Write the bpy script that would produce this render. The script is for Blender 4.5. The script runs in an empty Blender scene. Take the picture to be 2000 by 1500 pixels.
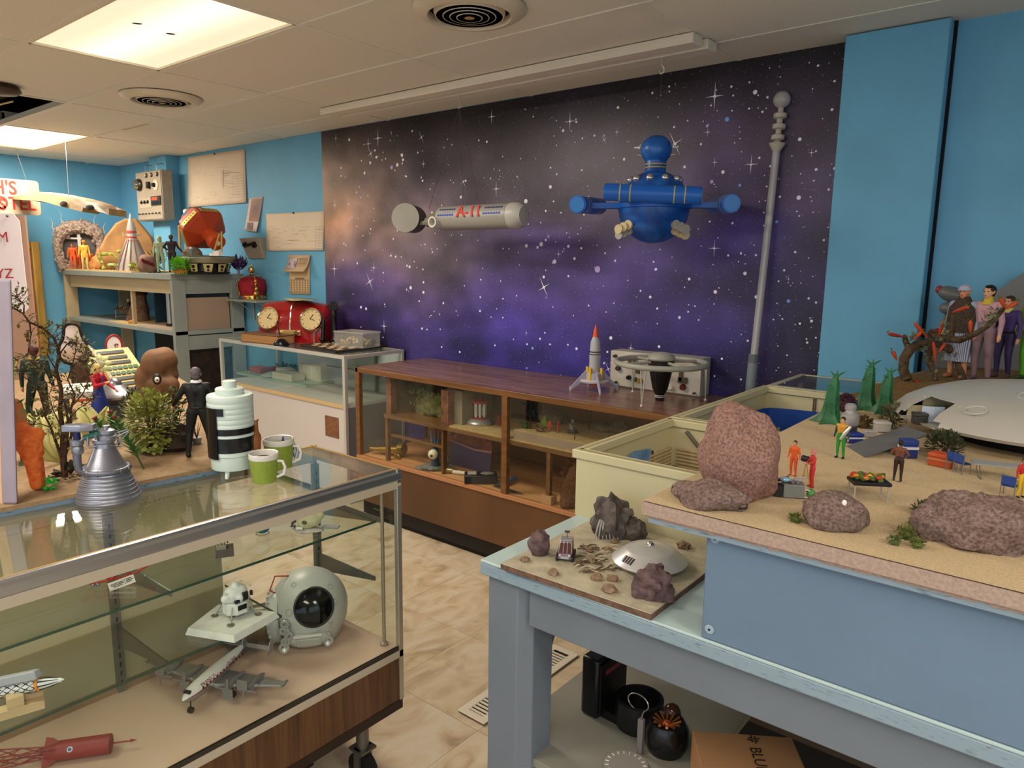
import bpy, math, random
from mathutils import Vector, Matrix, Euler, noise
random.seed(7)
PI = math.pi
sc = bpy.context.scene
col = sc.collection

# ---------------------------------------------------------------- camera
YAW, PITCH, ROLL, FPX, CAMZ = -0.68196, 0.166253, -0.012984, 1400.2, 1.60
_f = Vector((math.sin(YAW)*math.cos(PITCH), math.cos(YAW)*math.cos(PITCH), -math.sin(PITCH)))
_r0 = Vector((math.cos(YAW), -math.sin(YAW), 0)); _d0 = _f.cross(_r0)
_r = math.cos(ROLL)*_r0 + math.sin(ROLL)*_d0
_d = -math.sin(ROLL)*_r0 + math.cos(ROLL)*_d0
CAM = Vector((0, 0, CAMZ))
cam = bpy.data.objects.new('camera', bpy.data.cameras.new('camera')); col.objects.link(cam)
cam.data.sensor_width = 36; cam.data.lens = FPX/2000*36; cam.data.clip_start = .01
cam.matrix_world = Matrix(((_r.x, -_d.x, -_f.x, 0), (_r.y, -_d.y, -_f.y, 0), (_r.z, -_d.z, -_f.z, CAMZ), (0, 0, 0, 1)))
sc.camera = cam
def ray(x, y): return _r*((x-1000)/FPX) + _d*((y-750)/FPX) + _f
def _pl(x, y, a, v):
    d = ray(x, y); return CAM + d*((v-CAM[a])/d[a])
def Px(x, y, v): return _pl(x, y, 0, v)
def Py(x, y, v): return _pl(x, y, 1, v)
def Pz(x, y, v): return _pl(x, y, 2, v)
def Pd(x, y, d): return CAM + ray(x, y)*d
def depth(p): return (Vector(p)-CAM).dot(_f)
def mpp(p): return depth(p)/FPX            # metres per photo pixel at a point

# ---------------------------------------------------------------- world, exposure
w = bpy.data.worlds.new('world'); sc.world = w; w.use_nodes = True
w.node_tree.nodes['Background'].inputs[0].default_value = (.70, .83, 1, 1)
w.node_tree.nodes['Background'].inputs[1].default_value = 1.7
vs = sc.view_settings; vs.view_transform = 'Standard'; vs.look = 'None'; vs.exposure = 0.18; vs.gamma = 1; vs.use_curve_mapping = False
LAMP = 34.0            # watts of each ceiling troffer

# ---------------------------------------------------------------- colour and materials
def lin(c):
    return tuple((v/255/12.92 if v/255 <= .04045 else ((v/255+.055)/1.055)**2.4) for v in c)
MATS = {}
def mat(key, c=(200, 200, 200), rough=.5, metal=0, var=0, s=20, bump=0, bs=None, c2=None, coat=0, trans=0, ior=1.45, em=0, alpha=1, detail=4, stretch=None, sub=0, objrand=0):
    if key in MATS: return MATS[key]
    m = bpy.data.materials.new(key); MATS[key] = m; m.use_nodes = True
    nt = m.node_tree; N = nt.nodes; L = nt.links; b = N['Principled BSDF']; I = b.inputs
    c = lin(c)
    I['Roughness'].default_value = rough; I['Metallic'].default_value = metal; I['IOR'].default_value = ior
    I['Coat Weight'].default_value = coat; I['Transmission Weight'].default_value = trans; I['Alpha'].default_value = alpha
    I['Base Color'].default_value = (*c, 1)
    if em: I['Emission Color'].default_value = (*c, 1); I['Emission Strength'].default_value = em
    if var or c2 or bump:
        tc = N.new('ShaderNodeTexCoord'); src = tc.outputs['Object']
        if stretch:
            mp = N.new('ShaderNodeMapping'); mp.inputs['Scale'].default_value = stretch
            L.new(src, mp.inputs[0]); src = mp.outputs[0]
        def nz(scale):
            n = N.new('ShaderNodeTexNoise'); n.inputs['Scale'].default_value = scale; n.inputs['Detail'].default_value = detail
            L.new(src, n.inputs['Vector']); return n
        if var or c2:
            n = nz(s); r = N.new('ShaderNodeValToRGB'); e = r.color_ramp.elements
            e[0].position = .36; e[1].position = .64
            if c2: a0, a1 = c, lin(c2)
            else: a0 = tuple(v*(1-var) for v in c); a1 = tuple(min(1, v*(1+var)) for v in c)
            e[0].color = (*a0, 1); e[1].color = (*a1, 1)
            L.new(n.outputs['Fac'], r.inputs[0]); out = r.outputs[0]
            if objrand:
                oi = N.new('ShaderNodeObjectInfo'); h = N.new('ShaderNodeHueSaturation')
                mr = N.new('ShaderNodeMapRange'); mr.inputs['To Min'].default_value = 1-objrand; mr.inputs['To Max'].default_value = 1+objrand
                L.new(oi.outputs['Random'], mr.inputs[0]); L.new(mr.outputs[0], h.inputs['Value']); L.new(out, h.inputs['Color']); out = h.outputs[0]
            L.new(out, I['Base Color'])
        if bump:
            n2 = nz(bs or s); bp = N.new('ShaderNodeBump'); bp.inputs['Strength'].default_value = bump; bp.inputs['Distance'].default_value = .004
            L.new(n2.outputs['Fac'], bp.inputs['Height']); L.new(bp.outputs[0], I['Normal'])
    return m
def ramp_mat(key, stops, tex='noise', scale=(1, 1, 1), s=5, detail=6, dist=0, rough=.5, bump=0, metal=0, coat=0, coords='Object'):
    if key in MATS: return MATS[key]
    m = bpy.data.materials.new(key); MATS[key] = m; m.use_nodes = True
    nt = m.node_tree; N = nt.nodes; L = nt.links; b = N['Principled BSDF']
    b.inputs['Roughness'].default_value = rough; b.inputs['Metallic'].default_value = metal; b.inputs['Coat Weight'].default_value = coat
    tc = N.new('ShaderNodeTexCoord'); mp = N.new('ShaderNodeMapping'); mp.inputs['Scale'].default_value = scale; L.new(tc.outputs[coords], mp.inputs[0])
    if tex == 'noise':
        t = N.new('ShaderNodeTexNoise'); t.inputs['Scale'].default_value = s; t.inputs['Detail'].default_value = detail; t.inputs['Distortion'].default_value = dist
        o = t.outputs['Fac']
    elif tex == 'wave':
        t = N.new('ShaderNodeTexWave'); t.inputs['Scale'].default_value = s; t.inputs['Distortion'].default_value = dist; t.inputs['Detail'].default_value = detail; t.inputs['Detail Scale'].default_value = 1.5
        o = t.outputs['Fac']
    elif tex == 'voronoi':
        t = N.new('ShaderNodeTexVoronoi'); t.inputs['Scale'].default_value = s; o = t.outputs['Distance']
    L.new(mp.outputs[0], t.inputs['Vector'])
    r = N.new('ShaderNodeValToRGB'); e = r.color_ramp.elements
    while len(e) < len(stops): e.new(.5)
    for k, (p, c) in enumerate(stops): e[k].position = p; e[k].color = (*lin(c), 1)
    L.new(o, r.inputs[0]); L.new(r.outputs[0], b.inputs['Base Color'])
    if bump:
        bp = N.new('ShaderNodeBump'); bp.inputs['Strength'].default_value = bump; bp.inputs['Distance'].default_value = .004
        L.new(o, bp.inputs['Height']); L.new(bp.outputs[0], b.inputs['Normal'])
    return m
def glass(key, tint=(250, 253, 251), rough=0.0, ior=1.45):
    """thin pane: mostly straight-through light with fresnel reflection"""
    if key in MATS: return MATS[key]
    m = bpy.data.materials.new(key); MATS[key] = m; m.use_nodes = True
    nt = m.node_tree; N = nt.nodes; L = nt.links; N.remove(N['Principled BSDF'])
    o = N['Material Output']; mx = N.new('ShaderNodeMixShader'); t = N.new('ShaderNodeBsdfTransparent'); g = N.new('ShaderNodeBsdfGlossy')
    fr = N.new('ShaderNodeFresnel'); fr.inputs[0].default_value = 1.5
    t.inputs[0].default_value = (*lin(tint), 1); g.inputs['Roughness'].default_value = rough; g.inputs[0].default_value = (1, 1, 1, 1)
    ge = N.new('ShaderNodeNewGeometry'); mr = N.new('ShaderNodeMapRange')      # same fresnel from both sides of the sheet
    mr.inputs['To Min'].default_value = ior; mr.inputs['To Max'].default_value = 1/ior
    L.new(ge.outputs['Backfacing'], mr.inputs[0]); L.new(mr.outputs[0], fr.inputs[0])
    L.new(fr.outputs[0], mx.inputs[0]); L.new(t.outputs[0], mx.inputs[1]); L.new(g.outputs[0], mx.inputs[2]); L.new(mx.outputs[0], o.inputs[0])
    return m

# ---------------------------------------------------------------- mesh builder
class MB:
    def __init__(s, T=None): s.v = []; s.f = []; s.T = T; s.mi = []; s.cur = 0
    def add(s, vs, fs):
        n = len(s.v)
        s.v += [s.T @ Vector(p) for p in vs] if s.T else [Vector(p) for p in vs]
        s.f += [tuple(i+n for i in f) for f in fs]; s.mi += [s.cur]*len(fs); return s
    def box(s, x0, x1, y0, y1, z0, z1):
        return s.add([(x, y, z) for z in (z0, z1) for y in (y0, y1) for x in (x0, x1)], [(0, 2, 3, 1), (4, 5, 7, 6), (0, 1, 5, 4), (2, 6, 7, 3), (0, 4, 6, 2), (1, 3, 7, 5)])
    def cb(s, c, d, rot=None):
        x, y, z = (v/2 for v in d); R = Euler(rot).to_matrix() if rot else Matrix.Identity(3); c = Vector(c)
        return s.add([c + R @ Vector((i*x, j*y, k*z)) for k in (-1, 1) for j in (-1, 1) for i in (-1, 1)], [(0, 2, 3, 1), (4, 5, 7, 6), (0, 1, 5, 4), (2, 6, 7, 3), (0, 4, 6, 2), (1, 3, 7, 5)])
    def hexa(s, lo, hi):     # two 4-point loops (bottom, top), counter-clockwise seen from above
        return s.add(list(lo)+list(hi), [(3, 2, 1, 0), (4, 5, 6, 7)] + [(i, (i+1) % 4, 4+(i+1) % 4, 4+i) for i in range(4)])
    def cyl(s, a, b, r0, r1=None, n=16, cap=True):
        a = Vector(a); b = Vector(b); r1 = r0 if r1 is None else r1
        d = (b-a).normalized(); u = d.orthogonal().normalized(); w_ = d.cross(u)
        ring = [(math.cos(2*PI*i/n), math.sin(2*PI*i/n)) for i in range(n)]
        vs = [a+(u*c+w_*q)*r0 for c, q in ring] + [b+(u*c+w_*q)*r1 for c, q in ring]
        fs = [(i, (i+1) % n, n+(i+1) % n, n+i) for i in range(n)]
        if cap: fs += [tuple(range(n-1, -1, -1)), tuple(range(n, 2*n))]
        return s.add(vs, fs)
    def lathe(s, prof, n=28, c=(0, 0, 0), ax='z', sy=1):
        c = Vector(c); vs = []; fs = []
        for r, z in prof:
            for i in range(n):
                a = 2*PI*i/n; x, y = r*math.cos(a), r*math.sin(a)*sy
                p = {'z': (x, y, z), 'x': (z, x, y), 'y': (y, z, x)}[ax]
                vs.append(c+Vector(p))
        for k in range(len(prof)-1):
            for i in range(n):
                fs.append((k*n+i, k*n+(i+1) % n, (k+1)*n+(i+1) % n, (k+1)*n+i))
        fs.append(tuple(range(n-1, -1, -1))); fs.append(tuple((len(prof)-1)*n+i for i in range(n)))
        return s.add(vs, fs)
    def sph(s, c, r, n=16, m=10, z0=-1, z1=1):
        r = (r, r, r) if not hasattr(r, '__len__') else r
        a0, a1 = math.asin(z0), math.asin(z1); vs = []; fs = []
        for k in range(m+1):
            t = a0+(a1-a0)*k/m; q = max(math.cos(t), 1e-4)
            for i in range(n):
                a = 2*PI*i/n; vs.append((c[0]+r[0]*q*math.cos(a), c[1]+r[1]*q*math.sin(a), c[2]+r[2]*math.sin(t)))
        for k in range(m):
            for i in range(n): fs.append((k*n+i, k*n+(i+1) % n, (k+1)*n+(i+1) % n, (k+1)*n+i))
        fs.append(tuple(range(n-1, -1, -1))); fs.append(tuple(m*n+i for i in range(n)))
        return s.add(vs, fs)
    def tube(s, pts, r, n=8, closed=False):
        pts = [Vector(p) for p in pts]; k = len(pts); rs = r if hasattr(r, '__len__') else [r]*k
        vs = []; fs = []; u = None
        for i, p in enumerate(pts):
            if closed: d = pts[(i+1) % k]-pts[i-1]
            else: d = pts[min(i+1, k-1)]-pts[max(i-1, 0)]
            d = d.normalized() if d.length > 1e-9 else Vector((0, 0, 1))
            u = (d.orthogonal() if u is None else u-d*u.dot(d)); u = u.normalized() if u.length > 1e-6 else d.orthogonal().normalized()
            w_ = d.cross(u)
            for j in range(n):
                a = 2*PI*j/n; vs.append(p+(u*math.cos(a)+w_*math.sin(a))*rs[i])
        for i in range(k if closed else k-1):
            for j in range(n):
                a, b = i*n, ((i+1) % k)*n; fs.append((a+j, a+(j+1) % n, b+(j+1) % n, b+j))
        if not closed: fs += [tuple(range(n-1, -1, -1)), tuple((k-1)*n+j for j in range(n))]
        return s.add(vs, fs)
    def torus(s, c, R, r, n=32, m=8, ax='z', sy=1):
        c = Vector(c); P = []
        for i in range(n):
            a = 2*PI*i/n; x, y = R*math.cos(a), R*math.sin(a)*sy
            P.append(c+Vector({'z': (x, y, 0), 'x': (0, x, y), 'y': (x, 0, y)}[ax]))
        return s.tube(P, r, m, True)
    def prism(s, poly, a, b, ax='z'):       # extrude a 2-D outline between a and b along an axis
        n = len(poly)
        f = {'z': lambda p, h: (p[0], p[1], h), 'y': lambda p, h: (p[0], h, p[1]), 'x': lambda p, h: (h, p[0], p[1])}[ax]
        vs = [f(p, a) for p in poly]+[f(p, b) for p in poly]
        return s.add(vs, [tuple(range(n-1, -1, -1)), tuple(range(n, 2*n))] + [(i, (i+1) % n, n+(i+1) % n, n+i) for i in range(n)])
    def quad(s, a, b, c, d): return s.add([a, b, c, d], [(0, 1, 2, 3)])
    def leaf(s, p, d, l, w_, up=Vector((0, 0, 1)), bend=.15, th=0):
        d = Vector(d).normalized(); p = Vector(p); side = d.cross(up)
        side = side.normalized() if side.length > 1e-4 else d.orthogonal().normalized(); nn = side.cross(d)
        m1, m2, t = p+d*l*.35+nn*l*bend*.6, p+d*l*.7+nn*l*bend*.6, p+d*l
        return s.add([p, m1+side*w_*.5, m2+side*w_*.42, t, m2-side*w_*.42, m1-side*w_*.5, m1-nn*l*.06, m2-nn*l*.06], [(0, 1, 6), (1, 2, 7, 6), (2, 3, 7), (7, 3, 4), (6, 7, 4, 5), (0, 6, 5)])
    def rock(s, c, size, seed=0, n=22, m=14, amp=.18, f=1.6, flat=True):
        c = Vector(c); vs = []; fs = []; o = Vector((seed*3.7, seed*1.3, seed*7.1))
        for k in range(m+1):
            t = -PI/2+PI*k/m
            for i in range(n):
                a = 2*PI*i/n; d = Vector((math.cos(t)*math.cos(a), math.cos(t)*math.sin(a), math.sin(t)))
                h = 1+amp*2*noise.noise(d*f+o)+amp*.8*noise.noise(d*f*2.7+o)+amp*.3*noise.noise(d*f*7+o)
                q = d*h
                if flat: q.z = max(q.z, -.62)
                vs.append(c+Vector((q.x*size[0], q.y*size[1], q.z*size[2])))
        for k in range(m):
            for i in range(n): fs.append((k*n+i, k*n+(i+1) % n, (k+1)*n+(i+1) % n, (k+1)*n+i))
        return s.add(vs, fs)
    def o(s, name, m, parent=None, label=None, cat=None, group=None, kind=None, smooth=40, bev=0, world=False, loc=None):
        me = bpy.data.meshes.new(name)
        v = s.v
        if world and parent is not None:
            inv = PM[parent.name].inverted(); v = [inv @ p for p in v]
        if loc is not None: L_ = Vector(loc); v = [p-L_ for p in v]
        me.from_pydata([tuple(p) for p in v], [], s.f)
        ms = m if isinstance(m, (list, tuple)) else [m]
        for q in ms: me.materials.append(q)
        if len(ms) > 1: me.polygons.foreach_set('material_index', s.mi)
        if smooth:
            me.polygons.foreach_set('use_smooth', [True]*len(me.polygons)); me.set_sharp_from_angle(angle=math.radians(smooth))
        me.update()
        ob = bpy.data.objects.new(name, me); col.objects.link(ob)
        if loc is not None: ob.location = loc
        if parent is not None: ob.parent = parent
        PM[ob.name] = (PM[parent.name] if parent is not None else Matrix()) @ (Matrix.Translation(loc) if loc is not None else Matrix())
        if bev:
            bm_ = ob.modifiers.new('bevel', 'BEVEL'); bm_.width = bev; bm_.segments = 2; bm_.limit_method = 'ANGLE'
        return tag(ob, label, cat, group, kind)
PM = {}
def tag(ob, label=None, cat=None, group=None, kind=None):
    for k, v in (('label', label), ('category', cat), ('group', group), ('kind', kind)):
        if v: ob[k] = v
    return ob
def thing(name, label, cat, loc=(0, 0, 0), rz=0, group=None, rot=None):
    ob = bpy.data.objects.new(name, None); col.objects.link(ob); ob.empty_display_size = .02
    ob.location = loc; ob.rotation_euler = rot or (0, 0, rz)
    PM[ob.name] = Matrix.Translation(loc) @ Euler(rot or (0, 0, rz)).to_matrix().to_4x4()
    return tag(ob, label, cat, group)
def dup(ob, parent=None):
    c = ob.copy(); col.objects.link(c)
    if parent is not None: c.parent = parent
    for ch in [q for q in bpy.data.objects if q.parent == ob]: dup(ch, c)
    return c
def retag(ob, loc, rz=None, label=None):
    ob.location = loc
    if rz is not None: ob.rotation_euler = (0, 0, rz)
    if label: ob['label'] = label
    return ob
def face_to(p, q=(0, 0)):                   # z rotation that turns a thing's -Y front from p towards q
    dx, dy = q[0]-p[0], q[1]-p[1]; return math.atan2(dx, -dy)
FONT = None
def text(body, size, T, m, parent=None, name='lettering', ext=.0003, align='CENTER', world=False, bold=0):
    cu = bpy.data.curves.new(name, 'FONT'); cu.body = body; cu.size = size; cu.extrude = ext; cu.align_x = align; cu.align_y = 'CENTER'; cu.resolution_u = 3; cu.offset = bold
    t = bpy.data.objects.new(name, cu); col.objects.link(t)
    dg = bpy.context.evaluated_depsgraph_get(); me = bpy.data.meshes.new_from_object(t.evaluated_get(dg)); bpy.data.objects.remove(t); bpy.data.curves.remove(cu)
    if world and parent is not None: T = PM[parent.name].inverted() @ T
    me.transform(T); me.materials.clear(); me.materials.append(m); me.name = name
    ob = bpy.data.objects.new(name, me); col.objects.link(ob)
    if parent is not None: ob.parent = parent
    return ob
def RX(a): return Matrix.Rotation(a, 4, 'X')
def RY(a): return Matrix.Rotation(a, 4, 'Y')
def RZ(a): return Matrix.Rotation(a, 4, 'Z')
def TR(x, y, z): return Matrix.Translation((x, y, z))
def frame(o, x, y):                          # 4x4 with given origin and x, y directions
    x = Vector(x).normalized(); y = Vector(y).normalized(); z = x.cross(y)
    return Matrix(((x.x, y.x, z.x, o[0]), (x.y, y.y, z.y, o[1]), (x.z, y.z, z.z, o[2]), (0, 0, 0, 1)))
MURAL = 1.25
# ================================================================ the room
H, WY, WXL, WXR, WYF = 2.545, 3.40, -8.06, 2.6, -2.4
M_blue = mat('wall_blue_paint', (104, 173, 211), .55, var=.05, s=3, bump=.15, bs=160)
M_white = mat('wall_white_paint', (206, 208, 206), .6, var=.03, s=3)
def struct(ob): ob['kind'] = 'structure'; return ob
ST = dict(kind='structure')
M_floor = ramp_mat('stone_look_vinyl', [(.26, (168, 146, 118)), (.42, (196, 174, 144)), (.54, (206, 188, 160)), (.66, (210, 196, 174)), (.80, (198, 188, 174))], s=8, detail=9, dist=1.6, scale=(1.0, .55, 1), rough=.36, bump=.05)
floor = MB().box(WXL, WXR, WYF, WY, -.12, -.004).o('floor', M_floor, **ST)
_t = MB().box(-.2278, .2278, -.2278, .2278, -.004, 0)
_tile = None
for i in range(13):
    for j in range(9):
        x, y = -5.157+.457*i+.228, -.6+.457*j+.228
        if y > 3.3: continue
        if _tile is None: _tile = _t.o('tile', M_floor, floor, smooth=0); ob = _tile
        else: ob = _tile.copy(); col.objects.link(ob)
        ob.location = (x, y, 0)
_fl = MATS['stone_look_vinyl'].node_tree       # vein pattern runs on through the tiles: use world position
_tc = [n for n in _fl.nodes if n.type == 'TEX_COORD'][0]; _mp = [n for n in _fl.nodes if n.type == 'MAPPING'][0]
_g = _fl.nodes.new('ShaderNodeNewGeometry'); _oi = _fl.nodes.new('ShaderNodeObjectInfo'); _va = _fl.nodes.new('ShaderNodeVectorMath'); _va.operation = 'MULTIPLY_ADD'
_fl.links.new(_oi.outputs['Random'], _va.inputs[0]); _va.inputs[1].default_value = (37, 19, 11); _fl.links.new(_g.outputs['Position'], _va.inputs[2]); _fl.links.new(_va.outputs[0], _mp.inputs[0])

MB().box(WXL-.1, WXR+.1, WY, WY+.1, 0, 2.8).o('wall_back', M_blue, **ST)
MB().box(WXL-.1, WXL, WYF, WY, 0, 2.8).o('wall_left', M_blue, **ST)
# walls behind the photographer, with the shop windows
def wall_holes(name, ax, p0, p1, u0, u1, holes, m):
    b = MB(); cuts = sorted({u0, u1, *[h[0] for h in holes], *[h[1] for h in holes]})
    for a, c in zip(cuts, cuts[1:]):
        hs = [h for h in holes if h[0] <= a and c <= h[1]]
        zs = [(0, 2.8)] if not hs else [(0, hs[0][2]), (hs[0][3], 2.8)]
        for z0, z1 in zs:
            b.box(p0, p1, a, c, z0, z1) if ax == 'x' else b.box(a, c, p0, p1, z0, z1)
    return b.o(name, m, **ST)
wall_holes('wall_right', 'x', WXR, WXR+.1, WYF, WY, [(-1.9, .9, .85, 2.2)], M_white)
wall_holes('wall_front', 'y', WYF-.1, WYF, WXL, WXR, [(-2.2, 1.9, .75, 2.25)], M_white)
M_winframe = mat('window_frame_paint', (225, 225, 222), .4)
win1 = MB(); 
for y in (-1.9, -.5, .9): win1.box(WXR+.02, WXR+.07, y-.03, y+.03, .85, 2.2)
for z in (.85, 2.2): win1.box(WXR+.02, WXR+.07, -1.9, .9, z-.03, z+.03)
win1 = win1.o('window_1', M_winframe, **ST)
MB().box(WXR+.04, WXR+.046, -1.9, .9, .85, 2.2).o('window_pane', glass('window_glass', (250, 252, 252)), win1)
win2 = MB()
for x in (-2.2, -.83, .53, 1.9): win2.box(x-.03, x+.03, WYF-.07, WYF-.02, .75, 2.25)
for z in (.75, 2.25): win2.box(-2.2, 1.9, WYF-.07, WYF-.02, z-.03, z+.03)
win2 = win2.o('window_2', M_winframe, **ST)
MB().box(-2.2, 1.9, WYF-.046, WYF-.04, .75, 2.25).o('window_pane', glass('window_glass'), win2)
for nm, loc, rot, sx, sy in (('window_portal', (WXR+.12, -.5, 1.525), (0, PI/2, 0), 1.35, 2.8), ('window_portal', (-.15, WYF-.12, 1.5), (PI/2, 0, 0), 4.1, 1.5)):
    ld = bpy.data.lights.new(nm, 'AREA'); ld.shape = 'RECTANGLE'; ld.size = sx; ld.size_y = sy; ld.cycles.is_portal = True
    lo = bpy.data.objects.new(nm, ld); col.objects.link(lo); lo.location = loc; lo.rotation_euler = rot
MB().box(-7.13, -6.80, 3.28, WY, 0, H).o('wall_column', M_blue, bev=.004, **ST)
MB().box(-.93, -.555, 3.285, WY, 0, H-.006).o('wall_pilaster', M_blue, bev=.004, **ST)
MB().box(-.555, -.543, 3.36, WY, 0, H).o('gap_shade_strip', mat('dark_gap', (14, 20, 28), .9), **ST)  # dark strip set in the open gap by the pilaster, shade put into its colour
MB().box(-.543, 2.6, 3.372, WY, 0, H).o('trim_2', M_blue, **ST)

# ---- suspended ceiling
ceil = MB().box(WXL-.1, WXR+.1, WYF-.1, WY+.1, 2.80, 2.86).o('ceiling', mat('plenum_dark', (52, 44, 38), .9, var=.4, s=6), **ST)
M_tile = mat('ceiling_tile', (228, 222, 210), .85, var=.03, s=120, bump=.25, bs=220, objrand=.025)
M_grid = mat('ceiling_grid', (226, 220, 208), .5)
XL = [WXL]+[-7.52+1.22*k for k in range(9)]+[WXR]; YL = [WYF]+[-1.795+.61*k for k in range(9)]+[WY]
T1 = (-3.86, 1.255); T2 = (-7.52, 1.865); HOLE = (-6.30, 1.255)
OTHER = [(-2.64, -.575), (-6.30, -.575), (-.20, -1.185), (1.02, .035)]  # troffers added out of view to light the room
def near(a, b): return abs(a[0]-b[0]) < .05 and abs(a[1]-b[1]) < .05
protos = {}
for i in range(len(XL)-1):
    for j in range(len(YL)-1):
        x0, y0 = XL[i], YL[j]; dx, dy = XL[i+1]-x0, YL[j+1]-y0
        if any(near((x0, y0), q) for q in [T1, T2, HOLE]+OTHER): continue
        k = (round(dx, 2), round(dy, 2))
        if k not in protos:
            protos[k] = ob = MB().box(.004, dx-.004, .004, dy-.004, 0, .016).o('ceiling_tile', M_tile, ceil, smooth=0)
        else:
            ob = protos[k].copy(); col.objects.link(ob)
        ob.location = (x0, y0, H+random.uniform(0, .003)); ob.rotation_euler = (random.uniform(-.004, .004), 0, 0)
for x in XL[1:-1]: MB().box(x-.012, x+.012, WYF, WY, H-.002, H+.03).o('grid_bar', M_grid, ceil, smooth=0)
for y in YL[1:-1]: MB().box(WXL, WXR, y-.012, y+.012, H-.004, H+.03).o('grid_bar', M_grid, ceil, smooth=0)
# yellowed scrape along one bar
MB().box(-5.75, -5.35, 2.468, 2.482, H-.0055, H-.004).o('grid_stain', mat('stain', (196, 172, 120), .7), ceil, smooth=0)

# ---- troffers
def troffer(x0, y0, label, watts, em, tube):
    t = thing('troffer_light', label, 'ceiling light', (x0+.61, y0+.305, H), group='ceiling troffers')
    b = MB(); a, c = .598, .293
    b.box(-a, a, -c, -c+.014, 0, .09).box(-a, a, c-.014, c, 0, .09).box(-a, -a+.014, -c, c, 0, .09).box(a-.014, a, -c, c, 0, .09).box(-a, a, -c, c, .09, .10)
    b.o('housing', mat('troffer_white', (226, 218, 200), .4), t, smooth=0)
    m = mat('diffuser_%d' % tube, (255, 243, 214), .45)
    nt = m.node_tree; I = nt.nodes['Principled BSDF'].inputs; I['Emission Color'].default_value = (*lin((255, 238, 208)), 1); I['Emission Strength'].default_value = em
    if tube:   # acrylic lens glows strongest below its tubes
        tc = nt.nodes.new('ShaderNodeTexCoord'); sx = nt.nodes.new('ShaderNodeSeparateXYZ'); mt = nt.nodes.new('ShaderNodeMath'); mt.operation = 'ABSOLUTE'
        mr = nt.nodes.new('ShaderNodeMapRange'); mr.inputs['From Min'].default_value = 0.0; mr.inputs['From Max'].default_value = .2; mr.inputs['To Min'].default_value = em*1.35; mr.inputs['To Max'].default_value = em*.72; mr.interpolation_type = 'SMOOTHSTEP'
        nt.links.new(tc.outputs['Object'], sx.inputs[0]); nt.links.new(sx.outputs[1], mt.inputs[0]); nt.links.new(mt.outputs[0], mr.inputs[0]); nt.links.new(mr.outputs[0], I['Emission Strength'])
    MB().box(-a+.015, a-.015, -c+.015, c-.015, .010, .014).o('diffuser', m, t, smooth=0)
    ld = bpy.data.lights.new('troffer_lamp', 'AREA'); ld.shape = 'RECTANGLE'; ld.size = 1.12; ld.size_y = .52; ld.energy = watts; ld.color = (1, .89, .75)
    lo = bpy.data.objects.new('troffer_lamp', ld); col.objects.link(lo); lo.parent = t; lo.location = (0, 0, -.004)
    return t
tA = troffer(*T1, 'cream glowing troffer with two dead flies in its lens', LAMP*1.25, .9, 1)
for px, py in ((268, 46), (333, 66)):
    p = Pz(px, py, H+.009); MB(TR(*p) @ RZ(random.random())).sph((0, 0, 0), (.022, .008, .003), 8, 4).o('dead_fly', mat('fly', (40, 34, 28), .8), tA, world=True)
troffer(*T2, 'brilliant white troffer next to the open ceiling panel', LAMP*1.3, 3.5, 0)
for k, q in enumerate(OTHER): troffer(*q, ['added unseen warm troffer above the near display case end', 'added unseen warm troffer above the front of the shop by left wall', 'added unseen warm troffer above the window side aisle', 'added unseen warm troffer above the right workbench'][k], LAMP*[.8, .8, .7, .75][k], 2.0, 0)
# open ceiling bay with wiring, dark junk and a hanging cable
b = MB()
for k in range(14):
    x, y = random.uniform(-6.25, -5.15), random.uniform(1.3, 1.85)
    b.rock((x, y, 2.70+random.uniform(0, .06)), (.09, .06, .05), k, 8, 6)
b.cyl((-6.4, 1.5, 2.70), (-5.0, 1.62, 2.70), .09, n=12)
b.o('plenum_duct', mat('foil_insulation', (96, 80, 62), .35, .5, var=.5, s=30), ceil)
MB().tube([(-5.95, 1.50, 2.68), (-5.8, 1.56, 2.57), (-5.7, 1.64, 2.56), (-5.62, 1.74, 2.60)], .006, 6).o('ceiling_cable', mat('cable_cream', (222, 200, 150), .5), ceil)
p = Pz(-6, 183, 2.5); MB(TR(*p)).lathe([(0, .0), (.10, .004), (.12, .02), (.10, .05), (.03, .07), (.02, .20)], 24).o('pendant_shade', mat('brown_shade', (58, 36, 28), .5), label='dark brown pendant shade below the open ceiling bay', cat='lamp')

# ---- round ceiling diffusers
def diffuser(px, py, r, label):
    c = Pz(px, py, H-.02); t = thing('ceiling_vent', label, 'air vent', (c.x, c.y, H-.002), group='round ceiling vents')
    M_v = mat('vent_enamel', (214, 202, 180), .35, var=.06, s=8)
    MB().lathe([(r*.74, 0), (r, -.002), (r*.985, -.010), (r*.86, -.026), (r*.74, -.030), (r*.72, -.024), (r*.72, .0)], 40).o('outer_ring', M_v, t)
    MB().lathe([(.001, 0), (r*.74, 0)], 32).o('throat', mat('vent_black', (16, 13, 12), .9), t)
    for k, q in enumerate((.60, .47, .35, .23)):
        MB().lathe([(r*q, -.028-.002*k), (r*(q+.035), -.012), (r*(q+.03), -.010), (r*(q-.015), -.028-.002*k)], 36).o('louvre_ring', M_v, t)
    MB().lathe([(.001, -.036), (r*.09, -.034), (r*.11, -.02), (r*.11, 0)], 20).o('hub', mat('vent_rust', (176, 140, 96), .5), t)
    for k in range(3):
        a = 2*PI*k/3+.4; MB(RZ(a)).box(-.004, r*.74, -.004, .004, -.012, -.006).o('spoke', M_v, t)
diffuser(917, 27, .215, 'round air vent with rusty hub near the white boards')
diffuser(316, 196, .225, 'round air vent between the two troffers')

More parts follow.
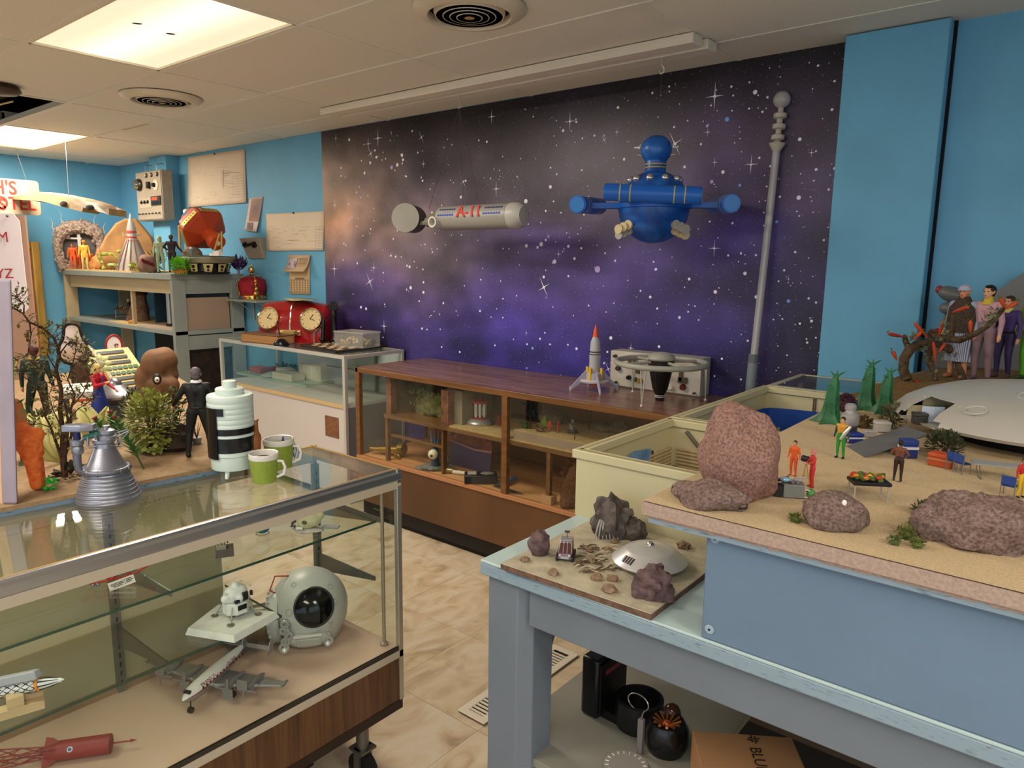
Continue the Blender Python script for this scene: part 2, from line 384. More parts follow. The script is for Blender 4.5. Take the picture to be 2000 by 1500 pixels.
# ---- white boards under the ceiling, with hooks
M_board = mat('white_painted_wood', (226, 217, 202), .5, var=.05, s=30, stretch=(.05, 1, 1), bump=.2)
b0 = Pz(633, 226, 2.500); b1 = Pz(1357, 84, 2.500)
boardA = MB().box(b0.x, b1.x, b0.y-.03, b0.y+.055, 2.500, 2.5405).o('ceiling_board', M_board, label='white painted board fixed under the ceiling, farther from the mural', cat='board', bev=.003)
b2 = Pz(683, 232, 2.500); b3 = Pz(1398, 103, 2.500)
boardB = MB().box(b2.x, b3.x, b0.y+.085, b0.y+.175, 2.500, 2.5405).o('ceiling_board', M_board, label='white painted board fixed under the ceiling, closer to the mural, with hooks', cat='board', bev=.003)
HY = b0.y+.10
# ---- galaxy mural: a printed sheet on the back wall
rows = [(0, '2d2323 231c20 1c181c 1a161a 181420 161218 14111a'), (.2, '785a46 5f4e4b 37303a 37303a 302837 372a46 32263e'), (.4, '967055 876c62 5f5258 524855 3e344b 3a2e55 3c2e4e'),
        (.55, '7d625f 766269 5c505f 4e445f 46386e 3e326e 302850'), (.7, '4b3a5f 55446e 50406e 504082 4b3c82 3a306e 2a244b'), (.85, '372a5a 3e306e 423478 443687 443891 322a6e 241e42'), (1, '282046 2d2455 3a3078 3e3496 4038a5 2c286e 1e1a37')]
grid = [(v, [tuple(int(h[k:k+2], 16) for k in (0, 2, 4)) for h in t.split()]) for v, t in rows]
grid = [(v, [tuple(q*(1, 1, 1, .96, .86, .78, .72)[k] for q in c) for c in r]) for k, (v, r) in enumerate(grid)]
us = [0, .15, .3, .45, .6, .8, 1]
def lerp(a, b, t): return tuple(p+(q-p)*t for p, q in zip(a, b))
def rowcol(r, u):
    for k in range(6):
        if u <= us[k+1]+1e-6:
            t = (u-us[k])/(us[k+1]-us[k]); t = t*t*(3-2*t); return lerp(r[k], r[k+1], t)
def neb(u, v):
    for k in range(6):
        if v <= grid[k+1][0]+1e-6:
            t = (v-grid[k][0])/(grid[k+1][0]-grid[k][0]); t = t*t*(3-2*t)
            return lerp(rowcol(grid[k][1], u), rowcol(grid[k+1][1], u), t)
MX0, MX1, MZ0, MZ1 = -4.61, -.93, .0, H
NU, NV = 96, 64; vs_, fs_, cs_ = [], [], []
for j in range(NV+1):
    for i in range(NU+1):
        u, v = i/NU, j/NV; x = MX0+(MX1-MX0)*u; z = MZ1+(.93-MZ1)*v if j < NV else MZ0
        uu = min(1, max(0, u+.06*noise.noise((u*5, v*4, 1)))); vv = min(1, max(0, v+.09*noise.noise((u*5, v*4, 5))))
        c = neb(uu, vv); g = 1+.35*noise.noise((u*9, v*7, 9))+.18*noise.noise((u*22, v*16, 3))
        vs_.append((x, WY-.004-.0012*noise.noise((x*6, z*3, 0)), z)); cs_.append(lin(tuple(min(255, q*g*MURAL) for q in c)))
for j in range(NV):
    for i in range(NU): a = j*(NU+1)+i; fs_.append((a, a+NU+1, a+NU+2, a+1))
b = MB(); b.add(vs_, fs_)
m = bpy.data.materials.new('galaxy_print'); m.use_nodes = True; nt = m.node_tree; N = nt.nodes; L = nt.links; bs = N['Principled BSDF']; bs.inputs['Roughness'].default_value = .38
at = N.new('ShaderNodeVertexColor'); at.layer_name = 'print'
tc = N.new('ShaderNodeTexCoord'); mp = N.new('ShaderNodeMapping'); mp.inputs['Scale'].default_value = (1, .001, 1); L.new(tc.outputs['Object'], mp.inputs[0])
nz = N.new('ShaderNodeTexNoise'); nz.inputs['Scale'].default_value = 5; nz.inputs['Detail'].default_value = 8; L.new(mp.outputs[0], nz.inputs['Vector'])
mr = N.new('ShaderNodeMapRange'); mr.inputs['From Min'].default_value = .3; mr.inputs['From Max'].default_value = .7; mr.inputs['To Min'].default_value = .75; mr.inputs['To Max'].default_value = 1.25; L.new(nz.outputs[0], mr.inputs[0])
mx = N.new('ShaderNodeMix'); mx.data_type = 'RGBA'; mx.blend_type = 'MULTIPLY'; mx.inputs[0].default_value = 1; L.new(at.outputs[0], mx.inputs[6]); L.new(mr.outputs[0], mx.inputs[7])
last = mx.outputs[2]
for scl, thr, br in ((26, .050, .95), (60, .075, .5), (120, .10, .22)):    # scattered faint stars of the print
    vo = N.new('ShaderNodeTexVoronoi'); vo.voronoi_dimensions = '2D'; vo.inputs['Scale'].default_value = scl
    mp2 = N.new('ShaderNodeMapping'); mp2.inputs['Rotation'].default_value = (PI/2, 0, 0); L.new(tc.outputs['Object'], mp2.inputs[0]); L.new(mp2.outputs[0], vo.inputs['Vector'])
    r = N.new('ShaderNodeMapRange'); r.inputs['From Min'].default_value = thr*.5; r.inputs['From Max'].default_value = thr; r.inputs['To Min'].default_value = 1; r.inputs['To Max'].default_value = 0; L.new(vo.outputs['Distance'], r.inputs[0])
    sp = N.new('ShaderNodeSeparateColor'); L.new(vo.outputs['Color'], sp.inputs[0])
    pw = N.new('ShaderNodeMath'); pw.operation = 'POWER'; pw.inputs[1].default_value = 3; L.new(sp.outputs[0], pw.inputs[0])
    mu = N.new('ShaderNodeMath'); mu.operation = 'MULTIPLY'; L.new(r.outputs[0], mu.inputs[0]); L.new(pw.outputs[0], mu.inputs[1])
    m2 = N.new('ShaderNodeMath'); m2.operation = 'MULTIPLY'; m2.inputs[1].default_value = br; L.new(mu.outputs[0], m2.inputs[0])
    mm = N.new('ShaderNodeMix'); mm.data_type = 'RGBA'; L.new(m2.outputs[0], mm.inputs[0]); L.new(last, mm.inputs[6]); mm.inputs[7].default_value = (.92, .88, 1, 1); last = mm.outputs[2]
L.new(last, bs.inputs['Base Color'])
mural = b.o('wall_mural', m, label='purple galaxy mural print with white stars covering the back wall', cat='mural')
ca = mural.data.color_attributes.new('print', 'FLOAT_COLOR', 'POINT')
for k, c in enumerate(cs_): ca.data[k].color = (*c, 1)
M_star = mat('star_print', (240, 236, 255), .4); M_starp = mat('star_print_violet', (196, 172, 232), .4); M_starb = mat('star_print_blue', (120, 170, 250), .4)
spark = [(738, 270, 17), (719, 281, 13), (823, 268, 12), (960, 228, 13), (1113, 237, 17), (905, 355, 11), (969, 369, 14), (1396, 188, 24), (1318, 281, 24), (1467, 321, 18), (1395, 485, 16), (1062, 561, 20), (653, 525, 15), (730, 523, 12), (722, 550, 18), (656, 270, 9), (654, 401, 11), (724, 300, 12), (1382, 258, 9), (1205, 258, 8), (1180, 273, 9), (1396, 317, 9), (1585, 298, 9), (1188, 721, 12), (750, 637, 12), (1232, 680, 10), (1071, 462, 8), (1091, 496, 9), (827, 320, 8), (1180, 265, 7), (1540, 545, 6), (1028, 650, 6)]
round_ = [(1167, 526, 9, 1), (1420, 233, 6, 2), (1475, 180, 6, 0), (1381, 246, 4, 1), (1562, 272, 5, 0), (1560, 386, 6, 0), (1649, 229, 6, 0), (1594, 331, 4, 0), (1630, 329, 4, 0), (1412, 336, 5, 0), (1445, 362, 4, 2), (1390, 355, 5, 1), (1517, 433, 4, 2), (1540, 588, 5, 2), (1585, 627, 4, 0), (1397, 570, 5, 0), (1477, 580, 5, 0), (1455, 534, 5, 0), (1083, 511, 6, 0), (1057, 477, 6, 0), (1028, 480, 5, 0), (785, 303, 5, 0), (1027, 393, 6, 0), (1075, 365, 5, 0), (776, 322, 5, 0), (735, 307, 4, 0), (787, 312, 4, 0), (723, 318, 4, 0), (765, 327, 5, 1), (712, 338, 4, 0), (682, 273, 4, 0), (805, 256, 3, 0), (900, 385, 4, 0), (1100, 255, 4, 0), (1219, 311, 4, 0), (1337, 326, 4, 0), (1207, 210, 4, 0), (1307, 169, 3, 0), (1463, 212, 3, 0), (1625, 214, 4, 0), (645, 595, 5, 0), (705, 600, 4, 0), (802, 562, 5, 0), (715, 603, 4, 0), (827, 571, 4, 0), (800, 521, 4, 0), (1050, 483, 4, 0), (1122, 505, 4, 0), (1110, 481, 4, 0), (1062, 541, 4, 0), (1251, 568, 3, 0), (1281, 526, 4, 0), (1270, 580, 4, 0), (1346, 545, 4, 0), (1327, 620, 4, 0), (1193, 660, 5, 0), (1126, 681, 4, 0), (1287, 677, 4, 0), (1447, 741, 3, 0), (1040, 680, 4, 2)]
b = MB(); cs = {0: 0, 1: 1, 2: 2}
def wallp(x, y): p = Py(x, y, WY-.0062); return p
k_ = 0
for x, y, r in spark:
    p = wallp(x, y); r_ = r*mpp(p)*1.15; k_ += 1; a0 = .0 if k_ % 3 else .5
    b.cur = 0; pts = []
    for q in range(16):
        a = a0+2*PI*q/16; rr = r_ if q % 4 == 0 else (r_*.10 if q % 2 else r_*.14)
        if q % 8 == 0: rr *= .72
        pts.append((p.x+rr*math.cos(a), p.y, p.z+rr*math.sin(a)))
    b.add(pts+[tuple(p)], [(q, 16, (q+1) % 16) for q in range(16)])
random.seed(3)
extra = [(random.uniform(645, 1640), random.uniform(100, 760), random.choice((1.4, 1.7, 2, 2, 2.4, 2.8, 3.2)), 0) for _ in range(520)]
for x, y, r, c in round_+extra:
    p = wallp(x, y)
    if not (MX0+.03 < p.x < MX1-.02 and .95 < p.z < H-.05): continue
    r_ = r*mpp(p)*.72; b.cur = c; n = 10 if r > 3 else 6
    b.add([(p.x+r_*math.cos(2*PI*q/n), p.y, p.z+r_*math.sin(2*PI*q/n)) for q in range(n)], [tuple(range(n-1, -1, -1))])
b.o('printed_stars', [M_star, M_starp, M_starb], mural, kind='stuff', smooth=0)
# ================================================================ display cases, benches, shelves
M_alu = mat('brushed_aluminium', (176, 180, 186), .28, .9, var=.08, s=40, stretch=(1, .03, 1))
M_alu2 = mat('satin_aluminium', (196, 192, 182), .38, .8)
M_beige = mat('beige_metal_trim', (190, 178, 158), .45)
M_glass = glass('case_glass', ior=1.33); M_topglass = glass('top_glass'); M_shelfglass = glass('shelf_glass', (248, 252, 249))
M_gedge = mat('green_glass_edge', (40, 72, 58), .15)
M_gold = mat('amber_gasket', (176, 136, 58), .5)
M_wlam = ramp_mat('walnut_laminate', [(.2, (52, 32, 18)), (.45, (84, 54, 32)), (.6, (104, 70, 42)), (.8, (74, 46, 26))], tex='noise', scale=(1, 14, .7), s=3, detail=8, dist=.6, rough=.38)
M_black = mat('black_rubber', (18, 17, 17), .7)
M_pink = mat('case_floor_board', (206, 174, 154), .7, var=.03, s=4)
def caster(parent, x, y, r=.035, top=None):
    c = MB().cyl((x, y-.016, r), (x, y+.016, r), r, n=20).o('caster_wheel', M_black, parent, world=True)
    MB().box(x-.012, x+.012, y-.026, y-.018, r*.6, r*2+.02).box(x-.012, x+.012, y+.018, y+.026, r*.6, r*2+.02).box(x-.03, x+.03, y-.03, y+.03, r*2+.012, r*2+.02).cyl((x, y, r*2+.02), (x, y, top or r*2+.03), .02, n=12).o('fork', mat('caster_steel', (120, 118, 112), .4, .8), c, world=True)
def V(*p): return tuple(p)
# ---- near display case (left)
CX0, CX1, CY0, CY1, CZ = -1.965, -1.537, -.45, 1.38, 1.0
FZ = .437
c1 = thing('display_case', 'long aluminium and glass display case with walnut laminate base and rocket engine on top', 'display case', ((CX0+CX1)/2, (CY0+CY1)/2, 0))
def P(b, name, m, par, **k): return b.o(name, m, par, world=True, **k)
P(MB().box(CX0+.012, CX1-.004, CY0+.01, CY1-.012, .262, .405), 'base_panel', M_wlam, c1, smooth=0)
P(MB().box(CX0+.01, CX1-.002, CY0, CY1-.004, .232, .262), 'plinth', mat('plinth_dark', (40, 26, 18), .5), c1, smooth=0)
P(MB().box(CX0+.008, CX1-.012, CY0+.01, CY1-.012, .405, FZ), 'case_floor', M_pink, c1, smooth=0)
b = MB(); b.box(CX1-.012, CX1, CY0, CY1, .405, .428); b.box(CX0, CX1, CY1-.012, CY1, .405, .428); P(b, 'bottom_rail', M_beige, c1, smooth=0, bev=.001)
P(MB().box(CX1-.0115, CX1-.009, CY0, CY1, .428, .4395).box(CX1-.005, CX1-.0025, CY0, CY1, .428, .4395), 'glass_track', mat('track_dark', (52, 44, 36), .5), c1, smooth=0)
for x, y in ((CX1-.016, CY1-.016), (CX0, CY1-.016)): P(MB().box(x, x+.016, y, y+.016, .262, CZ-.05), 'corner_post', M_alu2, c1, bev=.001)
# front top rail: stepped aluminium profile with a beige underside strip
P(MB().prism([(CX1-.020, CZ-.034), (CX1-.002, CZ-.034), (CX1+.002, CZ-.030), (CX1+.002, CZ-.012), (CX1-.004, CZ-.006), (CX1-.004, CZ), (CX1-.016, CZ+.001), (CX1-.020, CZ-.004)], CY0, CY1, 'y'), 'top_rail', M_alu, c1, smooth=20)
P(MB().box(CX1-.016, CX1-.001, CY0, CY1, CZ-.058, CZ-.034), 'lower_rail_strip', M_beige, c1, smooth=0)
P(MB().box(CX0, CX1, CY1-.016, CY1, CZ-.042, CZ-.002), 'end_rail', M_alu, c1, bev=.002)
P(MB().box(CX0, CX0+.016, CY0, CY1, CZ-.055, CZ-.002), 'back_rail', M_beige, c1, bev=.002)
P(MB().box(CX0+.016, CX1-.016, CY0, CY1-.016, CZ-.006, CZ), 'glass_top', M_topglass, c1, smooth=0)
b = MB(); b.box(CX1-.0165, CX1-.0125, CY0, CY1, CZ-.001, CZ+.0012); b.box(CX0+.003, CX1, CY1-.016, CY1-.011, CZ-.003, CZ+.0008); b.box(CX0+.010, CX0+.017, CY0, CY1, CZ-.003, CZ+.0008); P(b, 'gasket', M_gold, c1, smooth=0)
P(MB().box(CX1-.009, CX1-.005, CY0, CY1-.016, .432, CZ-.058), 'front_glass', M_glass, c1, smooth=0)
P(MB().box(CX0+.016, CX1-.016, CY1-.009, CY1-.005, .432, CZ-.055), 'end_glass', M_glass, c1, smooth=0)
yb = Px(432, 1080, CX0+.012).y
P(MB().box(CX0+.002, CX0+.012, CY0, yb, .437, CZ-.055), 'sliding_panel', mat('olive_cream_panel', (196, 182, 148), .5, var=.03, s=3), c1, smooth=0)
P(MB().box(CX0+.002, CX0+.020, CY0, CY1, .437, .462), 'back_sill', mat('sill_brown', (150, 122, 92), .6), c1, smooth=0)
S1Z, S2Z = .838, .640
s2end = 1.03
for z, x1, y1 in ((S1Z, -1.600, 1.335), (S2Z, -1.640, s2end)):
    sh = P(MB().box(CX0+.03, x1, CY0, y1, z-.006, z), 'glass_shelf', M_shelfglass, c1, smooth=0)
    b = MB(); b.box(x1-.0006, x1+.0012, CY0, y1, z-.006, z); b.box(CX0+.03, x1, y1-.0006, y1+.0012, z-.006, z); P(b, 'glass_edge', M_gedge, sh, smooth=0)
M_std = mat('slotted_steel', (134, 132, 126), .4, .7)
for px, py in ((229, 1220), (622, 1060)):
    yy = Px(px, py, CX0+.026).y
    st = P(MB().box(CX0+.013, CX0+.027, yy-.011, yy+.011, .44, CZ-.06), 'shelf_standard', M_std, c1, smooth=0)
    b = MB()
    for k in range(18): b.box(CX0+.0265, CX0+.0276, yy-.0025, yy+.0025, .46+k*.026, .473+k*.026)
    P(b, 'slots', mat('slot_black', (22, 20, 18), .9), st, smooth=0)
    for z, x1 in ((S1Z-.0065, -1.61), (S2Z-.0065, -1.65)):
        b = MB(); b.add([(CX0+.027, yy+q, z) for q in (-.002, .002)]+[(x1, yy+q, z) for q in (-.002, .002)]+[(x1, yy+q, z-.013) for q in (-.002, .002)]+[(CX0+.027, yy+q, z-.062) for q in (-.002, .002)], [(0, 1, 3, 2), (2, 3, 5, 4), (4, 5, 7, 6), (6, 7, 1, 0), (0, 2, 4, 6), (1, 7, 5, 3)])
        P(b, 'shelf_bracket', M_std, st, smooth=0)
pr = Px(757, 1250, -1.592); P(MB().cyl((-1.585, 1.345, FZ), (-1.585, 1.345, CZ-.055), .0055, n=12).lathe([(.012, 0), (.012, .008), (.007, .012)], 14, (-1.585, 1.345, FZ)), 'support_rod', mat('rod_steel', (168, 156, 142), .35, .6), c1)
for x in (CX0+.06, CX1-.07):
    for y in (CY1-.11, .1): caster(c1, x, y, .052, .233); 
P(MB().box(CX0+.05, CX1-.14, CY0, CY1-.24, .10, .232), 'underframe', mat('under_black', (20, 17, 15), .9), c1, smooth=0)

# ---- second display case beside the mural (silver frame, grey panels)
D = (-5.256, -3.712, 2.86, 3.375, 1.003); dz = .675
c2 = thing('display_case', 'silver framed display case with pale grey front panel, chessboard and red radio on top', 'display case', ((D[0]+D[1])/2, (D[2]+D[3])/2, 0))
M_sil = mat('silver_paint_frame', (206, 200, 190), .4, .35); M_grey = mat('pale_grey_panel', (208, 200, 196), .5, var=.02, s=2)
b = MB(); t = .024
for x in (D[0], D[1]-t):
    for y in (D[2], D[3]-t): P(MB().box(x, x+t, y, y+t, .06, D[4]-t), 'corner_post', M_sil, c2, bev=.001)
for y in (D[2], D[3]-t): P(MB().box(D[0], D[1], y, y+t, D[4]-t, D[4]-.002), 'top_rail', M_sil, c2, bev=.001)
for x in (D[0], D[1]-t): P(MB().box(x, x+t, D[2]+t, D[3]-t, D[4]-t, D[4]-.002), 'top_rail', M_sil, c2, bev=.001)
P(MB().box(D[0]+t, D[1]-t, D[2]+t, D[3]-t, D[4]-.008, D[4]-.002), 'glass_top', M_glass, c2, smooth=0)
P(MB().box(D[0]+t, D[1]-t, D[2]+.008, D[2]+.012, dz, D[4]-t), 'front_glass', M_glass, c2, smooth=0)
P(MB().box(D[1]-.012, D[1]-.008, D[2]+t, D[3]-t, dz, D[4]-t), 'end_glass', M_glass, c2, smooth=0)
P(MB().box(D[0]+.006, D[1]-.006, D[2]+.02, D[3]-.004, dz-.02, dz), 'case_floor', mat('case_floor_grey', (196, 196, 190), .6), c2, smooth=0)
P(MB().box(D[0]+t, D[1]-t, D[2]-.002, D[2]+.02, dz-.022, dz+.001), 'sill', mat('sill_oak', (206, 176, 130), .5), c2, smooth=0)
P(MB().box(D[0]+.006, D[1]-.006, D[2]+.006, D[2]+.02, .06, dz-.02), 'front_panel', M_grey, c2, smooth=0)
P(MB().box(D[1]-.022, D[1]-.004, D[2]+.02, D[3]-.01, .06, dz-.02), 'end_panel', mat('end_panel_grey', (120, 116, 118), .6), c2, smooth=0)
P(MB().box(D[0]+.3, D[1]-.03, D[3]-.02, D[3]-.012, dz, D[4]-.03), 'back_panel', mat('back_grey', (190, 194, 196), .6), c2, smooth=0)
p0 = Py(634, 811, D[2]); p1 = Py(661, 857, D[2])
P(MB().box(p0.x, p1.x, D[2]+.002, D[2]+.0065, p1.z, p0.z), 'bare_patch', mat('hardboard', (128, 84, 52), .8, var=.2, s=60), c2, smooth=0)
sh = Py(655, 735, 3.1)
P(MB().box(-4.25, D[1]-.03, 3.12, 3.34, .86, .866), 'glass_shelf', M_shelfglass, c2, smooth=0); P(MB().box(-4.25, D[1]-.03, 3.117, 3.12, .858, .867), 'shelf_edge', mat('shelf_edge_brown', (130, 104, 76), .5), c2, smooth=0)
P(MB().box(-3.98, -3.965, 3.33, 3.35, dz, D[4]-.03), 'shelf_standard', M_std, c2, smooth=0)

# ---- wooden display case in front of the mural
W = (-3.497, -1.22, 2.773, 3.385, .9625)
M_oak = ramp_mat('varnished_oak', [(.2, (82, 52, 26)), (.5, (114, 74, 38)), (.8, (134, 92, 52))], scale=(.6, 6, 6), s=6, detail=6, dist=.4, rough=.32)
M_panel = ramp_mat('varnished_ply', [(.2, (72, 46, 26)), (.45, (94, 60, 34)), (.6, (102, 68, 40)), (.8, (84, 52, 30))], scale=(1, 1, .35), s=2.2, detail=6, dist=.8, rough=.3)
M_plyfl = ramp_mat('ply_floor', [(.25, (176, 116, 66)), (.5, (206, 146, 92)), (.75, (222, 166, 110))], scale=(.5, 2.4, 1), s=3, detail=4, dist=1.5, rough=.45)
M_top = ramp_mat('rosewood_laminate', [(.2, (92, 66, 58)), (.5, (124, 92, 80)), (.8, (146, 110, 94))], scale=(.35, 3, 1), s=4, detail=6, dist=1.8, rough=.24)
MATS['rosewood_laminate'].node_tree.nodes['Principled BSDF'].inputs['IOR'].default_value = 1.28
c3 = thing('display_case', 'wide wooden display case with polished top, below the galaxy mural', 'display case', ((W[0]+W[1])/2, (W[2]+W[3])/2, 0))
gz0, gz1 = .412, .930
P(MB().box(W[0]+.03, W[1], W[2]+.03, W[3], W[4]-.008, W[4]), 'top_panel', M_top, c3, smooth=0)
P(MB().box(W[0]+.002, W[1], W[2]+.0, W[2]+.028, gz1, W[4]), 'top_rail', M_oak, c3, bev=.003)
P(MB().box(W[0], W[0]+.028, W[2]+.0, W[3], gz1+.002, W[4]), 'top_rail', M_oak, c3, bev=.003)
for x in (W[0], -2.318, W[1]-.036): P(MB().box(x, x+.036, W[2]-.001, W[2]+.030, gz0-.006, gz1), 'upright', M_oak, c3, bev=.002)
P(MB().box(W[0], W[0]+.02, W[3]-.03, W[3], gz0, gz1), 'upright', M_oak, c3, bev=.002)
P(MB().box(W[0], W[1], W[2]-.004, W[2]+.026, gz0-.022, gz0), 'sill', mat('sill_pink_oak', (176, 122, 80), .45), c3, bev=.001)
P(MB().box(W[0]+.005, W[1], W[2]+.004, W[2]+.02, .120, gz0-.022), 'front_panel', M_panel, c3, smooth=0)
P(MB().box(W[0], W[0]+.016, W[2]+.02, W[3], .120, gz0), 'end_panel', M_oak, c3, smooth=0)
P(MB().box(W[0]+.02, W[1], W[2]+.03, W[3]-.02, .03, .120), 'kick_plinth', mat('kick_black', (26, 20, 16), .6, var=.4, s=8), c3, smooth=0)
P(MB().box(W[0]+.02, W[1], W[2]+.05, W[3]-.05, .0, .03), 'foot', M_black, c3, smooth=0)
P(MB().box(W[0]+.016, W[1], W[2]+.02, W[3]-.016, gz0-.03, gz0-.003), 'case_floor', M_plyfl, c3, smooth=0)
P(MB().box(W[0]+.016, W[1], W[3]-.016, W[3]-.006, gz0, gz1), 'back_panel', mat('back_tan', (164, 104, 58), .6, var=.08, s=3), c3, smooth=0)
P(MB().box(W[1]-.016, W[1], W[2]+.02, W[3], .12, gz1), 'end_panel', M_oak, c3, smooth=0)
SHZ = .700
P(MB().box(-3.262, W[1]-.02, 2.795, 3.36, SHZ-.022, SHZ), 'inner_shelf', M_oak, c3, smooth=0)
for x in (-3.255, -2.045): P(MB().box(x, x+.022, 2.80, 2.822, gz0, SHZ-.022), 'shelf_post', M_oak, c3, smooth=0)
P(MB().box(-3.255, -2.79, 2.822, 2.84, .56, .575), 'brace_rail', M_oak, c3, smooth=0)
P(MB().box(-2.80, -2.785, 2.82, 2.85, gz0, SHZ-.022), 'shelf_post', M_oak, c3, smooth=0)
P(MB().box(-2.065, -2.005, 2.79, 2.84, gz0, .455), 'post_block', mat('raw_pine', (190, 140, 96), .7), c3, smooth=0)
for x0, x1 in ((W[0]+.036, -2.318), (-2.282, W[1]-.036)): P(MB().box(x0, x1, W[2]+.008, W[2]+.012, gz0, gz1), 'front_glass', M_glass, c3, smooth=0)
P(MB().box(W[0]+.004, W[0]+.008, W[2]+.03, W[3]-.03, gz0, gz1), 'end_glass', M_glass, c3, smooth=0)
c = [Pz(730, 1025, .05)]
for x in (-3.35, ): caster(c3, x, 2.83, .03)

# ---- right workbench with lower shelf
B = (-.995, 1.75, 1.122, 2.80, .955)
M_bench = mat('bench_blue_paint', (108, 118, 130), .45, var=.06, s=4, bump=.12, bs=60)
M_benchtop = mat('bench_top_paint', (176, 198, 200), .4, var=.03, s=3)
def worn(key, base, chip):       # painted edge, paint rubbed off in short dashes
    return ramp_mat(key, [(.0, base), (.60, base), (.66, chip), (1, chip)], scale=(16, 16, 130), s=2.6, detail=5, rough=.5)
M_worn = worn('worn_blue_edge', (134, 156, 172), (100, 114, 126))
bench = thing('workbench', 'blue-grey painted wooden workbench with chamfered leg and low shelf', 'workbench', (B[0], B[2], 0))
P(MB().box(B[0], B[1], B[2], B[3], B[4]-.006, B[4]), 'top_surface', M_benchtop, bench, bev=.002)
P(MB().box(B[0], B[1], B[2], B[3], B[4]-.034, B[4]-.006), 'top_board', M_worn, bench, bev=.003)
az = .832
P(MB().box(-.872, B[1], B[2]+.020, B[2]+.045, az, B[4]-.034), 'front_apron', M_bench, bench, bev=.002)
P(MB().box(-.978, -.955, B[2]+.1, B[3]-.1, az, B[4]-.034), 'side_apron', M_bench, bench, bev=.002)
lx0, lx1, ly0, ly1 = -.980, -.872, B[2]+.012, B[2]+.110
P(MB().prism([(lx0, ly0), (lx1-.026, ly0), (lx1, ly0+.026), (lx1, ly1), (lx0, ly1)], 0, B[4]-.034), 'leg', M_bench, bench, smooth=20, bev=.002)
P(MB().prism([(lx0, B[3]-.2), (lx1, B[3]-.2), (lx1, B[3]-.1), (lx0, B[3]-.1)], 0, B[4]-.034), 'leg', M_bench, bench, bev=.002)
P(MB().box(1.6, 1.7, B[2]+.02, B[2]+.11, 0, B[4]-.034), 'leg', M_bench, bench); P(MB().box(1.6, 1.7, B[3]-.2, B[3]-.1, 0, B[4]-.034), 'leg', M_bench, bench)
g1 = Px(1090, 1214, -.93); g2 = Px(1041, 1322, -.93)
P(MB().prism([(ly1, az), (g1.y, az+.003), (g1.y, az-.0), (ly1, g2.z-.02)], -.955, -.905, 'x'), 'gusset', mat('bench_blue_paint'), bench, smooth=0)
LZ = .500
lsh = P(MB().box(-.985, -.56, B[2]+.045, 1.69, LZ-.02, LZ), 'lower_shelf', mat('grey_green_board', (128, 126, 116), .5, var=.10, s=5), bench, bev=.001)
P(MB().box(-.872, B[1], 1.69, 1.72, LZ-.05, LZ+.012), 'rear_stretcher', mat('dark_stretcher', (62, 50, 42), .7), bench, smooth=0)
P(MB().box(-.98, -.87, B[2]+.045, B[2]+.075, LZ-.09, LZ-.02), 'shelf_cleat', M_bench, bench, smooth=0)

# ---- riser board on the bench carrying the big sand platform
riser = thing('riser_box', 'blue-grey riser board with screw heads between the bench and sand platform', 'riser', (-.477, 1.13, B[4]))
P(MB().box(-.477, 1.70, 1.124, 1.150, B[4], 1.148), 'front_board', mat('riser_paint', (102, 126, 152), .45, var=.05, s=3, bump=.12, bs=60), riser, bev=.003)
P(MB().box(-.477, -.452, 1.150, 2.55, B[4], 1.148), 'side_board', M_bench, riser, bev=.003)
P(MB().box(1.675, 1.70, 1.150, 2.55, B[4], 1.148), 'side_board', M_bench, riser)
for px, py in ((1397, 1052), (1386, 1229)):
    q = Py(px, py, 1.124); sc_ = P(MB().lathe([(.001, .0), (.0075, 0), (.0085, .0012), (.0055, .0022), (.001, .0022)], 18, (q.x, q.y-.0022, q.z), 'y'), 'screw_head', mat('screw_paint', (150, 172, 190), .4), riser)
    P(MB().cyl((q.x, q.y-.0030, q.z), (q.x, q.y-.0005, q.z), .0022, n=8), 'screw_recess', mat('slot_black'), sc_)
PZ = 1.191
M_sand = mat('model_sand', (204, 182, 146), .9, var=.10, s=240, bump=.5, bs=420, detail=3)
M_sandedge = mat('sand_board_edge', (170, 148, 136), .9, var=.12, s=160, bump=.35, bs=240)
plat = thing('sand_platform', 'sand covered platform board with ragged blue underside holding the big saucer diorama', 'platform', (-.587, 1.095, 1.148))
def ragged(x0, x1, y, z0, z1, n, amp):
    b = MB(); top = []; bot = []
    for k in range(n+1):
        x = x0+(x1-x0)*k/n; top.append((x, y, z1)); bot.append((x, y+.004, z0+amp*noise.noise((x*60, 0, 2))))
    return b.add(top+bot, [(k, n+1+k, n+2+k, k+1) for k in range(n)])
P(MB().box(-.580, 1.72, 1.105, 2.76, 1.148, 1.164), 'plywood_base', M_worn, plat, smooth=0)
P(ragged(-.584, 1.72, 1.100, 1.156, 1.1655, 260, .005), 'ragged_sand_edge', M_sandedge, plat, smooth=0)
N_ = 40; b = MB(); vs_ = []
for j in range(N_+1):
    for i in range(N_+1):
        x = -.587+(2.307)*(i/N_); y = 1.095+1.67*j/N_; e = min(i, j, 2)/2
        vs_.append((x, y, PZ-.002+e*.003*(.5+noise.noise((x*9, y*9, 0)))-(.0 if e else .0)))
b.add(vs_, [(j*(N_+1)+i, j*(N_+1)+i+1, (j+1)*(N_+1)+i+1, (j+1)*(N_+1)+i) for j in range(N_) for i in range(N_)])
P(b, 'sand_surface', M_sand, plat)
P(MB().box(-.587, 1.72, 1.095, 2.765, 1.164, PZ-.004), 'board_core', M_sandedge, plat, smooth=0)

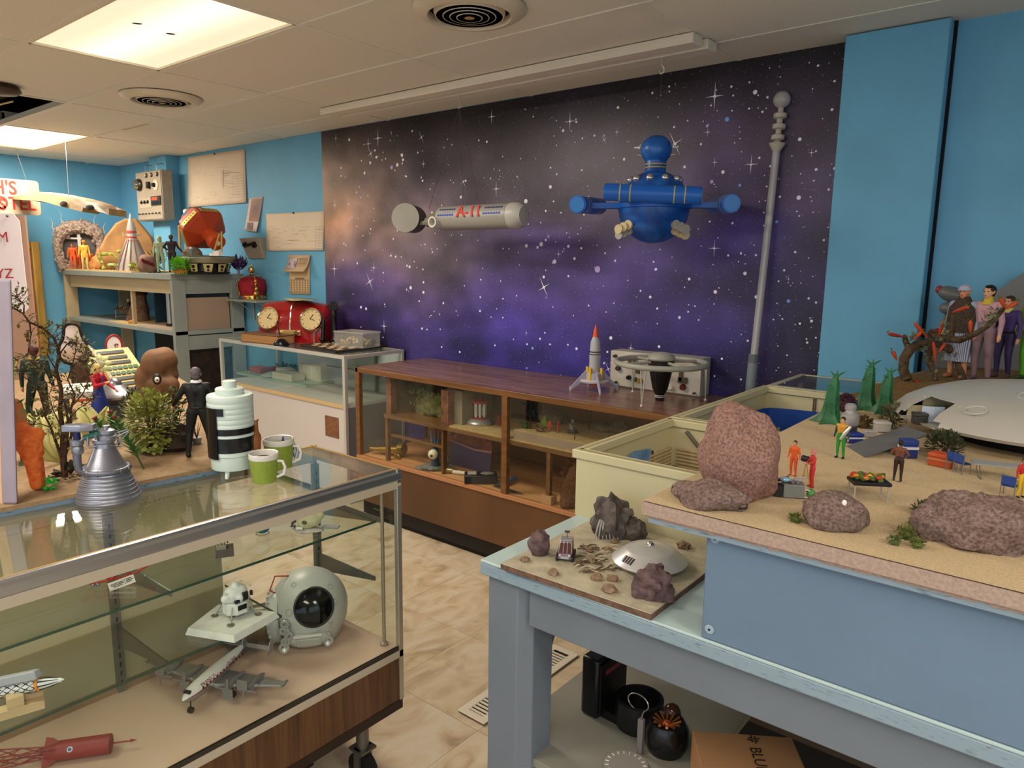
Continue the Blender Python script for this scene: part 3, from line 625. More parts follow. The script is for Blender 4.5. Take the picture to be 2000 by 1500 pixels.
# ---- cream painted room boxes on the bench
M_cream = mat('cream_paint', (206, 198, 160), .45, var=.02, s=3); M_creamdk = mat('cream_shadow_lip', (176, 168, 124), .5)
KX, KZ = -1.009, 1.131
def cream_box(y0, y1, x1, label, skip=()):
    t = thing('diorama_box', label, 'box', ((KX+x1)/2, (y0+y1)/2, B[4]), group='cream room boxes')
    th = .012; lip = .030
    P(MB().box(KX+lip*.3, x1, y0+.008, y0+.008+th, B[4], KZ), 'front_wall', M_cream, t, smooth=0)
    P(MB().box(KX+lip*.3, x1, y1-.008-th, y1-.008, B[4], KZ), 'rear_wall', M_cream, t, smooth=0)
    P(MB().box(KX+lip*.3, KX+lip*.3+th, y0+.02, y1-.02, B[4], KZ), 'side_wall', M_cream, t, smooth=0)
    P(MB().box(x1-th, x1, y0+.02, y1-.02, B[4], KZ), 'side_wall', M_cream, t, smooth=0)
    P(MB().box(KX+.02, x1, y0+.02, y1-.02, B[4]+.0005, B[4]+.010), 'box_floor', mat('box_floor_tan', (176, 160, 128), .7), t, smooth=0)
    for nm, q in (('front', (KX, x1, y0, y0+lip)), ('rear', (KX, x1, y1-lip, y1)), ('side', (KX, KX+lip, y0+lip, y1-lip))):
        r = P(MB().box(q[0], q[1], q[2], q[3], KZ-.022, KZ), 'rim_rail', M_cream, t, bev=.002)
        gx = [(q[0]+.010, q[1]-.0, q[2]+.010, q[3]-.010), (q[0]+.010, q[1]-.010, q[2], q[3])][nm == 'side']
        P(MB().box(*gx, KZ-.004, KZ+.0006), 'rim_groove_shade', M_creamdk, r, smooth=0)  # darker cream strip paints a groove's shade onto the flat rim
    return t
boxA = cream_box(1.492, 2.030, -.54, 'cream painted open box with log-walled cabin room, closer to the small saucer')
boxB = cream_box(2.034, 2.850, -.45, 'cream painted open box with curved blue sky lining, behind the pink boulder')
# lining of the far box: a curved blue sheet
b = MB(); pts = []
for k in range(25):
    t = k/24
    if t < .55: u = t/.55; pts.append((KX+.030+.012*math.sin(u*PI/2), 2.10+.66*u*.93))
    else: u = (t-.55)/.45; a = u*1.2; pts.append((KX+.042+.05*math.sin(min(a, 1)*PI/2)+max(0, u-.2)*.46, 2.714+.085*math.sin(min(1, u*2)*PI/2)))
zt = [1.040+.02*min(1, k/6) for k in range(25)]
b.add([(x, y, B[4]+.011) for x, y in pts]+[(x, y, z) for (x, y), z in zip(pts, zt)]+[(x+.004, y-.003, B[4]+.011) for x, y in pts]+[(x+.004, y-.003, z) for (x, y), z in zip(pts, zt)],
      [(k, k+1, 26+k, 25+k) for k in range(24)]+[(50+k, 75+k, 76+k, 51+k) for k in range(24)]+[(25+k, 26+k, 76+k, 75+k) for k in range(24)])
b.o('sky_backdrop', ramp_mat('painted_sky', [(.3, (10, 62, 150)), (.55, (14, 76, 166)), (.72, (70, 130, 196)), (.85, (170, 200, 224))], s=5, detail=7, scale=(1, 1, 2.4), rough=.5), label='curved bright blue sky sheet lining the cream box', cat='backdrop')
MB().box(KX+.05, -.47, 2.06, 2.82, B[4]+.011, B[4]+.016).o('water_floor', mat('painted_sea', (16, 72, 150), .4, var=.2, s=9), label='blue painted sea floor inside the cream sky box', cat='backdrop')
for k, (px, py, s_) in enumerate(((1510, 834, .045), (1552, 832, .028))):
    q = Pz(px, py+12, 1.06); MB().rock((q.x, q.y, B[4]+.06), (s_, s_*.8, s_*1.45), 30+k, amp=.2).o('sea_rock', mat('grey_sea_rock', (96, 92, 84), .8, var=.3, s=40), label=['dark grey sea rock at the foot of the blue sky sheet', 'smaller mossy sea rock next to the dark sea rock'][k], cat='rock')
for px in (1590, 1594): P(MB().box(*(lambda q: (q.x-.002, q.x+.002, 2.826, 2.832))(Py(px, 776, 2.828)), 1.02, 1.105), 'panel_strip', mat('strip_brown', (92, 70, 48), .6), boxB, smooth=0)
# cabin room inside the near box
for k in range(7):
    z = B[4]+.018+k*.011
    P(MB().cyl((-.965, 2.008, z), (-.56, 2.008, z), .0052, n=8), 'log', mat('cabin_log', (188, 168, 130), .7, var=.1, s=40), boxA)
    P(MB().cyl((-.984, 1.86, z), (-.984, 2.00, z), .0052, n=8), 'log', mat('cabin_log'), boxA)
a0, a1 = Px(1216, 910, -.985), Px(1285, 870, -.985)
MB().prism([(a0.y-.1, .98), (1.868, .98), (1.868, a1.z), (a0.y+.06, a0.z+.030), (a0.y-.1, a0.z)], -.9845, -.9810, 'x').o('sky_panel', mat('sky_panel_print', (24, 98, 176), .5, c2=(150, 190, 222), s=7), label='small blue sky panel leaning inside the log cabin box', cat='backdrop')
P(MB().box(-.985, -.981, 1.878, 1.884, .975, 1.055), 'lamp_bracket', mat('strip_brown'), boxA, smooth=0)
q0, q1 = Py(1342, 842, 2.006), Py(1366, 872, 2.006)
P(MB().cyl((q0.x, 2.0, q0.z), (q1.x+.04, 2.0, q1.z-.04), .006, n=6), 'roof_strut', mat('strut_grey', (96, 94, 84), .6), boxA)
P(MB().box(-.86, -.70, 2.000, 2.004, .97, 1.065), 'doorway', mat('door_dark', (30, 26, 22), .8), boxA, smooth=0)
q = Pz(1330, 914, .985); MB().sph((-.90, 1.90, B[4]+.010), (.040, .04, .030), 18, 6, 0, 1).o('dome_hut', mat('dome_cream', (226, 214, 170), .5), label='tiny cream dome on the floor of the cabin box', cat='model')
for k, (dx, dy, c_, s_) in enumerate(((-.05, .06, (60, 52, 56), .014), (-.01, .075, (150, 46, 42), .010), (.03, .06, (196, 190, 176), .013))):
    MB().cb((-.90+dx, 1.90+dy, B[4]+.010+s_), (s_*1.6, s_*1.2, s_*2)).cb((-.90+dx, 1.90+dy, B[4]+.010+s_*2.1), (s_, s_*.8, s_*.4)).o('tiny_crate', mat('crate_%d' % k, c_, .6), label='tiny %s crate by the cream dome in the cabin box' % ('dark', 'red', 'white')[k], cat='crate', bev=.001)

# ---- glass topped case behind the cream boxes
G = (-1.0, -.25, 2.862, 3.280, KZ)
c4 = thing('display_case', 'cream framed display case with glass top, behind the cream sky box', 'display case', ((G[0]+G[1])/2, (G[2]+G[3])/2, 0))
M_fr = mat('cream_metal_frame', (196, 190, 168), .4, .2)
for q in ((G[0], G[0]+.025, G[2], G[3]), (G[1]-.025, G[1], G[2], G[3]), (G[0]+.025, G[1]-.025, G[2], G[2]+.025), (G[0]+.025, G[1]-.025, G[3]-.025, G[3])):
    P(MB().box(*q, G[4]-.03, G[4]), 'top_rail', M_fr, c4, bev=.002)
P(MB().box(G[0]+.025, G[1]-.025, G[2]+.025, G[3]-.025, G[4]-.008, G[4]-.002), 'glass_top', glass('mirror_glass', (200, 205, 210)), c4, smooth=0)
P(MB().box(G[0]+.01, G[1]-.01, G[2]+.01, G[3]-.01, .3, .92), 'cabinet', mat('cabinet_dark', (60, 54, 50), .6), c4, smooth=0)
for x in (G[0], G[1]-.02):
    for y in (G[2], G[3]-.02): P(MB().box(x, x+.02, y, y+.02, 0, G[4]-.03), 'post', M_fr, c4)

# ---- left shelf unit by the corner
U = (-8.0, -5.74, 2.75, 3.385, 1.483)
M_shelf = mat('grey_shelf_paint', (150, 156, 150), .55, var=.06, s=5, bump=.1, bs=60)
M_shelf2 = mat('tan_shelf_wood', (188, 168, 132), .6, var=.06, s=8, stretch=(.3, 1, 1))
unit = thing('shelving_unit', 'grey painted wooden shelving unit crowded with props in the blue corner', 'shelf', ((U[0]+U[1])/2, (U[2]+U[3])/2, 0))
P(MB().box(U[0], U[1], U[2], U[3], U[4]-.045, U[4]), 'top_board', M_shelf, unit, bev=.003)
P(MB().box(U[0]+.1, U[1]-.04, U[2]+.04, U[2]+.06, U[4]-.16, U[4]-.045), 'front_rail', M_shelf2, unit, smooth=0)
P(MB().box(U[0]+.1, U[1]-.04, U[3]-.03, U[3]-.01, U[4]-.16, U[4]-.045), 'back_rail', M_shelf2, unit, smooth=0)
mz = Py(340, 648, U[2]).z
P(MB().box(U[0], U[1]+.0, U[2]+.01, U[3]-.01, mz-.035, mz), 'middle_shelf', M_shelf, unit, bev=.003)
for x, m_ in ((U[0]+.01, M_shelf2), (U[1]-.04, M_shelf)):
    for y in (U[2]+.005, U[3]-.125): P(MB().box(x, x+.04, y, y+.11, 0, U[4]-.045), 'leg', m_, unit, bev=.003)
for z in (U[4]-.16, mz-.16): P(MB().box(U[1]-.032, U[1]-.012, U[2]+.115, U[3]-.125, z, z+.115), 'side_rail', M_shelf, unit, bev=.002)
P(MB().box(-6.95, -6.86, U[3]-.10, U[3]-.06, 0, U[4]-.045), 'rear_post', M_shelf, unit, smooth=0)
P(MB().box(U[1]-.055, U[1]-.040, U[2]+.12, U[3]-.13, mz, mz+.265), 'side_panel', mat('tan_hardboard', (176, 150, 128), .7), unit, smooth=0)

P(MB().box(-7.05, U[1]-.05, U[3]-.20, U[3]-.19, .02, mz-.05), 'recess_shade', mat('recess_shade_black', (22, 18, 16), .8), unit, smooth=0)  # black sheet added to paint the shade in the recess below the shelf
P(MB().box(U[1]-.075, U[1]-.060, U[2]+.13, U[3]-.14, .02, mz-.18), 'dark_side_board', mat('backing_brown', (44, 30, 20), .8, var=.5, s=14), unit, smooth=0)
# ---- left diorama table: sand top with blue plywood edge
TZ = 1.022
poly = [(-1.955, .20), (-1.883, 1.10), (-2.95, 1.54), (-4.02, 1.82), (-4.10, .20)]
def inset(pl, d):
    cx = sum(p[0] for p in pl)/len(pl); cy = sum(p[1] for p in pl)/len(pl)
    return [(p[0]+(cx-p[0])*d, p[1]+(cy-p[1])*d) for p in pl]
dio = thing('diorama_table', 'sand covered diorama table of dolls and jungle plants behind the glass case', 'table', (-3.2, 1.0, 0))
P(MB().prism(poly[::-1], TZ-.011, TZ), 'sand_top', mat('brown_sand', (150, 124, 92), .9, var=.12, s=60, bump=.4, bs=200), dio, smooth=0)
P(MB().prism(inset(poly, .004)[::-1], TZ-.0235, TZ-.011), 'plywood_base', worn('worn_blue_edge2', (112, 138, 160), (52, 58, 64)), dio, smooth=0)
for x, y in ((-2.10, .40), (-2.10, 1.0), (-3.95, .40), (-3.9, 1.65)): P(MB().box(x-.04, x+.04, y-.04, y+.04, 0, TZ-.0235), 'leg', M_bench, dio, smooth=0)
P(MB().box(-3.95, -2.1, .39, .42, TZ-.14, TZ-.0235), 'apron', M_bench, dio, smooth=0)
# ================================================================ helpers for props
def C_(c,rough=.5,metal=0,**k): return mat('c_%d_%d_%d_%d_%d%s'%(*c,int(rough*100),int(metal*100),''.join('%s%s'%q for q in k.items())),c,rough,metal,**k)
def blend_mesh(name,parts,vox,mats,parent=None,smooth_it=2):
 """fuse overlapping capsules into one continuous skin, coloured by the nearest piece; parts: (p0, p1, r0, r1, material index)"""
 b=MB()
 for p0,p1,r0,r1,k in parts:
  p0,p1=Vector(p0),Vector(p1)
  if (p1-p0).length>1e-5:b.cyl(p0,p1,r0,r1,n=12)
  b.sph(p0,r0,12,8);b.sph(p1,r1,12,8)
 me=bpy.data.meshes.new(name);me.from_pydata([tuple(v) for v in b.v],[],b.f)
 ob=bpy.data.objects.new(name,me);col.objects.link(ob)
 rm=ob.modifiers.new('r','REMESH');rm.mode='VOXEL';rm.voxel_size=vox
 sm=ob.modifiers.new('s','SMOOTH');sm.iterations=smooth_it;sm.factor=.5
 dg=bpy.context.evaluated_depsgraph_get();m2=bpy.data.meshes.new_from_object(ob.evaluated_get(dg))
 bpy.data.objects.remove(ob);bpy.data.meshes.remove(me);m2.name=name
 m2.materials.clear()
 for m in mats:m2.materials.append(m)
 segs=[(Vector(p0),Vector(p1)-Vector(p0),r0,r1,k) for p0,p1,r0,r1,k in parts]
 idx=[]
 for f in m2.polygons:
  c=f.center;best=(1e9,0)
  for p0,d,r0,r1,k in segs:
   t=0 if d.length_squared<1e-12 else max(0,min(1,(c-p0).dot(d)/d.length_squared))
   q=(c-p0-d*t).length-(r0+(r1-r0)*t)
   if q<best[0]:best=(q,k)
  idx.append(best[1])
 m2.polygons.foreach_set('material_index',idx);m2.polygons.foreach_set('use_smooth',[True]*len(idx))
 ob=bpy.data.objects.new(name,m2);col.objects.link(ob)
 if parent is not None:ob.parent=parent
 return ob
SK=dict(head=(0,-.012,.925),neck=(0,.004,.855),chest=(0,0,.755),waist=(0,.0,.61),pelvis=(0,.004,.53))
for s_,n_ in ((-1,'R'),(1,'L')):
 SK.update({'sh'+n_:(s_*.112,.004,.795),'el'+n_:(s_*.15,.015,.64),'wr'+n_:(s_*.165,-.025,.505),'hp'+n_:(s_*.056,.004,.52),'kn'+n_:(s_*.066,-.012,.285),'an'+n_:(s_*.072,.012,.05)})
SKIN,TOP,BOT,SHOE,SLV=0,1,2,3,4
def figure(label,loc,rz,H,skin=(214,160,124),top=(90,90,90),bot=(60,60,60),shoe=(20,18,18),slv=None,hair=(40,28,20),hairstyle='short',pose={},name='doll',cat='doll',group=None,glove=False,bare=False,bulk=1.0,shine=.6):
 t=thing(name,label,cat,loc,rz,group)
 J={k:Vector(v)*H for k,v in SK.items()}
 for k,v in pose.items():J[k]=Vector(v)*H
 S=H*bulk;q=[]
 hd=J['head']
 q+=[(hd+Vector((0,.006*H,.012*H)),hd+Vector((0,0,.028*H)),.052*H,.046*H,SKIN),(hd+Vector((0,-.018*H,-.030*H)),hd+Vector((0,-.022*H,-.046*H)),.034*H,.024*H,SKIN),(hd+Vector((0,-.054*H,-.006*H)),hd+Vector((0,-.064*H,-.020*H)),.006*H,.010*H,SKIN)]
 for s_ in (-1,1):q.append((hd+Vector((s_*.050*H,.004*H,-.008*H)),hd+Vector((s_*.053*H,.008*H,.012*H)),.009*H,.010*H,SKIN))
 q+=[(hd-Vector((0,-.01*H,.03*H)),J['neck'],.028*H,.030*H,SKIN),(J['neck'],J['chest'],.034*S,.06*S,TOP)]
 up=(J['neck']-J['pelvis']).normalized();sd=(J['shL']-J['shR']).normalized()
 for s_ in (-1,1):
  q+=[(J['chest']+sd*s_*.055*S+up*.01*H,J['waist']+sd*s_*.040*S,.062*S,.050*S,TOP),(J['waist']+sd*s_*.035*S,J['pelvis']+sd*s_*.035*S,.052*S,.058*S,BOT if not bare else SKIN)]
 for n_,s_ in (('L',1),('R',-1)):
  sh,el,wr=J['sh'+n_],J['el'+n_],J['wr'+n_]
  sl=SLV if slv else TOP
  q+=[(J['chest']+up*.03*H,sh,.045*S,.040*S,TOP),(sh,el,.038*S,.029*S,sl),(el,wr,.028*S,.021*S,sl)]
  d=(wr-el).normalized();hk=SHOE if glove else SKIN;sw=d.cross(Vector((0,1,0)));sw=sw.normalized() if sw.length>.1 else Vector((1,0,0));fw=sw.cross(d)
  pm=wr+d*.045*H
  q+=[(wr,pm,.017*H,.021*H,hk)]
  for f_ in range(4):
   o_=fw*(.018-.012*f_)*H;ln=(.036,.042,.040,.030)[f_]*H
   q+=[(pm+o_,pm+o_+d*ln*.6+sw*.002*H,.0068*H,.0062*H,hk),(pm+o_+d*ln*.6,pm+o_+d*ln-sw*s_*.010*H,.0062*H,.005*H,hk)]
  q+=[(wr+d*.016*H+fw*.014*H,wr+d*.05*H+fw*.034*H,.0085*H,.006*H,hk)]
  hp,kn,an=J['hp'+n_],J['kn'+n_],J['an'+n_]
  q+=[(hp,kn,.058*S,.041*S,BOT),(kn,an+Vector((0,0,.02*H)),.040*S,.027*S,BOT)]
  q+=[(an+Vector((0,.012*H,-.020*H)),an+Vector((s_*.008*H,-.075*H,-.027*H)),.028*H,.022*H,SHOE)]
 ms=[C_(skin,.55),C_(top,shine),C_(bot,shine),C_(shoe,.4),C_(slv or top,shine)]
 blend_mesh('body',q,H*(.0085 if H>.15 else .014),ms,t)
 e=MB()
 for s_ in (-1,1):e.sph(hd+Vector((s_*.021*H,-.046*H,.010*H)),(.008*H,.004*H,.005*H),8,6)
 e.o('eyes',C_((28,22,20),.3),t)
 MB().sph(hd+Vector((0,-.050*H,-.036*H)),(.014*H,.004*H,.004*H),8,6).o('mouth',C_((150,76,66),.5),t)
 if hair:
  b=MB()
  if hairstyle=='bob':b.sph(hd+Vector((0,.014*H,.012*H)),(.066*H,.066*H,.070*H),16,10).sph(hd+Vector((0,.036*H,-.05*H)),(.066*H,.04*H,.07*H),14,8)
  elif hairstyle=='cap':b.sph(hd+Vector((0,.004*H,.032*H)),(.062*H,.066*H,.052*H),18,8,-.2,1).torus(hd+Vector((0,.002*H,.024*H)),.060*H,.010*H,20,6)
  else:b.sph(hd+Vector((0,.016*H,.022*H)),(.058*H,.058*H,.058*H),16,10).sph(hd+Vector((0,.028*H,-.012*H)),(.048*H,.036*H,.04*H),14,8).sph(hd+Vector((.012*H,-.030*H,.058*H)),(.036*H,.03*H,.018*H),12,6)
  b.o('hair' if hairstyle!='cap' else 'cap',C_(hair,.6,var=.15,s=300),t)
 t['H']=H
 return t
def cloud(b,c,r,n,l,w_,rng,up=.4,sph=True):
 """scatter n leaves in an ellipsoid"""
 for _ in range(n):
  while True:
   d=Vector((rng.uniform(-1,1),rng.uniform(-1,1),rng.uniform(-1,1)))
   if .1<d.length<1:break
  p=Vector(c)+Vector((d.x*r[0],d.y*r[1],d.z*r[2]));dd=d.normalized()+Vector((rng.uniform(-.6,.6),rng.uniform(-.6,.6),up+rng.uniform(-.4,.4)))
  k=rng.uniform(.7,1.25);b.leaf(p,dd,l*k,w_*k,bend=rng.uniform(-.1,.25))
def tuft(name,loc,r,n,l,w_,m,label,cat='plant',seed=1,group=None,stem=None,up=.5,parent=None):
 rng=random.Random(seed);loc=Vector(loc);b=MB()
 if stem:
  t=thing(name,label,cat,loc,0,group);s=MB()
  for k in range(stem[0]):
   a=rng.uniform(0,6.28);q=rng.uniform(.2,.8)
   s.tube([(0,0,0),(math.cos(a)*r[0]*q*.35,math.sin(a)*r[1]*q*.35,r[2]*.9),(math.cos(a)*r[0]*q,math.sin(a)*r[1]*q,r[2]*1.7)],[stem[1],stem[1]*.7,stem[1]*.35],5)
  s.o('stem',stem[2],t);cloud(b,(0,0,r[2]),r,n,l,w_,rng,up);b.o('foliage',m,t,smooth=0); return t
 b.T=None;cloud(b,(0,0,r[2]*.9),r,n,l,w_,rng,up);b.rock((0,0,r[2]*.5),(r[0]*.7,r[1]*.7,r[2]*.8),seed,10,6)
 return b.o(name,m,loc=None,label=label,cat=cat,group=group,smooth=0) if False else place(b,name,m,loc,label,cat,group)
def place(b,name,m,loc,label,cat,group=None,rz=0,smooth=40,bev=0):
 ob=b.o(name,m,label=label,cat=cat,group=group,smooth=smooth,bev=bev);ob.location=loc;ob.rotation_euler=(0,0,rz);PM[ob.name]=Matrix.Translation(loc)@RZ(rz); return ob
def rockp(px,py,z,size,m,label,seed,rz=0,amp=.16,f=1.6,name='rock',n=30,mm=18,group=None):
 p=Pz(px,py,z);b=MB();b.rock((0,0,size[2]*.60),size,seed,n,mm,amp,f)
 return place(b,name,m,(p.x,p.y,z),label,'rock',group,rz)

# ================================================================ back-left corner: walls
M_paper=mat('blueprint_paper',(226,208,184),.7,var=.02,s=4);M_ink=mat('pencil_ink',(140,112,92),.8);M_pin=mat('pin',(60,60,66),.4)
def sheet(corners,name,m,label,cat,curl=.012,y=WY-.004):
 tl,tr,br,bl=[Py(*c,y) for c in corners];n=12;vs=[]
 for j in range(n+1):
  for i in range(n+1):
   u,v=i/n,j/n;p=(tl*(1-u)+tr*u)*(1-v)+(bl*(1-u)+br*u)*v;p.y=y-.002-curl*(v**2)*(.3+.7*abs(u-.45))
   vs.append(p)
 b=MB().add(vs,[(j*(n+1)+i,(j+1)*(n+1)+i,(j+1)*(n+1)+i+1,j*(n+1)+i+1) for j in range(n) for i in range(n)])
 t=b.o(name,m,label=label,cat=cat)
 sd=t.modifiers.new('thick','SOLIDIFY');sd.thickness=.0008
 return t, lambda u,v,d=.0015:( lambda p:Vector((p.x,y-.002-curl*(v**2)*(.3+.7*abs(u-.45))-d,p.z)))((tl*(1-u)+tr*u)*(1-v)+(bl*(1-u)+br*u)*v)
def inkline(b,S,u0,v0,u1,v1,w_=.0012):
 a,c=S(u0,v0),S(u1,v1);d=(c-a);k=Vector((-d.z,0,d.x)).normalized()*w_*.5;mid=S((u0+u1)/2,(v0+v1)/2)
 b.add([a-k,mid-k,c-k,c+k,mid+k,a+k],[(0,1,4,5),(1,2,3,4)])
def blueprint(corners,label,seed,table,hasoval):
 t,S=sheet(corners,'blueprint',M_paper,label,'drawing');rng=random.Random(seed);b=MB()
 for _ in range(34):
  u,v=rng.uniform(.05,.75),rng.uniform(.25,.92);l=rng.uniform(.03,.16)
  inkline(b,S,u,v,u+l,v) if rng.random()<.6 else inkline(b,S,u,v,u,min(.96,v+l*.9))
 if hasoval:
  for k in range(16):
   a0,a1=2*PI*k/16,2*PI*(k+1)/16;inkline(b,S,.18+.065*math.cos(a0),.22+.13*math.sin(a0),.18+.065*math.cos(a1),.22+.13*math.sin(a1))
  for k in range(9):inkline(b,S,.60,.38+k*.032,.60+rng.uniform(.05,.2),.38+k*.032,.002)
  inkline(b,S,.64,.32,.64,.70,.004);inkline(b,S,.64,.40,.92,.42,.003)
 x0,x1,y0,y1=table
 for k in range(9):v=y0+(y1-y0)*k/8;inkline(b,S,x0,v,x1,v)
 for u in (x0,(x0+x1)/2,x1):inkline(b,S,u,y0,u,y1)
 b.o('ink_lines',M_ink,t,smooth=0)
 p=S(.5,.012);MB().sph((p.x,p.y-.002,p.z),.008,8,6).o('push_pin',M_pin,t)
blueprint(((367,307),(478,291),(483,396),(368,405)),'large blueprint sheet with oval sketch pinned to the blue wall',5,(.79,.97,.48,.88),True)
blueprint(((520,418),(633,412),(633,489),(523,490)),'smaller blueprint sheet next to the galaxy mural edge',8,(.87,.99,.40,.95),False)
t,S=sheet(((487,387),(514,384),(505,454),(481,450)),'photo_page',mat('photo_page',(214,196,190),.5),'tilted photo page with two portraits pinned to blue wall','photo',.03)
def patch(t,S,u0,u1,v0,v1,m,name='picture',d=.002):
 b=MB().add([S(u0,v0,d),S(u1,v0,d),S(u1,v1,d),S(u0,v1,d)],[(0,3,2,1)]); return b.o(name,m,t,smooth=0)
patch(t,S,.2,.97,.04,.70,ramp_mat('portrait_a',[(.3,(96,66,62)),(.5,(150,106,84)),(.7,(182,136,104))],s=6));patch(t,S,.15,.60,.74,.96,ramp_mat('portrait_b',[(.4,(60,42,46)),(.6,(150,128,124))],s=9))
# calendar
t,S=sheet(((564,498),(605,498),(606,575),(567,574)),'wall_calendar',mat('old_calendar_paper',(216,184,138),.7),'old yellowed wall calendar with a lifted picture leaf','calendar',.006)
b=MB();b2=MB()
for r in range(6):
 for k in range(7):u,v=.08+k*.135,.66+r*.055;inkline(b,S,u,v,u+.05,v,.012)
inkline(b,S,.3,.60,.75,.60,.012);inkline(b,S,.04,.63,.96,.63,.003)
for k in range(8):inkline(b,S,.04+k*.131,.63,.04+k*.131,.98,.0015)
b.o('date_print',M_ink,t,smooth=0)
p0,p1=Py(562,499,WY-.02),Py(604,499,WY-.02)
lf=MB();n=8
for k in range(n+1):
 v=k/n;z=p0.z-.135*v+.03*max(0,v-.7);y=WY-.012-.05*v**2
 lf.v+=[Vector((p0.x-.03*v**2,y,z)),Vector((p1.x-.01*v,y-.01*v,z+.004))]
lf.f=[(2*k,2*k+2,2*k+3,2*k+1) for k in range(n)];lf.mi=[0]*n
lf=lf.o('picture_leaf',mat('old_leaf',(206,176,138),.7),t);sdm=lf.modifiers.new('t','SOLIDIFY');sdm.thickness=.0008
MB().add([(p0.x+.03,WY-.016,p0.z-.02),(p0.x+.13,WY-.017,p0.z-.02),(p0.x+.125,WY-.046,p0.z-.098),(p0.x+.025,WY-.046,p0.z-.098)],[(0,3,2,1)]).o('calendar_picture',ramp_mat('cal_pic',[(.35,(120,40,44)),(.5,(180,176,190)),(.7,(206,170,140))],s=14),t,smooth=0)
b=MB()
for k in range(7):b.quad((p0.x+.145,WY-.019-.003*k,p0.z-.02-k*.010),(p0.x+.145,WY-.0195-.003*k,p0.z-.023-k*.010),(p1.x-.02,WY-.0195-.003*k,p0.z-.023-k*.010),(p1.x-.02,WY-.019-.003*k,p0.z-.02-k*.010))
b.o('leaf_print',M_ink,lf,smooth=0)
# small slanted grey meter box
tl,tr,br,bl=Vector((-5.70,3.33,1.782)),Vector((-5.405,3.33,1.782)),Vector((-5.42,3.382,1.615)),Vector((-5.66,3.382,1.615))
t=thing('meter_box','small slant-fronted grey control box with three black knobs on wall','control box',((tl.x+tr.x)/2,3.33,bl.z))
b=MB().add([tl,tr,br,bl,(tl.x,WY-.001,tl.z+.006),(tr.x,WY-.001,tr.z+.006),(br.x+.01,WY-.001,br.z),(bl.x,WY-.001,bl.z)],[(0,3,2,1),(4,5,6,7),(0,1,5,4),(1,2,6,5),(2,3,7,6),(3,0,4,7)])
b.o('housing',C_((148,140,126),.5),t,world=True,bev=.004,smooth=0)
for k in range(3):
 q=tl*.72+tr*.28 if k==0 else (tl*.5+tr*.5 if k==1 else tl*.25+tr*.75);q=q*.70+(bl*(1-.28*k-.15)+br*(.28*k+.15))*.30
 b=MB();d=Vector((.1,-.9,-.3)).normalized();b.cyl(q,q+d*.022,(.022,.012,.026)[k],n=12);b.cyl(q+d*.02,q+d*.034,.008,n=8);b.o('knob',C_((26,20,18),.4),t,world=True)
 # big grey control box on the column
X0,X1,Y0,Z0,Z1=-7.20,-6.69,3.18,1.955,2.40
t=thing('control_box','large grey switch box with chrome dial and white knob on blue column','control box',((X0+X1)/2,3.23,Z0))
MB().box(X0,X1,Y0,3.28,Z0,Z1).o('case',C_((150,142,128),.55,.1,var=.08,s=30),t,world=True,bev=.006)
MB().box(X0+.01,X1-.01,Y0-.006,Y0,Z0+.01,Z1-.01).o('front_plate',mat('taupe_plate',(172,158,138),.5,var=.04,s=6),t,world=True,bev=.002)
def cp(u,v): return Vector((X0+(X1-X0)*u,Y0-.006,Z1-(Z1-Z0)*v))
def dial(u,v,r,d,m,name='knob',n=18):
 p=cp(u,v); return MB().lathe([(r,0),(r,-d*.6),(r*.75,-d),(.001,-d)],n,p,'y').o(name,m,t,world=True)
for u in (.46,.66,.88):dial(u,.09,.020,.012,C_((70,62,54),.3,.6),'lamp_bezel');dial(u,.09,.012,.018,C_((206,196,170),.3),'lamp_lens')
dial(.17,.26,.056,.03,C_((34,30,28),.3),'dial_ring');dial(.15,.26,.046,.055,C_((190,180,160),.15,1),'chrome_dial')
q=cp(.56,.29);MB().box(q.x-.018,q.x+.018,q.y-.03,q.y,q.z-.03,q.z+.03).o('rocker',C_((24,20,18),.4),t,world=True,bev=.004)
dial(.80,.30,.050,.012,C_((216,204,176),.3),'white_plate');dial(.79,.30,.020,.035,C_((30,24,22),.3),'pointer_knob')
for u in (.22,.34,.46):dial(u,.62,.016,.02,C_((40,34,30),.3));dial(u+.01,.61,.007,.026,C_((200,190,170),.3),'knob_cap')
q=cp(.54,.64);MB().box(cp(.12,.55).x,cp(.58,.55).x,Y0-.009,Y0-.006,cp(0,.74).z,cp(0,.54).z).o('sub_plate',C_((186,172,150),.5),t,world=True)
MB().box(cp(.60,0).x,cp(.96,0).x,Y0-.016,Y0-.006,cp(0,.70).z,cp(0,.52).z).o('readout_frame',C_((44,36,32),.4),t,world=True)
MB().box(cp(.64,0).x,cp(.86,0).x,Y0-.018,Y0-.016,cp(0,.60).z,cp(0,.54).z).o('red_label',C_((206,82,44),.5),t,world=True,smooth=0)
for u in (.64,.74,.84):MB().box(cp(u,0).x,cp(u+.08,0).x,Y0-.019,Y0-.016,cp(0,.68).z,cp(0,.63).z).o('digit_window',C_((20,18,18),.2),t,world=True,smooth=0)
for k in range(7):q=cp(.10+k*.13,.86);MB().cyl(q,q+Vector((.004,-.012,0)),.007,n=8).cyl(q+Vector((0,-.008,0)),q+Vector((.016,-.026,-.006)),.0035,n=6).o('toggle',C_((80,72,64),.3,.6),t,world=True)
for x in (-7.08,-6.86):MB().tube([(x,3.22,Z1),(x,3.22,Z1+.06),(x+.01,3.27,Z1+.07),(x+.01,3.279,Z1+.06)],.003,5).o('hook',C_((120,120,120),.3,.8),t,world=True)
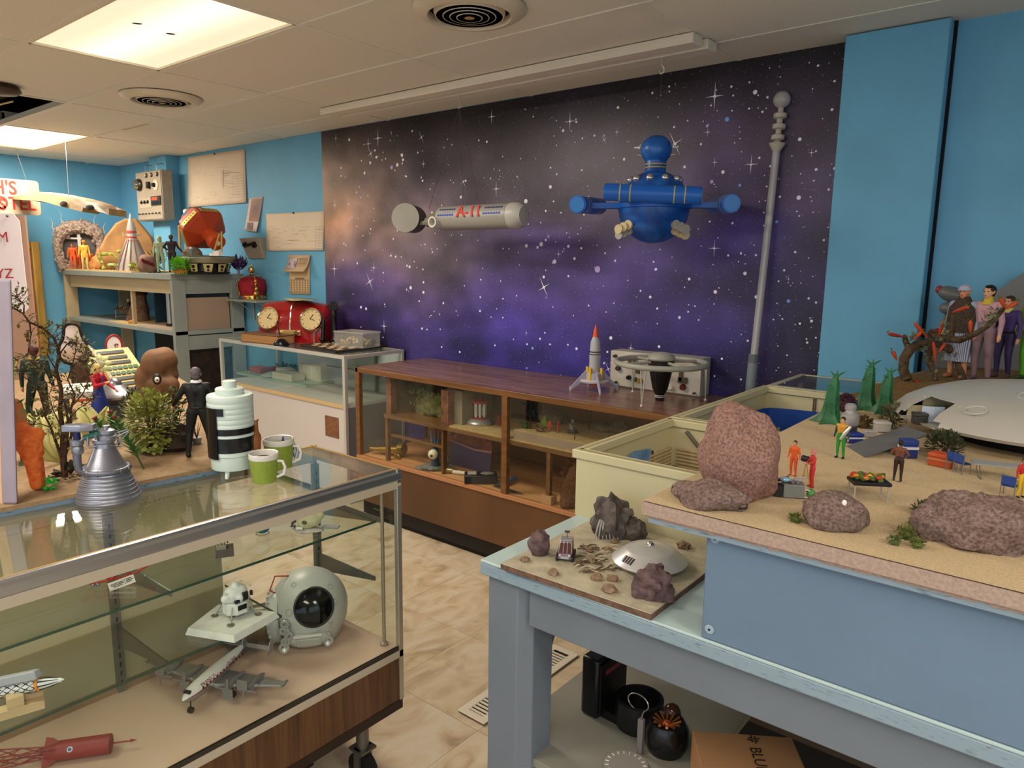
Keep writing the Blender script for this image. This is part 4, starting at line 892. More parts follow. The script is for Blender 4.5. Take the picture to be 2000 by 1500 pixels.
# crown on its little wall shelf
s0=thing('wall_shelf','small grey bracket shelf carrying the red velvet crown','shelf',(-5.5,3.3,1.25))
MB().box(-5.725,-5.255,3.19,WY-.002,1.262,1.278).o('board',M_shelf,s0,world=True,bev=.002)
for x in (-5.62,-5.30):MB().tube([(x,3.22,1.257),(x,3.37,1.255),(x,3.388,1.24),(x,3.390,1.10)],.007,6).tube([(x,3.25,1.255),(x,3.388,1.15)],.004,6).o('bracket',C_((196,192,188),.4,.4),s0,world=True)
cz=1.278;cc=Py(494,584,3.295)
t=thing('crown','red velvet crown with gold bands, jewels and orb','crown',(cc.x,3.295,cz))
MB().lathe([(.088,.012),(.098,.05),(.112,.10),(.108,.14),(.085,.175),(.04,.19),(.001,.19)],26).o('velvet_cap',mat('crimson_velvet',(140,14,34),.75,var=.35,s=22,bump=.3),t)
M_gld=mat('bright_gold',(206,164,66),.28,.9,var=.3,s=120,bump=.4)
MB().lathe([(.092,0),(.100,.002),(.102,.03),(.099,.036),(.092,.036)],30).o('gold_band',M_gld,t)
for k in range(4):
 a=PI/4+k*PI/2+.5;c_,s_=math.cos(a),math.sin(a);b=MB()
 for (r,z,w0),(r2,z2,w1) in zip([(.103,.03,.05),(.112,.07,.034),(.118,.11,.018),(.113,.145,.024),(.088,.182,.012)],[(.112,.07,.034),(.118,.11,.018),(.113,.145,.024),(.088,.182,.012),(.02,.202,.012)]):
  b.add([(r*c_-w0*s_*.5,r*s_+w0*c_*.5,z),(r*c_+w0*s_*.5,r*s_-w0*c_*.5,z),(r2*c_+w1*s_*.5,r2*s_-w1*c_*.5,z2),(r2*c_-w1*s_*.5,r2*s_+w1*c_*.5,z2)],[(0,1,2,3)])
 ob=b.o('arch',M_gld,t);sdm=ob.modifiers.new('t','SOLIDIFY');sdm.thickness=.004
 MB().sph((.118*c_,.118*s_,.12),.009,10,6).o('ruby',C_((110,12,24),.1),ob)
MB().lathe([(.012,.195),(.016,.205),(.008,.215),(.02,.226),(.026,.244),(.02,.262),(.006,.270),(.004,.288),(.001,.29)],18).o('orb',mat('gold_polished',(216,178,96),.15,1),t)
for k in range(16):
 a=2*PI*k/16;MB().sph((.101*math.cos(a),.101*math.sin(a),.018),.010,10,6).o('jewel',C_(((30,40,130),(170,40,110),(40,170,140),(40,24,90))[k%4],.08),t)
 # framed picture on the left wall
f0,f1=Px(62,478,WXL+.02),Px(90,690,WXL+.02)
t=thing('picture_frame','tall gold picture frame hanging on the blue left wall','picture frame',(WXL+.03,f1.y-.35,f1.z))
ya,yb_=f1.y-.75,f1.y+.02;za,zb=f1.z-.02,f0.z+.03
for q in ((ya,ya+.075,za,zb),(yb_-.075,yb_,za,zb),(ya+.075,yb_-.075,za,za+.075),(ya+.075,yb_-.075,zb-.075,zb)):
 MB().box(WXL+.001,WXL+.07,*q).o('moulding',mat('gilt_wood',(184,148,78),.35,.35,var=.25,s=14,stretch=(1,1,.15)),t,world=True,bev=.012)
MB().box(WXL+.001,WXL+.02,ya+.07,yb_-.07,za+.07,zb-.07).o('canvas',ramp_mat('dark_red_canvas',[(.3,(60,24,20)),(.5,(130,50,34)),(.7,(190,120,60))],s=5),t,world=True,smooth=0)
# hotel sign hanging by wires
sp=[Px(c[0],c[1],-7.6) for c in ((-112,344),(75,354),(78,421),(-108,420))]
t=thing('hanging_sign','cream hanging sign with red hand-lettered hotel lettering','sign',(-7.6,sp[1].y-.2,sp[2].z))
def rrect(y0,y1,z0,z1,r,n=5):
 o=[]
 for (cy,cz_,a0) in ((y1-r,z1-r,0),(y0+r,z1-r,PI/2),(y0+r,z0+r,PI),(y1-r,z0+r,1.5*PI)):
  for k in range(n+1):a=a0+PI/2*k/n;o.append((cy+r*math.cos(a),cz_+r*math.sin(a)))
 return o
MB().prism(rrect(sp[0].y,sp[1].y,sp[2].z,sp[1].z,.03),-7.612,-7.60,'x').o('board',mat('cream_sign',(190,168,138),.5),t,world=True,bev=.002)
M_red=C_((186,50,34),.6)
for body,(px,py),hpx_ in (("H'S",(33,369),26),("LS",(12,401),22),("HOTEL",(70,401),24)):
 q=Px(px,py,-7.598);text(body,hpx_*mpp(q)*1.38,frame((-7.598,q.y,q.z),(0,1,0),(0,0,1))@Matrix.Diagonal((.86,1,1,1)),M_red,t,align='RIGHT',world=True,bold=.003)
p=Px(52,353,-7.606);MB().tube([(p.x,p.y,p.z),(p.x,p.y-.05,H-.05),(p.x,p.y-.05,H)],.002,5).o('wire',C_((150,150,150),.4,.6),t,world=True)
# hanging driftwood-like plank
dy=2.30;out=[(50,390),(75,383),(96,381),(102,376),(140,381),(200,394),(225,403),(233,411),(212,407),(215,420),(205,415),(185,411),(165,405),(163,413),(150,411),(110,400),(85,394)]
top=[(50,390),(62,384),(80,382),(97,379),(102,376),(120,378),(140,381),(160,385),(180,389),(200,394),(217,399),(226,404),(233,411)]
bot=[(52,391),(66,392),(82,393),(98,397),(110,401),(126,405),(142,409),(160,414),(163,405),(182,411),(203,416),(213,420),(212,407)]
b=MB();A=[Py(x,y,dy+.10) for x,y in top];Bm=[Py(x,y,dy-.05) for x,y in bot]
n=len(top);vs=[]
for a,c in zip(A,Bm):vs+=[a,Vector((a.x,a.y-.12,a.z-.004)),c,Vector((c.x,c.y+.12,c.z-.01))]
fs=[]
for k in range(n-1):
 o_=k*4;q=(k+1)*4
 for i in range(4):fs.append((o_+i,o_+(i+1)%4,q+(i+1)%4,q+i))
fs+=[(0,3,2,1),((n-1)*4,(n-1)*4+1,(n-1)*4+2,(n-1)*4+3)]
b.add(vs,fs);cpt=A[6]
t=thing('hanging_plank','jagged pale wood plank hanging from the ceiling by threads','plank',(cpt.x,cpt.y,cpt.z-.05))
b.o('plank',mat('pale_wood',(150,122,80),.6,var=.18,s=12,stretch=(.3,3,3),bump=.3),t,world=True,smooth=30)
for px,py in ((124,398),(175,406)):
 q=Py(px,py,dy-.052);q.z-=.001;MB().rock(q,(.075,.012,.022),int(px),10,6).o('knot_hole',C_((46,28,18),.9),t,world=True)
for x,y in ((134,378),):q=Py(x,y,dy+.03);MB().tube([q,(q.x+.02,q.y,H-.12),(q.x+.02,q.y,H)],.0015,4).o('thread',C_((200,200,200),.4),t,world=True)
# ================================================================ props on top of the shelf unit
UZ=U[4]
sb=MB();sb.prism([(-7.97,2.755),(-6.45,2.755),(-6.45,3.36),(-7.97,3.36)],UZ,UZ+.012)
sb.o('sand_board',mat('yellow_sand',(222,190,130),.9,var=.08,s=80,bump=.3,bs=200),label='thin yellow sand board under the props on shelf top',cat='board',smooth=0)
SZ=UZ+.012
def top_at(px,py,z,y):p=Py(px,py,y); return Vector((max(p.x,-7.96),y,z))
def thing_f(name,label,cat,p,group=None): return thing(name,label,cat,p,face_to(p),group)
def hpx(p,n): return n*mpp(p)
# crusted white arch
p=top_at(160,523,SZ,2.90);s_=mpp(p)
t=thing_f('crusted_arch','white crusted archway with silvery twigs behind orange dolls','model',p)
b=MB();rng=random.Random(4);w2=36*s_;hh=83*s_
path=[(-w2*.85,0,0),(-w2,0,hh*.3),(-w2*1.02,0,hh*.62),(-w2*.8,0,hh*.84),(-w2*.35,0,hh*.95),(w2*.35,0,hh*.97),(w2*.85,0,hh*.84),(w2*1.02,0,hh*.6),(w2*.95,0,hh*.3),(w2*.8,0,0)]
b.tube(path,[.045]*3+[.07]*4+[.045]*3,9)
for k in range(120):
 i=rng.randrange(len(path)-1);u=rng.random();q=Vector(path[i]).lerp(Vector(path[i+1]),u);r=.075 if 3<=i<=6 else .045
 d=Vector((rng.uniform(-1,1),rng.uniform(-1,.2),rng.uniform(-1,1))).normalized();b.rock(q+d*r*.9,(.018,.012,.018),k,6,4,flat=False)
b.o('arch',mat('crusty_plaster',(196,176,160),.8,c2=(120,96,84),s=50,bump=.6,bs=80),t)
MB().box(-w2*.8,w2*.8,.04,.05,0,hh*.86).o('back_panel',C_((92,88,86),.7,var=.3,s=9),t)
MB().box(-w2*.6,w2*.1,-.005,.03,hh*.68,hh*.72).box(-w2*.1,w2*.05,-.01,.035,hh*.4,hh*.80).o('inner_ledge',C_((206,204,200),.6),t)
b=MB()
for k in range(10):
 sx=-1 if k%2 else 1;z=hh*(.25+.085*k);x=sx*w2*(1.02 if k<8 else .6)
 b.tube([(x,-.02,z),(x+sx*.03,-.02,z+.04),(x+sx*.025,-.02,z+.09),(x+sx*.045,-.02,z+.13)],[.005,.004,.003,.001],5)
b.o('twigs',C_((200,196,190),.4),t,kind='stuff');MB().rock((0,-.02,.03),(w2*.75,.05,.06),9).o('rubble',mat('crusty_plaster'),t)
def doll_on(px,base_py,top_py,z,y,label,**k):
 p=top_at(px,base_py,z,y); return figure(label,p,face_to(p)+k.pop('turn',0),(base_py-top_py)*mpp(p)*1.0,**k)
OR=(226,92,34)
doll_on(144,523,474,SZ,2.78,'orange suited doll standing at left foot of the crusted arch',top=OR,bot=OR,shoe=(206,84,30),hair=(60,30,20),skin=(206,110,66))
doll_on(153,516,472,SZ,2.83,'orange suited doll half hidden behind the yellow doll',top=(206,74,30),bot=(206,74,30),shoe=(170,64,30),hair=(50,26,20),skin=(206,110,66))
yd=doll_on(167,523,467,SZ,2.78,'yellow tunic doll with orange helmet standing before the crusted arch',top=(232,180,70),bot=(226,196,104),shoe=(222,190,90),hair=(226,140,40),hairstyle='cap',skin=(214,140,70))
h_=yd['H'];MB().lathe([(.10*h_,.42*h_),(.11*h_,.45*h_),(.095*h_,.60*h_)],18,sy=.7).o('tunic_skirt',C_((232,180,70),.6),yd)
doll_on(177,514,478,SZ,2.86,'orange suited doll under the right side of the arch',top=(216,96,44),bot=(196,90,50),shoe=(150,80,50),hair=(70,40,26),skin=(206,130,90))
p=top_at(194,524,SZ,2.90);s_=mpp(p);b=MB();b.rock((0,0,11*s_),(14*s_,.07,18*s_),5,24,16,.22);b.rock((-9*s_,-.02,6*s_),(9*s_,.05,11*s_),7,18,12,.25);b.rock((2*s_,-.01,26*s_),(6*s_,.05,15*s_),2,18,12,.15)
place(b,'sand_rock',mat('orange_sandstone',(196,140,84),.85,var=.25,s=18,bump=.5,bs=40),p,'pointed orange sandstone rock next to the yellow doll','rock',rz=face_to(p))
p=top_at(258,526,SZ,3.12);s_=mpp(p);out=[(-50,0),(-50,28),(-55,36),(-48,48),(-42,62),(-22,88),(-6,97),(14,98),(26,82),(40,62),(44,30),(46,0)]
b=MB();N1=len(out);outs=[(x*s_,z*s_) for x,z in out]
b.prism([o_ for o_ in outs][::-1],-.05,.06,'y');rk=b.o('cliff_backdrop',mat('brown_cliff',(168,124,78),.85,var=.22,s=7,bump=.6,bs=18),label='big flat-cut brown cliff piece behind the striped rocket',cat='rock',bev=.02);rk.location=p;rk.rotation_euler=(0,0,face_to(p))
tuft('dark_shrub',Py(226,458,3.02),(.055,.04,.03),60,.03,.02,C_((52,50,30),.8),'dark shrub resting on the brown cliff notch',seed=5)
# striped cone rocket
p=top_at(262,524,SZ,2.92);s_=mpp(p)
t=thing_f('striped_rocket','tall silver cone rocket with red bands and ribbed skirt','rocket model',p)
M_rk=mat('rocket_silver',(196,184,176),.35,.35)
MB().lathe([(30*s_,0),(28*s_,10*s_),(9*s_,60*s_),(8*s_,64*s_),(8*s_,76*s_),(8.5*s_,80*s_),(1*s_,107*s_),(.001,109*s_)],30).o('hull',M_rk,t)
for z0,z1,r0 in ((62,65,9),(72,75.5,9),(56,58,10.6)):MB().lathe([(r0*s_,z0*s_),(r0*s_,z1*s_)],30).o('red_band',C_((190,70,56),.5),t)
for k in range(14):
 a=2*PI*k/14;c_,q_=math.cos(a),math.sin(a);MB().tube([(30.5*s_*c_,30.5*s_*q_,0),(29*s_*c_,29*s_*q_,10*s_),(9.5*s_*c_,9.5*s_*q_,60*s_)],.006,5).o('rib',C_((150,128,120),.4,.3),t)
MB().cyl((-15*s_,0,68*s_),(15*s_,0,68*s_),.005,n=8).cyl((-14*s_,0,66*s_),(-14*s_,0,72*s_),.007,n=8).cyl((14*s_,0,66*s_),(14*s_,0,72*s_),.007,n=8).o('antenna',M_rk,t)
# knobbly yellow-green vine creatures
def creature(px,py,ps,label,y,w_=.016,seed=0):
 p=top_at(px,py,SZ,y);s_=mpp(p);t=thing_f('vine_creature',label,'creature model',p,group='yellow-green vine creatures');b=MB();rng=random.Random(seed)
 for path in ps:
  pts=[Vector(((x-px)*s_,0,max(0,(py-yy)*s_))) for x,yy in path];fine=[]
  for a,c in zip(pts,pts[1:]):
   for k in range(4):fine.append(a.lerp(c,k/4)+Vector((0,rng.uniform(-.008,.008),rng.uniform(-.003,.006))))
  fine.append(pts[-1]);b.tube(fine,[w_*(.75+.45*rng.random()) for _ in fine],7)
 b.o('vine',mat('vine_yellow',(196,190,92),.6,c2=(120,132,56),s=40),t)
creature(203,522,[[(203,522),(200,508),(196,495),(203,492),(218,491),(232,501)]],'bent yellow-green vine creature beside the orange rock',2.86,seed=1)
creature(240,508,[[(240,508),(238,497),(243,486),(241,474),(238,470),(233,474)],[(240,508),(236,519)],[(240,496),(250,502),(262,500)]],'upright yellow-green vine creature with a beaked head',2.90,seed=2)
creature(275,512,[[(275,518),(272,500),(279,489),(292,489),(298,497)],[(268,518),(266,503),(258,495)]],'arching yellow-green vine creature beside the painted rock',2.87,seed=3)
for k,(px,py) in enumerate(((220,524),(239,524),(260,526))):
 p=top_at(px,py,SZ,2.83);s_=mpp(p);t=thing_f('lily_pad_plant',['green pad plant next to the bent vine creature','green pad plant between two other pad plants','green pad plant beside the mauve painted rock'][k],'plant',p,group='umbrella pad plants')
 MB().lathe([(.001,8*s_),(9*s_,8*s_),(9.6*s_,9.5*s_),(7*s_,13*s_),(.001,14*s_)],20).o('pad',mat('pad_green',(116,146,70),.6,c2=(176,186,110),s=60),t)
 b=MB()
 for j in range(7):a=2*PI*j/7;b.tube([(0,0,9*s_),(3*s_*math.cos(a),3*s_*math.sin(a),5*s_),(4*s_*math.cos(a),4*s_*math.sin(a),0)],.004,5)
 b.o('stalks',C_((150,130,70),.7),t)
figure('white robed small doll with red hair in front of striped rocket',top_at(242,514,SZ,2.88),.3,.20,top=(196,180,160),bot=(200,190,176),hair=(176,70,40),hairstyle='bob')
p=top_at(290,529,SZ,2.83);s_=mpp(p);b=MB();b.rock((0,0,12*s_),(19*s_,.07,22*s_),12,24,14,.10)
rk=place(b,'painted_rock',mat('mauve_rock',(140,108,92),.85,var=.2,s=16,bump=.4),p,'mauve block of rock with dark red cave-painting streak','rock',rz=face_to(p))
b=MB();
for k in range(26):
 u=k/25;b.rock(((-10+20*u)*s_,-.072,(26-10*u+3*math.sin(k))*s_*.82),(2.4*s_,.012,1.8*s_),k,6,4,flat=False)
b.o('red_streak',C_((104,22,30),.7),rk)
st=doll_on(315,531,462,SZ,2.80,'pale green statue doll with bobbed hair on shelf top',skin=(170,186,150),top=(172,188,152),bot=(166,184,150),shoe=(160,178,146),hair=(176,192,160),hairstyle='bob')
dk=doll_on(338,531,459,SZ,2.82,'doll in dark brown sweater seen from behind next to green statue',top=(44,26,24),bot=(46,38,30),shoe=(70,44,28),hair=(70,56,46),turn=PI*.9,pose=dict(elR=(-.17,-.02,.66),wrR=(-.23,-.10,.56),elL=(.2,.02,.68),wrL=(.12,-.08,.60)))
tuft('dark_fern',top_at(305,528,SZ,2.93),(.05,.04,.07),60,.07,.02,C_((70,84,36),.7),'small olive fern behind the green statue doll',seed=8)
p=top_at(352,531,SZ,2.78);t=tuft('green_shrub',p,(.085,.07,.055),380,.028,.02,C_((112,190,44),.6),'bright green feathery shrub in front of the saucer base',seed=9,stem=(5,.006,C_((120,90,50))))
t2=MB().lathe([(.05,0),(.06,.02),(.03,.03)],14).o('root_ball',C_((200,110,50),.8),t)
# grey saucer stand with the orange capsule
p=top_at(404,531,UZ,3.06);s_=mpp(p)
t=thing_f('saucer_stand','grey saucer-shaped stand on black drum with perforated brackets','stand',p)
MB().lathe([(40*s_,0),(44*s_,4*s_),(38*s_,6*s_),(37*s_,20*s_)],32).o('drum',C_((18,16,16),.35),t)
MB().lathe([(36*s_,20*s_),(50*s_,22*s_),(55*s_,30*s_),(54*s_,33*s_),(30*s_,35*s_),(.001,35.5*s_)],40).o('saucer',mat('saucer_grey',(150,146,126),.45,.2),t)
MB().lathe([(53*s_,33*s_),(54*s_,34.4*s_),(.001,37*s_)],40).o('saucer_top',mat('saucer_top',(92,108,104),.4),t)
for k in range(10):
 a=2*PI*k/10-.25;T=RZ(a);b=MB(T);b.add([(39*s_,-6*s_,4*s_),(39*s_,6*s_,4*s_),(44*s_,9*s_,20*s_),(44*s_,-9*s_,20*s_),(40*s_,-6*s_,4*s_),(40*s_,6*s_,4*s_),(45*s_,9*s_,20*s_),(45*s_,-9*s_,20*s_)],[(0,1,2,3),(7,6,5,4),(0,4,5,1),(1,5,6,2),(2,6,7,3),(3,7,4,0)])
 br_=b.o('bracket',C_((206,190,130),.5),t,smooth=0)
 b=MB(T);
 for z,r in ((15,3.2),(8.5,2.2)):x=39.7+(z-4)*5/16;b.cyl((x*s_,0,z*s_),((x+1.0)*s_,0,z*s_),r*s_,n=10)
 b.o('bracket_hole',C_((14,12,12),.9),br_)
sz_=p.z+36*s_
MB().sph((p.x-.03,p.y-.10,sz_-.004),(.11,.07,.075),18,8,0,1).o('grey_boulder',C_((120,104,82),.8,var=.2,s=20),label='small brown-grey boulder on the saucer stand below the orange capsule',cat='rock')
# orange hexagonal capsule, tilted, on a wooden trestle
ctr=Py(392,442,3.05);m_=mpp(ctr)
axis=-((Pd(417,470,6)-Pd(340,406,6)).normalized()*.86+(-_f)*.36+Vector((0,0,-.03))).normalized()
Tc=frame(ctr,Vector((axis.y,-axis.x,0)),axis.cross(Vector((axis.y,-axis.x,0))));Tc=Matrix(((*Tc.col[0][:3],),(*Tc.col[1][:3],),(*axis,))).transposed().to_4x4();Tc.translation=ctr
t=thing('orange_capsule','orange hexagonal space capsule with gold panels tilted on trestle','spacecraft model',(ctr.x,ctr.y,sz_))
M_or=mat('capsule_orange',(186,64,26),.42);M_gp=mat('gold_panel',(206,178,92),.35,.5,var=.15,s=50)
def hexring(r,z): return [(r*math.cos(PI/3*k),r*math.sin(PI/3*k),z) for k in range(6)]
def hexloft(rs):
 b=MB(Tc);vs=[];
 for r,z in rs:vs+=hexring(r*m_,z*m_)
 n=len(rs); return b.add(vs,[tuple(range(5,-1,-1)),tuple((n-1)*6+i for i in range(6))]+[(k*6+i,k*6+(i+1)%6,(k+1)*6+(i+1)%6,(k+1)*6+i) for k in range(n-1) for i in range(6)])
hexloft([(14,-32),(44,-18),(46,-14),(46,-2),(40,6),(38,14),(26,26),(22,34),(13,42),(11,44)]).o('hull',M_or,t,world=True,smooth=0,bev=.004)
for k in range(6):
 a=PI/3*k+PI/6;T=Tc@RZ(a);b=MB(T);b.cb((40.6*m_,0,-8*m_),(1.6*m_,36*m_,10*m_));gp=b.o('gold_panel',M_gp,t,world=True,smooth=0)
 b=MB(T)
 for q in range(5):b.cyl((41*m_,(-12+6*q)*m_,-8*m_),(41.9*m_,(-12+6*q)*m_,-8*m_),1.1*m_,n=6)
 b.o('rivets',C_((90,74,40),.5),gp,world=True)
 b=MB(T);b.cb((28*m_,0,20*m_),(1.0*m_,11*m_,6*m_),(0,.72,0));b.o('window',C_((120,150,190),.1,.3),t,world=True,smooth=0)
MB(Tc).cyl((0,0,-30*m_),(0,0,-50*m_),15*m_,14*m_,n=24).cyl((0,0,-49*m_),(0,0,-62*m_),17*m_,16*m_,n=24).o('nose_drum',mat('drum_orange',(206,78,30),.35),t,world=True)
MB(Tc).sph((0,0,-62*m_),5*m_,14,8).o('nose_lamp',C_((236,226,206),.2),t,world=True)
MB(Tc).cyl((0,0,42*m_),(0,0,54*m_),6.4*m_,6*m_,n=16).sph((0,0,54*m_),6*m_,14,8).o('white_tip',C_((238,228,212),.4),t,world=True)
for (x0,y0,x1,y1) in ((345,440,352,491),(356,446,366,493),(424,456,418,493),(428,452,433,494)):
 a,c=Py(x0,y0,3.0),Py(x1,y1,3.0);a.y+=.02;c.z=max(c.z,sz_);MB().cyl(a,c,2.6*m_ if x0<400 else 1.6*m_,n=6).o('trestle_leg',C_((190,160,90),.6),t,world=True)
p=Vector((Py(375,490,2.93).x,2.93,sz_-.004));MB().box(-.035,.035,-.02,.02,0,.05).sph((0,0,.05),(.035,.02,.02),12,6,0,1).o('mini_console',C_((120,130,128),.4,.3),label='tiny grey console on the saucer stand by the doll hand',cat='model',loc=None).location=p
p=Vector((Py(425,492,2.95).x,2.95,sz_-.004));MB().box(-.04,.04,-.015,.015,0,.035).box(-.10,-.05,-.015,.015,0,.02).o('mini_crate',C_((226,214,206),.5),label='tiny white crates on the saucer stand under capsule nose',cat='model').location=p
# purple spiky plant
p=top_at(466,534,UZ,3.28);s_=mpp(p);t=thing_f('purple_plant','purple spiky leaved plant at the end of the shelf top','plant',p);b=MB();rng=random.Random(3)
for k in range(36):a=rng.uniform(0,6.28);e=rng.uniform(.15,1.2);b.leaf((0,0,(6+10*rng.random())*s_),(math.cos(a)*e,math.sin(a)*e*.7,1.0),26*s_,5*s_,bend=-.2)
b.o('leaves',C_((58,34,84),.5,var=.3,s=20),t,smooth=0);MB().cyl((0,0,0),(0,0,12*s_),2.4*s_,1.6*s_,n=8).o('stalk',C_((130,124,130),.5),t)
# ---- middle shelf: cave rock, cabinet, man at a bench
MZ=mz
p=top_at(270,624,MZ,2.98);s_=mpp(p)
MB().prism([(-7.1,2.80),(-6.45,2.77),(-6.40,3.2),(-7.0,3.2)],MZ,MZ+.006).o('sand_patch',mat('yellow_sand'),label='patch of yellow sand on the middle shelf',cat='base',smooth=0)
p.z=MZ+.006
t=thing_f('finger_rock','tall textured brown rock pillar with dark cap on middle shelf','rock',p)
b=MB();vs=[];n=20;prof=[(21,0),(20,10),(17,24),(13,38),(12,48),(11,56),(10,62),(7,69),(1,73)]
def rough(pf,off,seed,amp):
 vs=[];
 for j,(r,z) in enumerate(pf):
  for i in range(n):
   a=2*PI*i/n;q=r*(1+amp*noise.noise((math.cos(a)*2,math.sin(a)*2,z*.08+seed)));vs.append(((q*math.cos(a)+off*z)*s_,q*math.sin(a)*.8*s_,z*s_))
 m=len(pf); return MB().add(vs,[(k*n+i,k*n+(i+1)%n,(k+1)*n+(i+1)%n,(k+1)*n+i) for k in range(m-1) for i in range(n)]+[tuple(range(n-1,-1,-1)),tuple((m-1)*n+i for i in range(n))])
rough(prof[:6],.12,1,.25).o('pillar',mat('cracked_brown',(120,94,74),.85,var=.3,s=30,bump=.9,bs=34),t)
rough([(13,50),(13.5,56),(12.5,64),(9,71),(2,75)],.12,1,.15).o('cap',C_((62,46,36),.85,var=.2,s=12),t)
c0=Py(284,570,2.93);c1_=Py(348,570,2.80)
t=thing('room_model','pale model room with blue back wall and silver column on shelf','model',((c0.x+c1_.x)/2,2.95,MZ))
x0,x1=c0.x-.0,U[1]-.062;zt_=Py(300,570,2.80).z
MB().box(x0,x0+.03,2.80,2.83,MZ,zt_).box(x0,x1,2.80,3.28,zt_,zt_+.012).o('frame',C_((188,168,130),.6),t,world=True,smooth=0)
MB().box(x0+.035,x1,3.25,3.262,MZ,zt_).box(x0,x0+.008,3.0,3.25,MZ,zt_).o('blue_wall',C_((38,62,84),.6),t,world=True,smooth=0)
MB().box(x0+.035,x1,2.78,3.25,MZ,MZ+.008).o('room_floor',C_((206,184,160),.6),t,world=True,smooth=0)
q=Py(333,630,2.93);MB().cyl((q.x,2.93,MZ+.008),(q.x,2.93,zt_),.025,n=16).o('column',C_((190,192,194),.25,.7),t,world=True);MB().cyl((q.x,2.93,MZ+.008),(q.x,2.93,MZ+.03),.036,n=16).o('column_base',C_((28,26,26),.5),t,world=True)
p=top_at(236,612,MZ,3.06);s_=mpp(p);t=thing_f('toy_bench','toy workbench with brown top and pots on middle shelf','table',p)
MB().cb((2*s_,0,16.5*s_),(26*s_,.09,2.4*s_)).o('bench_top',C_((136,86,50),.6),t)
for x in (-9,12):MB().cb((x*s_,-.035,8*s_),(1.6*s_,.008,16*s_)).cb((x*s_,.035,8*s_),(1.6*s_,.008,16*s_)).cb((x*s_,0,2*s_),(1.2*s_,.07,1.2*s_)).o('leg_frame',C_((170,168,160),.5),t)
MB().cb((1*s_,-.037,3.4*s_),(22*s_,.006,1.2*s_)).o('stretcher',C_((170,168,160),.5),t)
for k in range(4):MB().lathe([(1.2*s_,0),(2*s_,1.5*s_),(1.4*s_,3*s_),(.001,3.2*s_)],10,((-6+5*k)*s_,0,17.7*s_)).o('pot',C_(((96,62,34),(150,120,60),(50,40,34),(110,96,60))[k],.5),t)
figure('grey coated doll working at the toy bench on middle shelf',top_at(253,616,MZ+.006,2.93),-.9,.205,top=(66,64,66),bot=(56,54,56),hair=(170,150,120),pose=dict(elR=(-.15,-.06,.66),wrR=(-.10,-.17,.60),elL=(.15,-.05,.66),wrL=(.08,-.18,.58)))
p=top_at(258,626,MZ+.006,2.82);MB().rock((0,0,.012),(.05,.03,.02),3).o('amber_tuft',C_((206,140,50),.8,bump=.5),label='amber tuft at the foot of the cracked pillar rock',cat='rock').location=p

# ================================================================ jungle diorama on the left table (all stand on its sand)
def tz(px,py,z=TZ): return Pz(px,py,z)
def cam_T(p):
 return face_to(p)
 # -- knobbly orange carrot-shaped plush
p=tz(78,957);d_=depth(p);s_=d_/FPX
t=thing('carrot_plush','knobbly orange carrot-like plush figure standing on the sand','plush toy',p,cam_T(p))
def lp(x,y,dy=0): return Vector(((x-78+(957-y)*.10)*s_,dy,(957-y)*s_*1.03))
q=[(lp(72,946),lp(66,900),11*s_,15*s_,0),(lp(80,948,.01),lp(72,900,.01),9*s_,12*s_,0),(lp(66,900),lp(58,872),16*s_,19*s_,0),(lp(58,872),lp(46,842),20*s_,19*s_,0),(lp(66,862),lp(76,884),16*s_,9*s_,0),(lp(46,842),lp(34,815),19*s_,14*s_,0),(lp(36,815),lp(34,792),17*s_,15*s_,1),(lp(42,835),lp(46,806),12*s_,9*s_,1),(lp(50,850),lp(70,850),17*s_,15*s_,0)]
blend_mesh('body',q,2.6*s_,[mat('carrot_orange',(238,126,56),.8,c2=(206,88,36),s=60,bump=.8,bs=90),mat('carrot_head',(214,110,64),.8,c2=(176,130,84),s=40,bump=.8,bs=70)],t)
b=MB();rng=random.Random(5)
for k in range(10):b.leaf(lp(34+rng.uniform(-6,8),790),(rng.uniform(-.3,.7),-.5,rng.uniform(-.8,.6)),22*s_,8*s_)
b.o('leafy_crown',C_((42,160,78),.5),t,smooth=0)
b=MB();cloud(b,lp(93,948)+Vector((0,-.005,0)),(10*s_,.02,8*s_),60,8*s_,6*s_,rng,.3);b.o('green_tuft',C_((36,190,60),.5),t,smooth=0)
# -- twiggy tree
p=tz(125,932);s_=mpp(p);rz_=cam_T(p)
t=thing('twig_tree','tall bare-branched twig tree with small dry leaves','plant',p,rz_)
def L2(x,y,dy=0): return Vector(((x-125+(932-y)*.08)*s_,dy,(932-y)*s_))
rng=random.Random(11);br=MB();lv=MB()
trunk=[[(125,932),(121,890),(123,840),(118,800),(120,760),(112,720),(117,690),(108,660),(90,640),(70,628),(60,612),(45,600),(24,592)],[(128,932),(126,880),(132,830),(128,790),(120,765)],[(122,900),(112,860),(102,830),(92,805),(88,770),(76,745),(80,700)],[(126,890),(138,850),(136,800),(142,770),(130,740),(140,700),(146,660)],[(117,690),(128,672),(140,668),(150,672),(160,690)],[(108,660),(120,650),(126,640)],[(70,628),(72,650),(66,690),(40,700),(22,696)],[(60,612),(62,596),(54,584),(50,576)],[(118,740),(100,724),(84,716),(74,700)],[(132,800),(156,770),(166,745),(160,715),(172,690)],[(130,820),(150,800),(166,790),(186,776)],[(112,720),(98,690),(100,664),(92,648)],[(45,600),(36,612),(22,618)],[(102,830),(86,822),(70,826)],[(140,700),(158,706),(170,720)],[(76,745),(60,730),(48,708)],[(123,840),(108,800),(100,770),(110,742)]]
